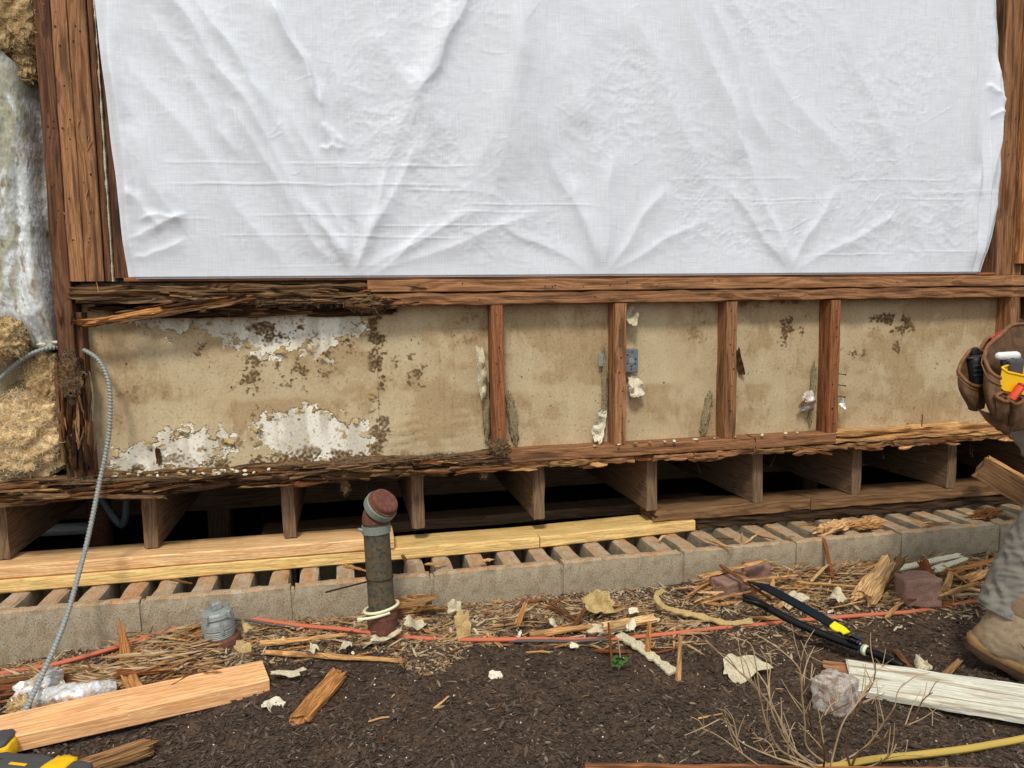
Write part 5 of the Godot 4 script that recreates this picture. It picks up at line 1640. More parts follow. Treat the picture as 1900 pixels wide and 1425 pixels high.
func build_lumber_and_tools() -> void:
	ground_board("lumber_board", 0, 1326, 486, 1224, 0.062, 0.040, 0.118, M.new_fir_pink, "clean new reddish board lying in front of the shiny foil", {"n": 20, "ch": 0.003}, 0.75, 0.0)
	ground_board("lumber_board", 1085, 1414, 1500, 1419, 0.034, 0.038, 0.12, M.old_fir_red, "reddish brown board edge lying below the bare shrub", {"n": 20, "m": 2, "j": 0.0015}, 0.0, 0.35)
	ground_board("painted_board", 1572, 1228, 1900, 1276, 0.042, 0.020, 0.125, M.white_paint, "peeling white painted board behind the bare shrub", {"n": 40, "m": 3, "j": 0.0016, "ej": 0.01}, 0.0, 0.45, 0.16)
	ground_board("broken_batten", 1535, 1226, 1600, 1236, 0.032, 0.014, 0.055, M.old_fir_tan, "broken brown batten end under the peeling white board", {"n": 8, "m": 3, "j": 0.003, "ej": 0.02})
	ground_board("broken_batten", 178, 1398, 262, 1370, 0.026, 0.018, 0.05, M.rot_tan, "split tan batten poking out under the new reddish board", {"n": 12, "m": 3, "j": 0.003, "ej": 0.02}, 0.12, 0.02)
	# plank leaning against a joist end beside the worker's leg
	var a := pz(1822, 862, 0.03)
	var b := pz(1990, 962, 0.24)
	var o := obj("leaning_plank", board(a.distance_to(b) * 1.9, 0.085, 0.035, {"n": 22, "m": 3, "j": 0.003, "ej": 0.012, "jf": 9.0}), M.grey_wood)
	o.basis = along(b - a)
	o.position = a + (b - a) * 0.95 - o.basis.y * 0.012
	tag(o, "weathered plank with a raw broken edge leaning beside the worker's leg", "plank")
	var lip := obj("raw_edge", board(a.distance_to(b) * 1.88, 0.010, 0.034, {"n": 22, "m": 2, "j": 0.002, "ej": 0.01}), M.splinter_tan, o, Vector3(0, 0.0475, 0))
	lip.set_meta("label", "pale freshly split edge")
	# black round pry bar
	var t := thing("pry_bar", "black round wrecking bar with a forked flat end", "pry bar")
	var bar := [gp(1425, 1128, 0.075), gp(1470, 1152, 0.068), gp(1530, 1178, 0.052), gp(1600, 1204, 0.038), gp(1650, 1224, 0.022), gp(1676, 1236, 0.014)]
	obj("shaft", tube(smooth_path(bar, 0.01), 0.0105, 12), M.black_steel, t)
	for s in 2:
		var q := [gp(1425, 1128, 0.075), gp(1405, 1119 - s * 3, 0.08), gp(1378, 1113 - s * 9, 0.088 + s * 0.006)]
		obj("claw", tube(smooth_path(q, 0.008), func(_d, f, _a): return lerpf(0.0108, 0.0055, f), 10), M.black_steel, t)
	obj("chisel_end", tube(smooth_path([gp(1672, 1234, 0.015), gp(1686, 1240, 0.012), gp(1700, 1250, 0.006)], 0.006), func(_d, f, ang): return 0.0105 * (1.0 - 0.75 * f * absf(sin(ang))), 12), M.black_steel, t)
	var la: Vector3 = gp(1570, 1192, 0.046)
	var lb2: Vector3 = gp(1602, 1205, 0.037)
	obj("label_sleeve", tube(smooth_path([la, la.lerp(lb2, 0.5), lb2], 0.006), 0.0132, 14), M.silver_print, t)
	for k in 5:
		var f0 := la.lerp(lb2, 0.12 + k * 0.18)
		obj("label_print", tube(PackedVector3Array([f0, f0 + (lb2 - la) * 0.09]), 0.0135, 14), M.black_plastic, t)
	obj("tape_ring", tube(PackedVector3Array([lb2, lb2 + (lb2 - la).normalized() * 0.008]), 0.0145, 12), M.cream_tie, t)
	# blue flat bar with a splash of yellow
	var f := thing("flat_bar", "dark blue flat pry bar with a yellow paint mark", "pry bar")
	var pth := smooth_path([gp(1392, 1080, 0.062), gp(1415, 1087, 0.082), gp(1470, 1116, 0.086), gp(1530, 1150, 0.08), gp(1560, 1168, 0.073)], 0.01)
	var mb := MB.new()
	strip(mb, pth, 0.034, 0.006, Vector3(0.1, 0.9, 0.42))
	obj("bar", mb.mesh(false), M.blue_steel, f)
	mb = MB.new()
	strip(mb, smooth_path([gp(1560, 1168, 0.073), gp(1573, 1178, 0.064), gp(1584, 1183, 0.064), gp(1590, 1182, 0.082)], 0.006), 0.030, 0.006, Vector3(0.1, 0.9, 0.42))
	obj("hooked_end", mb.mesh(false), M.blue_steel, f)
	mb = MB.new()
	strip(mb, smooth_path([gp(1543, 1158, 0.0785), gp(1560, 1168, 0.0755), gp(1571, 1175, 0.069)], 0.004), 0.030, 0.0035, Vector3(0.1, 0.9, 0.42), 0.35)
	obj("paint_mark", mb.mesh(false), M.yellow_paint, f)
	# cordless tool in the lower left corner
	var c := gp(72, 1446, 0.036)
	var d := thing("power_tool", "black and yellow cordless power tool lying on its side", "power tool", c)
	d.basis = along(gp(230, 1462, 0.04) - gp(-40, 1432, 0.04))
	obj("motor_housing", lump(Vector3(0.088, 0.031, 0.040), 0.04, 1.2, 3.0, 36, 24, 0.62), M.grey_plastic, d, Vector3(-0.035, 0.0, 0))
	obj("yellow_shell", lump(Vector3(0.026, 0.0335, 0.043), 0.03, 1.2, 5.0, 30, 20, 0.7), M.yellow_plastic, d, Vector3(0.035, 0.0, 0))
	obj("front_housing", lump(Vector3(0.030, 0.031, 0.036), 0.05, 1.4, 7.0, 30, 20, 0.55), M.grey_plastic, d, Vector3(0.072, 0.0, 0))
	for s in [-1.0, 1.0]:
		obj("name_strip", board(0.036, 0.0012, 0.007, {"n": 1, "j": 0.0, "ch": 0.0002}), M.yellow_plastic, d, Vector3(-0.038, 0.0318, s * 0.010 - 0.004) if s > 0 else Vector3(-0.038, 0.0, 0.0415)).rotation.x = 0.0 if s > 0 else PI * 0.5
	for k in 4:
		obj("air_slot", board(0.003, 0.0012, 0.022, {"n": 1, "j": 0.0, "ch": 0.0002}), M.black_plastic, d, Vector3(-0.096 + k * 0.007, 0.0288, 0.0)).rotation.y = 0.5
	var gear := obj("gear_ring", lathe([Vector2(0.0, 0.012), Vector2(0.016, 0.012), Vector2(0.020, 0.008), Vector2(0.021, -0.012), Vector2(0.0, -0.012)], 22), M.steel, d, Vector3(0.098, 0.004, 0))
	gear.rotation.z = PI * 0.5
	obj("guard", tube(smooth_path([Vector3(0.085, 0.03, 0.01), Vector3(0.115, 0.024, 0.014), Vector3(0.140, 0.008, 0.02), Vector3(0.158, -0.02, 0.03)], 0.006), 0.0042, 8), M.yellow_plastic, d)
	obj("handle", lump(Vector3(0.024, 0.024, 0.075), 0.05, 1.2, 9.0, 26, 18, 0.4), M.grey_plastic, d, Vector3(-0.06, -0.008, 0.085))
	var e := thing("tool_battery", "rounded black and yellow end of a tool beside the conduit", "power tool", gp(2, 1394, 0.04))
	obj("shell", lump(Vector3(0.028, 0.024, 0.032), 0.05, 1.2, 2.0, 28, 18, 0.5), M.yellow_plastic, e)
	obj("rubber_cap", lump(Vector3(0.026, 0.012, 0.033), 0.05, 1.2, 4.0, 26, 14, 0.5), M.grey_plastic, e, Vector3(-0.005, 0.02, -0.006))
	# foil faced insulation rag behind the new board
	var g := thing("foil_rag", "crumpled shiny foil insulation rag behind the new reddish board", "foil")
	var fp := [gp(24, 1306, 0.02), gp(52, 1294, 0.028), gp(95, 1296, 0.03), gp(150, 1286, 0.028), gp(214, 1276, 0.022)]
	mb = MB.new()
	tube_into(mb, smooth_path(fp, 0.004), func(dd, ff, ang): return (0.017 + 0.012 * sin(ff * PI)) * (0.95 + 0.22 * n3(dd * 9.0, cos(ang) * 0.9, sin(ang) * 0.9) - 0.16 * absf(n3(dd * 38.0, cos(ang) * 0.7 + dd * 6.0, sin(ang) * 0.7)) - 0.07 * absf(n3(dd * 80.0, cos(ang) * 2.0, sin(ang) * 2.0))), 30)
	obj("foil", mb.mesh(true), M.bright_foil, g)
	obj("wool", lump(Vector3(0.03, 0.022, 0.02), 0.5, 2.4, 3.0, 22, 16), M.fluff, g, gp(40, 1312, 0.02))
	var g2 := obj("foil_scrap", scrap(0.11, 0.05, 0.03, 44.0), M.bright_foil, g, gp(75, 1268, 0.05))
	g2.basis = Basis.from_euler(Vector3(0.9, 0.6, 0.2))

func strip(mb: MB, pts: PackedVector3Array, w: float, th: float, up: Vector3, ragged := 0.0) -> void:
	var base := mb.v.size()
	var n := pts.size()
	for k in n:
		var t := (pts[mini(k + 1, n - 1)] - pts[maxi(k - 1, 0)]).normalized()
		var s := t.cross(up).normalized()
		var nn := s.cross(t).normalized()
		var ww := w * (1.0 + ragged * n3(k * 0.12, w * 90.0, 0.0))
		for q in [[-0.5, 0.5], [0.5, 0.5], [0.5, -0.5], [-0.5, -0.5]]:
			mb.add(pts[k] + s * (q[0] * ww + ragged * w * 0.35 * n3(k * 0.11, q[0] * 9.0, w * 50.0)) + nn * (q[1] * th + ragged * th * 1.4 * n3(k * 0.09, q[0] * 2.0, 8.0)), Vector2(k * 0.05, q[0]))
	for k in n - 1:
		for q in 4:
			var a := base + k * 4 + q
			var b := base + k * 4 + (q + 1) % 4
			mb.quad(a, a + 4, b + 4, b)
	mb.quad(base, base + 1, base + 2, base + 3)
	mb.quad(base + (n - 1) * 4, base + (n - 1) * 4 + 3, base + (n - 1) * 4 + 2, base + (n - 1) * 4 + 1)

# ---------------------------------------------------------------- stones
func stone(u: float, v: float, rad: Vector3, turn: float, m: Material, label: String, sd: float, lift := 0.7) -> void:
	var p := gp(u, v)
	p.y = ground_y(p.x, p.z) + rad.y * lift
	var o := obj("stone", lump(rad, 0.075, 1.05, sd, 44, 30, 0.95), m, null, p)
	o.rotation = Vector3(rf(-0.08, 0.08), turn, rf(-0.08, 0.08))
	tag(o, label, "stone", "rough building stones in the debris")

func build_stones() -> void:
	stone(1702, 1114, Vector3(0.054, 0.043, 0.044), -0.25, M.pink_stone, "blocky purple pink stone with a flat greyish top", 31.0, 0.85)
	stone(1548, 1312, Vector3(0.044, 0.040, 0.040), 0.5, M.pale_stone, "pale mottled stone against the peeling white board", 36.0, 0.8)
	stone(1352, 1100, Vector3(0.046, 0.030, 0.040), 0.3, M.pink_stone, "pink granular stone half buried in splinters beside the flat bar", 41.0, 0.75)
	stone(1402, 1078, Vector3(0.040, 0.032, 0.032), -0.4, M.pink_stone, "pink stone leaning on the blocks beneath splinters", 44.0, 1.0)

# ---------------------------------------------------------------- splinters and scraps
var slivers := []

func splinter(a: Vector3, b: Vector3, w: float, m: Material, label: String, group: String, th := 0.4) -> MeshInstance3D:
	if slivers.is_empty():
		for k in 16: slivers.push_back(sliver(1.0, 1.0, 1.0, k * 1.37 + 0.3, 0.0))
	var o := obj("wood_splinter", slivers[rng.randi() % 16], m)
	var L := a.distance_to(b)
	o.transform = Transform3D(along(b - a) * Basis(Vector3.RIGHT, rf(-0.5, 0.5)) * Basis.from_scale(Vector3(L, w * th, w)), (a + b) * 0.5)
	tag(o, label, "splinter", group)
	return o

func heap(count: int, u0: float, u1: float, v0: float, v1: float, lmin: float, lmax: float, yaw: float, dev: float, mats: Array, label: String, group: String, pile := 0.03, wmax := 0.02) -> void:
	for k in count:
		var u := rf(u0, u1)
		var v := lerpf(v0, v1, rng.randf())
		var h := pile * rng.randf() * rng.randf()
		var p := gp(u, v, h + 0.004)
		if p.z < 0.18: p.z = 0.18 + rng.randf() * 0.03
		var L := lerpf(lmin, lmax, pow(rng.randf(), 1.8))
		var an := yaw + rng.randfn(0, dev)
		var d := Vector3(cos(an), rng.randfn(0, 0.12), sin(an)) * L * 0.5
		if (p - d).z < 0.17 or (p + d).z < 0.17: d.z *= 0.2
		var a := p - d
		var b := p + d
		a.y = maxf(a.y, ground_y(a.x, a.z) + 0.002)
		b.y = maxf(b.y, ground_y(b.x, b.z) + 0.002)
		var mk: String = mats[rng.randi() % mats.size()]
		splinter(a, b, clampf(L * rf(0.05, 0.13), 0.003, wmax), M[mk], "%s %s splinter %s" % ["long" if L > lerpf(lmin, lmax, 0.4) else "short", hue(mk), label], group)

func hue(m: String) -> String:
	return {"splinter_orange": "orange", "splinter_tan": "tan", "splinter_brown": "brown", "splinter_red": "reddish", "splinter_pale": "pale", "splinter_grey": "grey"}[m]

func one(u0: float, v0: float, l0: float, u1: float, v1: float, l1: float, w: float, m: Material, label: String, th := 0.4) -> void:
	var o := splinter(gp(u0, v0, l0), gp(u1, v1, l1), w, m, label, "", th)
	var a := gp(u0, v0, l0)
	var b := gp(u1, v1, l1)
	o.mesh = board(a.distance_to(b), w * th, w, {"n": 12, "m": 3, "j": w * 0.07, "jf": 9.0, "pf": 120.0, "ej": w * 0.55, "ch": 0.0012, "taper": rf(0.0, 0.45), "us": 0.5})
	o.basis = along(b - a) * Basis(Vector3.RIGHT, rf(-0.4, 0.4))
	o.remove_meta("group")

# a sliver stuck upright in the ground, leaning sideways
func stand(u: float, v: float, H: float, lean: float, w: float, m: Material, label: String, th := 0.4, taper := 0.35) -> void:
	var a := gp(u, v, -0.01)
	if a.z < 0.20: a.z = 0.20
	var o := obj("wood_splinter", board(H + 0.01, w * th, w, {"n": 12, "m": 3, "j": w * 0.05, "jf": 9.0, "pf": 120.0, "ej": w * 0.3, "ch": 0.001, "taper": taper, "us": 0.5}), m)
	var d := Vector3(lean, 1.0, -0.12).normalized()
	# the broad face looks out from the wall
	o.basis = Basis(d, Vector3(0, 0.12, 1).normalized(), d.cross(Vector3(0, 0.12, 1).normalized()))
	o.basis = o.basis.orthonormalized()
	o.position = a + d * (H + 0.01) * 0.5
	tag(o, label, "splinter")

func ground_scrap(u: float, v: float, w: float, h: float, crumple: float, m: Material, label: String, cat := "paper", lift := 0.012, tilt := 0.2, turn := -1.0) -> void:
	var o := obj("torn_scrap", scrap(w, h, crumple, u * 0.31, 0.0018, 0.22, 6, 24), m, null, gp(u, v, lift))
	o.basis = Basis(Vector3.UP, turn if turn > -0.5 else rf(0, TAU)) * Basis(Vector3.RIGHT, tilt)
	tag(o, label, cat)

func build_debris() -> void:
	# single pieces one can pick out
	one(556, 1334, 0.010, 632, 1246, 0.018, 0.046, M.splinter_orange, "broad orange splinter with a hollow lying on bare mulch", 0.35)
	one(492, 1210, 0.012, 748, 1226, 0.010, 0.016, M.splinter_tan, "long thin straight tan splinter between the pipe and the new board", 0.4)
	one(480, 1195, 0.02, 640, 1178, 0.02, 0.02, M.splinter_tan, "tan splinter pointing from the grey fitting to the capped pipe", 0.35)
	stand(237, 1234, 0.108, -0.12, 0.038, M.splinter_orange, "pointed orange wood shard standing upright against the cord", 0.2, 0.8)
	one(215, 1250, 0.022, 325, 1242, 0.018, 0.026, M.splinter_red, "flat dark red brown slat at the foot of the upright shard", 0.35)
	one(105, 1252, 0.02, 208, 1284, 0.012, 0.022, M.splinter_brown, "brown splinter above the shiny foil", 0.5)
	one(258, 1290, 0.01, 238, 1256, 0.016, 0.032, M.splinter_orange, "short orange chip touching the new reddish board", 0.4)
	stand(1200, 1226, 0.088, 0.12, 0.016, M.splinter_orange, "crumbly orange sliver standing up beside the orange cord", 0.6)
	stand(1258, 1270, 0.112, 0.1, 0.014, M.splinter_tan, "tan sliver standing upright on the bare mulch", 0.5)
	stand(1137, 1246, 0.118, -0.05, 0.008, M.splinter_brown, "thin dark stake standing beside the green seedling", 0.8)
	one(1120, 1164, 0.03, 1216, 1147, 0.03, 0.026, M.splinter_pale, "pale grey squared splinter across the debris", 0.5)
	one(985, 1178, 0.012, 1110, 1160, 0.016, 0.02, M.splinter_tan, "tan batten sliver ending at the pale foam", 0.5)
	one(1022, 1120, 0.03, 1070, 1150, 0.02, 0.016, M.splinter_brown, "brown splinter slanting down from the blocks", 0.5)
	one(1060, 1172, 0.012, 1085, 1130, 0.045, 0.013, M.splinter_brown, "dark splinter propped against the yellow foam", 0.6)
	one(960, 1160, 0.01, 975, 1120, 0.06, 0.018, M.splinter_orange, "orange splinter propped against the blocks", 0.4)
	one(900, 1172, 0.014, 930, 1200, 0.008, 0.013, M.splinter_tan, "small tan splinter lying over the cord", 0.4)
	one(1602, 1112, 0.02, 1650, 1042, 0.10, 0.062, M.splinter_pale, "pale weathered rotten chunk leaning on the blocks", 0.55)
	one(1622, 1100, 0.03, 1672, 1036, 0.105, 0.045, M.rot_wood, "dark brown rotten chunk behind the pale weathered one", 0.5)
	one(1528, 1000, 0.11, 1545, 1072, 0.02, 0.012, M.splinter_red, "reddish brown strip standing against the block face", 0.6)
	one(1660, 1056, 0.03, 1782, 1030, 0.05, 0.022, M.white_scrap, "long white flaking strip by the blocks", 0.3)
	one(1735, 1056, 0.06, 1792, 1036, 0.06, 0.026, M.white_scrap, "short white flaking strip above the purple stone", 0.25)
	one(1712, 1042, 0.09, 1728, 1075, 0.06, 0.03, M.splinter_red, "red brown block end behind the purple stone", 0.7)
	one(1748, 1112, 0.01, 1765, 1062, 0.05, 0.026, M.splinter_tan, "frayed tan chunk standing beside the purple stone", 0.5)
	one(1750, 1050, 0.055, 1822, 1102, 0.015, 0.014, M.splinter_orange, "straight orange splinter slanting beside the purple stone", 0.6)
	one(1765, 1060, 0.05, 1880, 1030, 0.07, 0.026, M.splinter_orange, "long orange splinter near the worker's leg", 0.4)
	one(1790, 1076, 0.03, 1868, 1048, 0.055, 0.034, M.splinter_tan, "wide pale orange slab near the worker's leg", 0.4)
	one(1338, 1050, 0.085, 1430, 1112, 0.06, 0.012, M.splinter_brown, "dark sharp splinter crossing the pink stone", 0.6)
	one(1300, 1070, 0.05, 1420, 1040, 0.09, 0.03, M.splinter_tan, "wide tan slab on the pink stones", 0.35)
	one(1300, 1118, 0.02, 1406, 1094, 0.055, 0.013, M.splinter_tan, "straight tan splinter over the pink granular stone", 0.5)
	one(1378, 1078, 0.075, 1478, 1068, 0.05, 0.013, M.splinter_tan, "straight light splinter above the flat bar", 0.5)
	one(1480, 1080, 0.04, 1640, 1092, 0.02, 0.018, M.splinter_tan, "long tan splinter behind the flat bar", 0.4)
	one(1390, 1146, 0.012, 1470, 1148, 0.010, 0.012, M.splinter_tan, "tan splinter under the black bar", 0.5)
	one(1660, 1206, 0.012, 1690, 1240, 0.018, 0.015, M.splinter_brown, "brown splinter beside the chisel end of the bar", 0.5)
	one(1750, 1255, 0.006, 1780, 1225, 0.03, 0.018, M.splinter_grey, "dark grey sliver rising behind the white board", 0.5)
	one(1295, 1333, 0.008, 1340, 1324, 0.010, 0.006, M.splinter_tan, "tiny tan splinter alone on bare mulch before the shrub", 0.5)
	one(802, 1318, 0.006, 832, 1292, 0.010, 0.007, M.splinter_tan, "tiny tan splinter alone on bare mulch before the pipe", 0.5)
	one(0, 1266, 0.016, 95, 1256, 0.016, 0.018, M.splinter_brown, "brown splinter left of the conduit below the cord", 0.5)
	one(-40, 1282, 0.012, 85, 1272, 0.016, 0.02, M.splinter_red, "reddish splinter left of the conduit near the foil", 0.5)
	one(712, 1130, 0.02, 800, 1118, 0.045, 0.06, M.rot_tan, "crumbling orange rotten chunk wedged behind the capped pipe", 0.6)
	# heaps of look-alikes
	heap(55, 230, 400, 1160, 1270, 0.03, 0.14, -0.35, 0.35, ["splinter_orange", "splinter_brown", "splinter_tan", "splinter_red"], "in the heap beside the grey pipe fitting", "splinters heaped beside the grey fitting", 0.05)
	heap(20, 0, 230, 1235, 1300, 0.03, 0.12, 0.1, 0.5, ["splinter_brown", "splinter_red", "splinter_orange"], "between the block face and the shiny foil", "splinters beside the foil", 0.02)
	heap(26, 430, 700, 1150, 1225, 0.02, 0.10, 0.1, 0.6, ["splinter_orange", "splinter_tan", "splinter_brown"], "strewn between the fitting and the capped pipe", "splinters between fitting and pipe", 0.012, 0.013)
	heap(60, 730, 1250, 1105, 1210, 0.02, 0.11, 0.1, 0.7, ["splinter_orange", "splinter_tan", "splinter_brown", "splinter_red"], "strewn along the blocks right of the capped pipe", "splinters right of the capped pipe", 0.015, 0.014)
	heap(95, 1290, 1900, 1030, 1125, 0.03, 0.19, -0.15, 0.5, ["splinter_tan", "splinter_orange", "splinter_tan", "splinter_pale", "splinter_brown"], "in the big heap round the stones", "splinters heaped round the stones", 0.06, 0.016)
	heap(16, 500, 1500, 1230, 1400, 0.012, 0.05, 0.0, 1.2, ["splinter_tan", "splinter_brown", "splinter_grey"], "scattered on the bare mulch", "tiny splinters on bare mulch", 0.004, 0.006)
	# splinters left on the block tops
	for k in 24:
		var u := rf(1310, 1900) if k < 18 else rf(300, 1300)
		var p := pz(u, lerpf(1040.0, 950.0, u / 1900.0), 0.1)
		p.y = 0.162 + rng.randf() * 0.012
		p.z = rf(0.0, 0.14)
		var L := rf(0.03, 0.13)
		var an := rng.randfn(0.2, 0.6)
		var d := Vector3(cos(an), rng.randfn(0, 0.06), sin(an)) * L * 0.5
		splinter(p - d, p + d, rf(0.004, 0.014), M[["splinter_tan", "splinter_orange", "splinter_brown", "splinter_pale"][k % 4]], ["tan", "orange", "brown", "pale"][k % 4] + " splinter lying on top of the open concrete blocks", "splinters on the block tops")
	for q in [[1600, 968, 0.065, "knotty twisted tan chunk on top of the blocks", "splinter_tan"], [1830, 952, 0.05, "grey brown chunk on the block tops near the worker", "splinter_brown"], [1545, 985, 0.07, "weathered chunk bridging the block cores", "splinter_pale"]]:
		var p := pz(q[0], q[1], 0.08)
		p.y = 0.170
		var o := obj("wood_chunk", lump(Vector3(q[2], 0.013, 0.020), 0.6, 2.0, q[0], 30, 18, 0.3, false), M[q[4]], null, p)
		o.rotation = Vector3(0.2, rf(-0.5, 0.5), 0.1)
		tag(o, q[3], "wood chunk")
	# torn paper, foam and curled strips
	ground_scrap(1380, 1240, 0.125, 0.062, 0.016, M.torn_paper, "large curled white paper scrap on bare mulch", "paper", 0.018, 0.25, 0.15)
	ground_scrap(858, 1162, 0.040, 0.075, 0.014, M.tan_paper, "folded tan paper scrap right of the capped pipe", "paper", 0.035, 0.9, 0.3)
	ground_scrap(1110, 1118, 0.085, 0.07, 0.02, M.tan_paper, "ragged yellowish foam sheet leaning on the blocks", "foam", 0.05, 0.9, 0.0)
	ground_scrap(920, 1252, 0.036, 0.022, 0.012, M.white_scrap, "small white paper crumb alone on bare mulch", "paper", 0.008)
	ground_scrap(535, 1252, 0.085, 0.030, 0.016, M.torn_paper, "dirty pale scrap right of the new board's end", "paper", 0.012, 0.2, -0.4)
	ground_scrap(508, 1305, 0.04, 0.05, 0.022, M.white_scrap, "crumpled white flakes at the corner of the new board", "paper", 0.01)
	ground_scrap(715, 1182, 0.085, 0.022, 0.018, M.torn_paper, "pale crust lying over the cord at the pipe foot", "crust", 0.028, 0.3, 0.4)
	ground_scrap(770, 1160, 0.075, 0.024, 0.018, M.torn_paper, "grey and cream crust right of the pipe foot", "crust", 0.024, 0.3, 0.5)
	ground_scrap(690, 1192, 0.05, 0.02, 0.014, M.torn_paper, "cream crust in front of the pipe foot", "crust", 0.016, 0.3, 0.2)
	ground_scrap(580, 1208, 0.06, 0.025, 0.02, M.torn_paper, "cream flake left of the pipe by the long tan splinter", "flake", 0.012)
	ground_scrap(640, 1205, 0.05, 0.025, 0.02, M.torn_paper, "cream flake beside the long tan splinter", "flake", 0.012)
	ground_scrap(450, 1200, 0.045, 0.028, 0.022, M.tan_paper, "folded tan flake beside the grey fitting", "flake", 0.016)
	ground_scrap(458, 1165, 0.03, 0.03, 0.02, M.tan_paper, "tan flake behind the grey fitting", "flake", 0.03)
	ground_scrap(1480, 1118, 0.075, 0.035, 0.02, M.torn_paper, "pale yellow foam piece behind the flat bar", "foam", 0.022)
	ground_scrap(1555, 1118, 0.07, 0.04, 0.02, M.torn_paper, "pale yellow foam lump behind the yellow paint mark", "foam", 0.022)
	ground_scrap(1880, 1068, 0.07, 0.04, 0.02, M.tan_paper, "tan foam piece beside the worker's leg", "foam", 0.02)
	ground_scrap(1708, 1233, 0.045, 0.035, 0.02, M.torn_paper, "dirty crumpled scrap at the end of the black bar", "paper", 0.014, 0.6)
	ground_scrap(1065, 1200, 0.025, 0.018, 0.012, M.white_scrap, "white flake lying on the grey cord", "flake", 0.016)
	ground_scrap(1025, 1158, 0.03, 0.02, 0.016, M.torn_paper, "cream foam crumb below the blocks", "foam", 0.014)
	ground_scrap(840, 1130, 0.04, 0.03, 0.02, M.torn_paper, "cream crust against the blocks right of the pipe", "crust", 0.04, 0.8)
	ground_scrap(1175, 1140, 0.03, 0.02, 0.014, M.white_scrap, "white flake above the pale squared splinter", "flake", 0.014)
	ground_scrap(1172, 1165, 0.022, 0.026, 0.018, M.white_scrap, "white foam bit stuck on the pale squared splinter", "foam", 0.045)
	ground_scrap(110, 1255, 0.035, 0.045, 0.02, M.tan_paper, "olive tan paper fold by the conduit", "paper", 0.03, 0.8)
	for k in 60:
		var u := rf(420, 1880)
		var o := obj("pale_flake", scrap(rf(0.008, 0.028), rf(0.006, 0.016), 0.008, k * 7.7, 0.001, 0.4, 4, 12), [M.torn_paper, M.white_scrap, M.tan_paper][k % 3], null, gp(u, lerpf(1205.0, 1125.0, (u - 420.0) / 1460.0) + rf(-45, 25), 0.006))
		if o.position.z < 0.185: o.position.z = 0.19
		o.rotation = Vector3(rf(-0.6, 0.6), rf(0, 6), rf(-0.6, 0.6))
		tag(o, "small cream flake lying among the splinters below the blocks", "flake", "cream flakes below the blocks")
	var w := obj("pale_wool_tuft", lump(Vector3(0.016, 0.014, 0.012), 0.5, 2.5, 9.0, 24, 18), M.fluff, null, gp(1640, 1108, 0.01))
	tag(w, "round tan wool tuft left of the purple stone", "tuft")
	for q in [["curled_strip", [[1232, 1096, 0.05], [1218, 1104, 0.06], [1222, 1118, 0.045], [1240, 1130, 0.03], [1290, 1142, 0.018], [1350, 1156, 0.012], [1396, 1152, 0.012]], 0.018, "long curled cream strip ending in a hook", 0.3], ["pale_crust_strip", [[1148, 1178, 0.014], [1180, 1196, 0.012], [1215, 1222, 0.010], [1250, 1248, 0.008]], 0.026, "long pale crumbling strip crossing under the cord", 0.35], ["pale_crust_strip", [[1090, 1166, 0.016], [1120, 1168, 0.016], [1165, 1160, 0.018]], 0.03, "black and white mottled strip under the pale squared splinter", 0.35]]:
		var pts := []
		for e in q[1]: pts.push_back(gp(e[0], e[1], e[2]))
		var mb := MB.new()
		strip(mb, smooth_path(pts, 0.004), q[2], 0.006, Vector3(0.1, 0.8, 0.5), q[4])
		tag(obj(q[0], mb.mesh(false), M.tan_paper if q[0] == "curled_strip" else M.torn_paper), q[3], "strip")

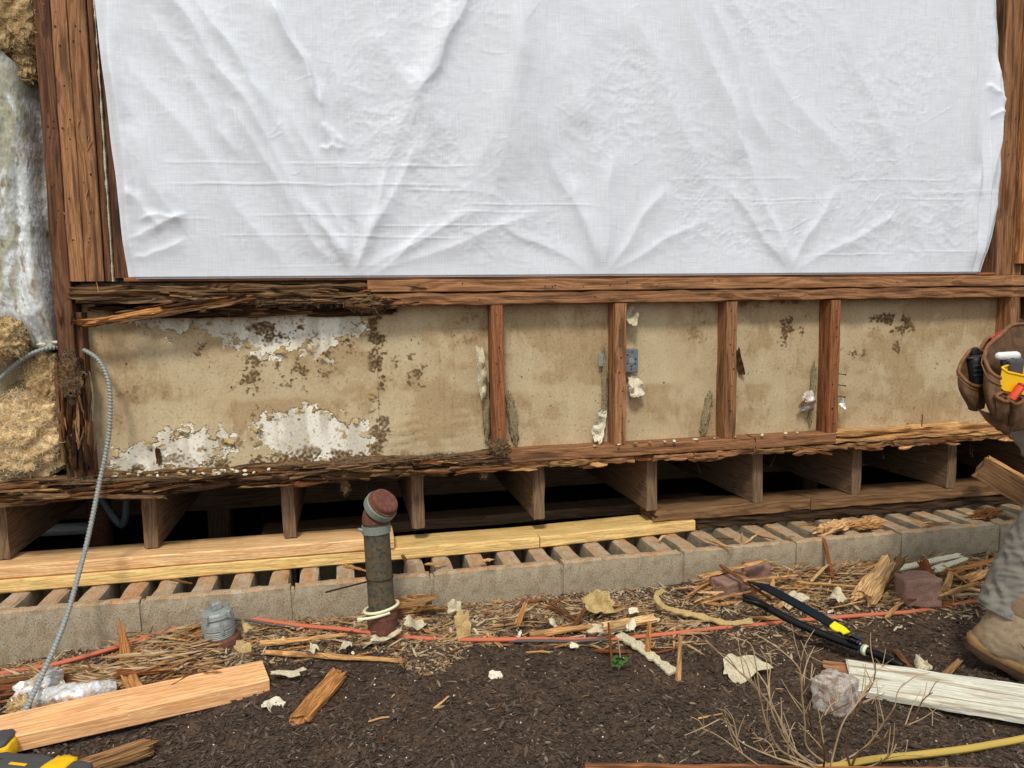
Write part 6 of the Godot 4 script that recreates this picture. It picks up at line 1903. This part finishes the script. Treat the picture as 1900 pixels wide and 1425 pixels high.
# ---------------------------------------------------------------- plants
func build_shrub() -> void:
	var base := gp(1545, 1428)
	var t := thing("bare_shrub", "leafless shrub with thin pale and brown twigs", "shrub", base)
	var stems := [
		[[1500, 1440, 0.0], [1478, 1395, 0.02], [1450, 1340, 0.05], [1415, 1290, 0.06], [1360, 1235, 0.05], [1308, 1188, 0.04]],
		[[1500, 1445, 0.0], [1440, 1400, 0.06], [1395, 1362, 0.08], [1345, 1330, 0.10], [1310, 1365, 0.1]],
		[[1505, 1440, 0.0], [1460, 1400, 0.05], [1428, 1360, 0.09], [1412, 1300, 0.11], [1402, 1230, 0.12], [1392, 1195, 0.12], [1356, 1182, 0.12]],
		[[1510, 1440, 0.0], [1500, 1390, 0.04], [1493, 1340, 0.07], [1488, 1290, 0.09], [1482, 1240, 0.1], [1440, 1200, 0.08], [1400, 1176, 0.06]],
		[[1515, 1440, 0.0], [1515, 1380, 0.02], [1500, 1320, 0.05], [1487, 1250, 0.06], [1486, 1210, 0.06]],
		[[1530, 1440, 0.0], [1470, 1390, 0.1], [1440, 1340, 0.12], [1430, 1310, 0.12], [1424, 1250, 0.1]],
		[[1520, 1440, 0.0], [1470, 1410, 0.1], [1462, 1370, 0.13], [1450, 1345, 0.13], [1428, 1295, 0.13]],
		[[1545, 1440, 0.0], [1570, 1370, 0.05], [1595, 1310, 0.08], [1612, 1280, 0.09], [1622, 1260, 0.09], [1624, 1228, 0.09]],
		[[1530, 1440, 0.0], [1560, 1350, 0.1], [1590, 1305, 0.1], [1610, 1285, 0.09]],
		[[1560, 1440, 0.0], [1600, 1390, 0.06], [1640, 1340, 0.1], [1660, 1310, 0.12], [1665, 1285, 0.12], [1678, 1266, 0.12]],
		[[1550, 1440, 0.0], [1590, 1400, 0.08], [1640, 1370, 0.11], [1690, 1338, 0.13], [1712, 1300, 0.12], [1730, 1285, 0.12]],
		[[1570, 1445, 0.0], [1620, 1420, 0.08], [1652, 1400, 0.12], [1663, 1380, 0.12]],
		[[1490, 1445, 0.0], [1440, 1435, 0.04], [1400, 1415, 0.06], [1340, 1370, 0.06], [1300, 1350, 0.06]],
		[[1560, 1445, 0.0], [1530, 1400, 0.12], [1520, 1340, 0.13], [1545, 1320, 0.12], [1575, 1305, 0.1]],
		[[1540, 1445, 0.0], [1480, 1420, 0.14], [1380, 1380, 0.14], [1350, 1345, 0.14]]]
	var k := 0
	for s in stems:
		var pts := []
		var first := true
		for q in s:
			var p: Vector3
			if first: p = base + Vector3(rf(-0.035, 0.035), -0.01, rf(-0.03, 0.03))
			else:
				# twigs rise from the root over the ground beyond: depth goes from the root's towards the tip's
				p = pz(q[0], q[1], base.z - 0.05 + q[2] - 0.0)
			first = false
			pts.push_back(p - base)
		var st := obj("stem", tube(smooth_path(pts, 0.01), func(_d, f, _a): return lerpf(0.0024, 0.0010, f), 7), M.pale_twig if k % 3 != 1 else M.brown_twig, t)
		# side twigs
		var path := smooth_path(pts, 0.02)
		for e in 5:
			var i := int(path.size() * rf(0.4, 0.97))
			if i >= path.size() - 1: i = path.size() - 2
			if i < 1: continue
			var dir := (path[i + 1] - path[i]).normalized()
			var side := (dir + Vector3(rf(-0.9, 0.9), rf(-0.1, 0.9), rf(-0.9, 0.9))).normalized()
			var l := rf(0.025, 0.08)
			var tw := [path[i], path[i] + side * l * 0.5 + Vector3(0, 0.004, 0), path[i] + side * l + Vector3(rf(-0.01, 0.01), rf(-0.012, 0.012), 0)]
			obj("twig", tube(smooth_path(tw, 0.012), func(_d, f, _a): return lerpf(0.0013, 0.0006, f), 5), M.pale_twig, st)
			if e == 0:
				for w in 5:
					var q0: Vector3 = tw[2]
					obj("twig", tube(PackedVector3Array([q0, q0 + Vector3(rf(-0.03, 0.03), rf(-0.01, 0.03), rf(-0.03, 0.03))]), 0.0006, 4), M.pale_twig, st)
		k += 1
	# seedling by the thin stake
	var g := gp(1148, 1243)
	var s2 := thing("seedling", "tiny green leafed seedling beside the thin dark stake", "seedling", g)
	obj("stalk", tube(smooth_path([Vector3.ZERO, Vector3(0.003, 0.04, 0.002), Vector3(-0.002, 0.085, 0.0)], 0.01), 0.0018, 6), M.pale_twig, s2)
	for q in 7:
		var o := obj("leaf", scrap(0.022, 0.014, 0.004, q * 5.0, 0.0006, 0.4, 4, 14), M.leaf, s2, Vector3(rf(-0.012, 0.016), rf(0.012, 0.045), rf(0.002, 0.014)))
		o.rotation = Vector3(rf(0.2, 1.2), rf(0, 6), rf(-0.5, 0.5))

# ---------------------------------------------------------------- the worker at the right edge
func build_person() -> void:
	var heel := pz(1800, 1206, 0.80)
	var ankle := pz(1866, 1138, 0.835)
	var cuff := pz(1876, 1096, 0.835)
	var knee := pz(2005, 895, 0.92)
	var hip := pz(1908, 702, 0.80)
	var hip2 := hip + Vector3(0.125, 0.01, -0.115)
	var knee2 := Vector3(3.060, 0.560, 0.800)
	var ankle2 := Vector3(3.110, 0.150, 0.760)
	var waist := hip.lerp(hip2, 0.5) + Vector3(0.19, 0.085, 0.05)
	var chest := waist + Vector3(0.25, 0.11, 0.05)
	var neck := chest + Vector3(0.20, 0.075, 0.03)
	var head := neck + Vector3(0.13, 0.07, 0.02)
	var sh1 := chest + Vector3(0.09, 0.02, 0.18)
	var sh2 := chest + Vector3(0.12, 0.02, -0.17)
	var el1 := sh1 + Vector3(0.14, -0.25, 0.05)
	var el2 := sh2 + Vector3(0.16, -0.25, -0.02)
	var wr1 := el1 + Vector3(0.20, -0.15, -0.06)
	var wr2 := el2 + Vector3(0.20, -0.15, 0.05)
	var t := thing("person", "worker in grey trousers and tan suede boots wearing a leather tool belt", "person", Vector3(2.6, 0.0, 0.75))
	var off := -t.position
	var bones := [[ankle, knee, 0.028, 0.056], [knee, hip, 0.060, 0.075], [ankle2, knee2, 0.048, 0.056], [knee2, hip2, 0.060, 0.085], [hip, hip2, 0.08, 0.08], [hip.lerp(hip2, 0.5), waist, 0.095, 0.115], [waist, chest, 0.125, 0.140], [chest, neck, 0.12, 0.06], [sh1, sh2, 0.062, 0.062], [neck, head, 0.052, 0.055], [sh1, el1, 0.05, 0.042], [el1, wr1, 0.041, 0.029], [sh2, el2, 0.05, 0.042], [el2, wr2, 0.041, 0.029],
		[ankle, ankle + Vector3(0.09, -0.07, 0.055), 0.028, 0.026], [ankle2, ankle2 + Vector3(0.15, -0.10, 0.03), 0.042, 0.034]]
	for b in bones:
		b[0] = b[0] + off
		b[1] = b[1] + off
	obj("body", body_mesh(bones, 0.014), M.skin, t)
	# head, face and hair
	var hb := [[head + Vector3(-0.01, 0.03, 0), head + Vector3(0.015, 0.05, 0), 0.098, 0.094, 0.03], [head + Vector3(0.04, -0.04, -0.02), head + Vector3(0.04, -0.04, 0.02), 0.058, 0.058, 0.04], [head + Vector3(0.06, -0.085, 0), head + Vector3(0.07, -0.085, 0.0), 0.032, 0.03, 0.03], [head + Vector3(0.10, 0.03, 0), head + Vector3(0.125, -0.01, 0), 0.010, 0.015, 0.015], [head + Vector3(0.0, 0.0, 0.095), head + Vector3(-0.01, 0.03, 0.098), 0.014, 0.016, 0.01], [head + Vector3(0.0, 0.0, -0.095), head + Vector3(-0.01, 0.03, -0.098), 0.014, 0.016, 0.01], [head + Vector3(0.09, -0.05, -0.018), head + Vector3(0.09, -0.05, 0.018), 0.012, 0.012, 0.01]]
	for b in hb:
		b[0] = b[0] + off
		b[1] = b[1] + off
	obj("face", body_mesh(hb, 0.005), M.skin, t)
	for s in [-1.0, 1.0]: obj("eye", lump(Vector3(0.008, 0.007, 0.012), 0.0, 1.0, 0.0, 12, 8), M.eye, t, head + off + Vector3(0.098, 0.032, 0.034 * s))
	var hr := [[head + off + Vector3(-0.035, 0.07, 0), head + off + Vector3(0.03, 0.085, 0), 0.092, 0.08, 0.03], [head + off + Vector3(-0.05, 0.03, 0), head + off + Vector3(-0.045, -0.02, 0), 0.085, 0.07, 0.03]]
	obj("hair", body_mesh(hr, 0.007, 0.004, 40.0), M.hair, t)
	# hands with five fingers, half closed
	for w in [[wr1, 1.0], [wr2, -1.0]]:
		var p: Vector3 = w[0] + off
		var s: float = w[1]
		var fb := [[p, p + Vector3(0.075, -0.03, -0.005 * s), 0.026, 0.024, 0.02], [p + Vector3(0.06, -0.025, 0.018 * s), p + Vector3(0.075, -0.03, -0.028 * s), 0.018, 0.017, 0.015], [p + Vector3(0.03, -0.015, -0.02 * s), p + Vector3(0.07, -0.05, -0.045 * s), 0.013, 0.011, 0.008], [p + Vector3(0.07, -0.05, -0.045 * s), p + Vector3(0.095, -0.07, -0.035 * s), 0.011, 0.009, 0.006]]
		for k in 4:
			var r := p + Vector3(0.085, -0.03, (0.026 - 0.019 * k) * s)
			var ln: float = [0.028, 0.034, 0.036, 0.032][k]
			var m := r + Vector3(ln, -0.018, 0)
			var e := m + Vector3(ln * 0.35, -ln * 0.9, 0)
			fb.push_back([r - Vector3(0.012, -0.004, 0), m, 0.0095, 0.009, 0.005])
			fb.push_back([m, e, 0.009, 0.0085, 0.005])
			fb.push_back([e, e + Vector3(-0.012, -0.014, 0), 0.0085, 0.0078, 0.004])
		obj("hand", body_mesh(fb, 0.0035), M.skin, t)
	# trousers
	var tb := [[cuff.lerp(knee, 0.55), knee, 0.060, 0.080, 0.03], [knee, hip, 0.080, 0.096, 0.03], [hip, hip2, 0.098, 0.10, 0.05], [hip.lerp(hip2, 0.5), waist, 0.105, 0.125, 0.05], [knee2, hip2, 0.082, 0.10, 0.03], [ankle2 + Vector3(0.0, 0.02, 0), knee2, 0.074, 0.080, 0.03]]
	for b in tb:
		b[0] = b[0] + off
		b[1] = b[1] + off
	obj("trousers", body_mesh(tb, 0.008, 0.0045, 11.0), M.grey_trousers, t)
	# lower leg of the near side, open at its hem
	var hemc := pz(1864, 1136, 0.835)
	var leg := smooth_path([hemc, cuff.lerp(knee, 0.12), cuff.lerp(knee, 0.5), knee.lerp(hip, 0.03)], 0.006)
	var lm := MB.new()
	tube_into(lm, leg, func(d, f, ang):
		var fold := absf(n3(d * 17.0 + sin(ang) * 1.3, cos(ang) * 1.1, 4.0)) + 0.5 * absf(n3(d * 34.0 - cos(ang) * 1.5, sin(ang) * 1.3, 9.0))
		return lerpf(0.0665, 0.083, smoothstep(0.0, 1.0, f)) - 0.013 * fold * (1.0 - 0.55 * f) + (0.003 if d < 0.018 else 0.0), 48, false)
	for k in lm.v.size(): lm.v[k] += off
	obj("trouser_leg", lm.mesh(true), M.grey_trousers, t)
	# shirt
	var sb := [[waist - Vector3(0.02, 0.04, 0), chest, 0.142, 0.156, 0.05], [chest, neck - Vector3(0.02, 0.05, 0), 0.14, 0.085, 0.05], [sh1, sh2, 0.076, 0.076, 0.05], [sh1, el1, 0.068, 0.058, 0.04], [el1, el1.lerp(wr1, 0.8), 0.057, 0.045, 0.03], [sh2, el2, 0.068, 0.058, 0.04], [el2, el2.lerp(wr2, 0.8), 0.057, 0.045, 0.03]]
	for b in sb:
		b[0] = b[0] + off
		b[1] = b[1] + off
	obj("shirt", body_mesh(sb, 0.012, 0.010, 8.0), M.shirt, t)
	# boots
	boot(t, heel + off, Vector3(0.82, 0.0, 0.57), -0.42)
	boot(t, Vector3(3.04, 0.012, 0.74) + off, Vector3(0.9, 0, 0.3), 0.0)
	tool_belt(hip, hip2, waist)

# a laced ankle boot; local x points to the toe, the heel's underside is the origin
func boot(t: Node, at: Vector3, dir: Vector3, pitch: float) -> void:
	var b := Node3D.new()
	b.name = "boot"
	t.add_child(b, true)
	b.position = at
	b.basis = (along(dir) * Basis(Vector3.BACK, pitch)).scaled_local(Vector3.ONE * 1.1)
	# upper: heel counter, ankle shaft, instep, toe box
	var up := [[Vector3(0.032, 0.045, 0), Vector3(0.040, 0.10, 0), 0.040, 0.044, 0.03], [Vector3(0.040, 0.10, 0), Vector3(0.040, 0.172, 0), 0.045, 0.053, 0.03], [Vector3(0.05, 0.06, 0), Vector3(0.16, 0.055, 0), 0.044, 0.040, 0.03], [Vector3(0.08, 0.095, 0), Vector3(0.165, 0.062, 0), 0.040, 0.034, 0.03], [Vector3(0.16, 0.05, -0.012), Vector3(0.235, 0.045, -0.008), 0.036, 0.033, 0.03], [Vector3(0.16, 0.05, 0.014), Vector3(0.22, 0.042, 0.018), 0.034, 0.030, 0.03]]
	var mesh := body_mesh(up, 0.006, 0.0022, 24.0)
	obj("upper", mesh, M.suede, b)
	# heel panel and collar pads, a little proud
	var hp := [[Vector3(0.022, 0.045, 0), Vector3(0.030, 0.088, 0), 0.0385, 0.0365, 0.02]]
	obj("heel_counter", body_mesh(hp, 0.005, 0.001, 30.0), M.suede_dark, b)
	var cp := [[Vector3(0.040, 0.155, 0.0), Vector3(0.040, 0.176, 0), 0.0535, 0.0545, 0.02]]
	obj("collar", body_mesh(cp, 0.006, 0.002, 30.0), M.suede_dark, b)
	# soles: outline extruded
	for lay in [[0.018, 0.040, 0.006, "midsole", M.boot_sole], [0.0, 0.017, 0.003, "outsole", M.sole_dark]]:
		var mb := MB.new()
		var n := 44
		var rows := 5
		for r in rows:
			var f := float(r) / (rows - 1)
			for k in n:
				var an := TAU * k / n
				var x := 0.128 + 0.146 * cos(an)
				var wd := 0.043 + 0.010 * smoothstep(0.10, 0.22, x) - 0.006 * exp(-pow((x - 0.10) / 0.035, 2.0))
				var z := wd * signf(sin(an)) * pow(absf(sin(an)), 0.62)
				var o: float = lay[2] * sin(f * PI) * 0.6
				var y: float = lerpf(lay[0], lay[1], f)
				if lay[0] == 0.0 and r == 0: y += 0.004 * float(int(k / 2.0) % 2)
				y += 0.020 * pow(maxf(0.0, (x - 0.19) / 0.08), 2.0)
				mb.add(Vector3(x + cos(an) * o, y, z + sin(an) * o), Vector2(an, y))
		for r in rows - 1:
			for k in n:
				mb.quad(r * n + k, (r + 1) * n + k, (r + 1) * n + (k + 1) % n, r * n + (k + 1) % n)
		var ct := mb.add(Vector3(0.128, lay[1], 0))
		var cb := mb.add(Vector3(0.128, lay[0], 0))
		for k in n:
			mb.tri(ct, (rows - 1) * n + (k + 1) % n, (rows - 1) * n + k)
			mb.tri(cb, k, (k + 1) % n)
		obj(lay[3], mb.mesh(false), lay[4], b)
	# seams
	for s in [-1.0, 1.0]:
		var sp := [Vector3(0.012, 0.078, 0.030 * s), Vector3(0.05, 0.085, 0.050 * s), Vector3(0.085, 0.070, 0.049 * s), Vector3(0.12, 0.055, 0.047 * s)]
		obj("seam", tube(smooth_path(sp, 0.008), 0.0016, 6), M.suede_dark, b)
		var ep := [Vector3(0.086, 0.160, 0.036 * s), Vector3(0.098, 0.120, 0.040 * s), Vector3(0.135, 0.095, 0.034 * s), Vector3(0.165, 0.082, 0.026 * s)]
		obj("eyelet_strip", tube(smooth_path(ep, 0.008), 0.0045, 8), M.suede_dark, b)
	# laces: criss-cross over the instep and a loose bow
	for k in 5:
		var f := k / 5.0
		var a := Vector3(lerpf(0.084, 0.165, f), lerpf(0.160, 0.090, f), 0.034 - 0.008 * f)
		var c := Vector3(lerpf(0.088, 0.169, f + 0.2), lerpf(0.148, 0.088, f + 0.2), -0.034 + 0.008 * f)
		for s in [1.0, -1.0]:
			var m := (a + c) * 0.5 + Vector3(0.018, 0.014, 0)
			obj("lace", tube(smooth_path([a * Vector3(1, 1, s), m * Vector3(1, 1, s), c * Vector3(1, 1, s)], 0.006), 0.0030, 7), M.boot_sole, b)
	for q in [[Vector3(0.125, 0.135, 0.02), Vector3(0.150, 0.125, 0.055), Vector3(0.175, 0.085, 0.062), Vector3(0.160, 0.060, 0.056)], [Vector3(0.125, 0.135, 0.01), Vector3(0.145, 0.110, 0.058), Vector3(0.150, 0.070, 0.056)]]:
		obj("lace", tube(smooth_path(q, 0.006), 0.0030, 7), M.boot_sole, b)

# pouch: rim and bottom given as pixels with depth; walls lofted between them
func pouch(t: Node, rim: Array, bottom: Vector3, bulge: Vector3, called := "pouch", sag := 0.55) -> void:
	var ring := smooth_path(rim + [rim[0]], 0.008)
	var n := ring.size()
	var mb := MB.new()
	var rows := 16
	var cen := Vector3.ZERO
	for p in ring: cen += p
	cen /= n
	for r in rows + 1:
		var f := float(r) / rows
		for k in n:
			var p := ring[k]
			var q := p.lerp(bottom + (p - cen) * Vector3(0.42, 0.10, 0.42), f)
			q += (bulge + (p - cen) * sag) * sin(f * PI) * 0.35
			q += Vector3(1, 0, 1) * 0.004 * n3(p.x * 20.0, q.y * 16.0, p.z * 20.0) * f
			mb.add(q, Vector2(float(k) / n, f))
	for r in rows:
		for k in n - 1:
			var a := r * n + k
			mb.quad(a, a + 1, a + n + 1, a + n)
	var c := mb.add(bottom - Vector3(0, 0.006, 0))
	for k in n - 1: mb.tri(c, rows * n + k, rows * n + k + 1)
	var o := obj(called, mb.mesh(true), M.leather, t)
	obj("rim", tube(ring, 0.0042, 8), M.leather_edge, o)
	var inner := PackedVector3Array()
	for k in n: inner.push_back(ring[k].lerp(bottom + (ring[k] - cen) * 0.9, 0.07) + (ring[k] - cen) * 0.06)
	obj("stitching", tube(inner, 0.0014, 5), M.leather_edge, o)

func tool_belt(hip: Vector3, hip2: Vector3, waist: Vector3) -> void:
	var o := Vector3(2.5, 0.7, 0.85)
	var t := thing("tool_belt", "worn brown leather tool belt with two open pouches full of tools", "tool belt", o)
	var P := func(u: float, v: float, z: float) -> Vector3: return pz(u, v, z) - o
	# rear pouch with the black holder
	pouch(t, [P.call(1777, 690, 0.90), P.call(1786, 668, 0.875), P.call(1806, 647, 0.85), P.call(1830, 656, 0.83), P.call(1840, 680, 0.84), P.call(1836, 706, 0.87), P.call(1818, 717, 0.905), P.call(1796, 710, 0.92)], P.call(1812, 758, 0.87), P.call(1796, 740, 0.90) - P.call(1806, 735, 0.87), "pouch", 0.35)
	# main pouch
	pouch(t, [P.call(1826, 664, 0.915), P.call(1832, 643, 0.90), P.call(1856, 622, 0.875), P.call(1882, 602, 0.85), P.call(1930, 610, 0.83), P.call(1965, 650, 0.84), P.call(1950, 700, 0.89), P.call(1905, 716, 0.94), P.call(1862, 704, 0.95), P.call(1838, 690, 0.94)], P.call(1880, 792, 0.905), P.call(1855, 760, 0.93) - P.call(1862, 750, 0.90), "pouch", 0.3)
	# outer slot pockets
	pouch(t, [P.call(1846, 735, 0.962), P.call(1862, 728, 0.955), P.call(1880, 738, 0.962), P.call(1866, 745, 0.975)], P.call(1858, 778, 0.955), Vector3(0, 0, 0.006), "slot_pocket", 0.3)
	pouch(t, [P.call(1868, 738, 0.965), P.call(1882, 732, 0.958), P.call(1898, 742, 0.965), P.call(1884, 750, 0.978)], P.call(1880, 786, 0.955), Vector3(0, 0, 0.006), "slot_pocket", 0.3)
	pouch(t, [P.call(1817, 650, 0.845), P.call(1832, 628, 0.835), P.call(1844, 632, 0.83), P.call(1836, 652, 0.84)], P.call(1836, 690, 0.84), Vector3.ZERO, "slot_pocket", 0.2)
	# hanging flap that ends in a point
	var mb := MB.new()
	var fl := [[[1812, 762], [1830, 786], [1858, 806], [1864, 812]], [[1850, 775], [1862, 790], [1867, 806], [1866, 812]], [[1880, 785], [1880, 797], [1874, 808], [1868, 812]], [[1900, 770], [1890, 790], [1878, 806], [1869, 812]]]
	for r in 4:
		for c in 4:
			mb.add(P.call(fl[r][c][0], fl[r][c][1] - 4.0, 0.93 + 0.018 * sin(r * 1.05)), Vector2(r, c))
	for r in 3:
		for c in 3:
			var a := r * 4 + c
			mb.quad(a, a + 1, a + 5, a + 4)
	obj("flap", mb.mesh(true), M.leather, t)
	# belt round the hips
	var bl := []
	var up := (waist - hip.lerp(hip2, 0.5)).normalized()
	var sx := (hip - hip2).normalized()
	var sz := up.cross(sx).normalized()
	for k in 41:
		var an := TAU * k / 40.0
		bl.push_back(hip.lerp(hip2, 0.5) + up * 0.055 + sx * cos(an) * 0.185 + sz * sin(an) * 0.118 - o)
	mb = MB.new()
	tube_into(mb, PackedVector3Array(bl), func(_d, _f, ang): return 0.024 if absf(sin(ang)) > 0.5 else 0.008, 12)
	obj("belt", mb.mesh(true), M.leather_dark, t)
	# tools carried in the pouches
	var g := thing("tool_holder", "black moulded plastic holder in the rear leather pouch", "holder", o)
	obj("case", body_mesh([[P.call(1812, 710, 0.878), P.call(1808, 672, 0.872), 0.018, 0.018, 0.02], [P.call(1826, 706, 0.872), P.call(1824, 672, 0.866), 0.018, 0.018, 0.02]], 0.005), M.black_plastic, g)
	obj("clip", board(0.040, 0.004, 0.02, {"n": 1, "j": 0.0}), M.grey_plastic, g, P.call(1808, 664, 0.872))
	obj("lug", lump(Vector3(0.008, 0.012, 0.006), 0.1, 1.0, 1.0, 14, 10, 0.4), M.black_plastic, g, P.call(1808, 654, 0.868))
	for k in 3: obj("ridge", board(0.034, 0.0025, 0.004, {"n": 1, "j": 0.0, "ch": 0.0005}), M.grey_plastic, g, P.call(1818, 678 + k * 9, 0.893))
	var h := thing("pull_saw", "flared white topped tool handle in the main leather pouch", "tool", o)
	obj("shank", body_mesh([[P.call(1874, 705, 0.925), P.call(1870, 672, 0.925), 0.013, 0.016, 0.01], [P.call(1884, 705, 0.92), P.call(1886, 672, 0.92), 0.012, 0.015, 0.01]], 0.004), M.grey_plastic, h)
	obj("white_top", body_mesh([[P.call(1854, 661, 0.93), P.call(1884, 660, 0.925), 0.0095, 0.0105, 0.01]], 0.0035), M.white_plastic, h)
	for k in 3: obj("slot", board(0.007, 0.006, 0.003, {"n": 1, "j": 0.0, "ch": 0.0005}), M.black_plastic, h, P.call(1861 + k * 9, 673, 0.9385))
	var y := thing("yellow_holder", "yellow plastic open box clipped in the main leather pouch", "box", o)
	var yb := [P.call(1859, 682, 0.95), P.call(1868, 690, 0.96), P.call(1912, 700, 0.955), P.call(1915, 678, 0.925), P.call(1880, 674, 0.92)]
	mb = MB.new()
	for p in yb: mb.add(p)
	for p in yb: mb.add(p + Vector3(-0.006, -0.042, 0.0))
	for k in 5: mb.quad(k, k + 5, (k + 1) % 5 + 5, (k + 1) % 5)
	mb.tri(5, 6, 7); mb.tri(5, 7, 8); mb.tri(5, 8, 9)
	obj("shell", mb.mesh(false), M.yellow_plastic, y)
	obj("lip", tube(PackedVector3Array(yb + [yb[0]]), 0.0028, 8), M.yellow_plastic, y)
	var r := thing("marker_pen", "orange marker standing in an outer slot of the pouch", "pen", o)
	obj("barrel", tube(PackedVector3Array([P.call(1876, 742, 0.97), P.call(1893, 718, 0.97)]), 0.0095, 6), M.orange_pencil, r)
	obj("cap_end", tube(PackedVector3Array([P.call(1893, 718, 0.97), P.call(1896, 714, 0.97)]), 0.0088, 6), M.red_plastic, r)
	var pl := thing("red_tool", "red plastic tool grips behind the main leather pouch", "tool", o)
	for k in 2:
		obj("grip", tube(smooth_path([P.call(1836 + k * 6, 642, 0.85), P.call(1850 + k * 8, 624 + k * 3, 0.845), P.call(1862 + k * 4, 616 + k * 4, 0.845)], 0.006), 0.0065, 8), M.red_plastic, pl)
	obj("ferrule", lathe([Vector2(0, 0.004), Vector2(0.006, 0.004), Vector2(0.006, -0.004), Vector2(0, -0.004)], 10), M.red_plastic, pl, P.call(1862, 618, 0.855)).rotation.x = 0.8
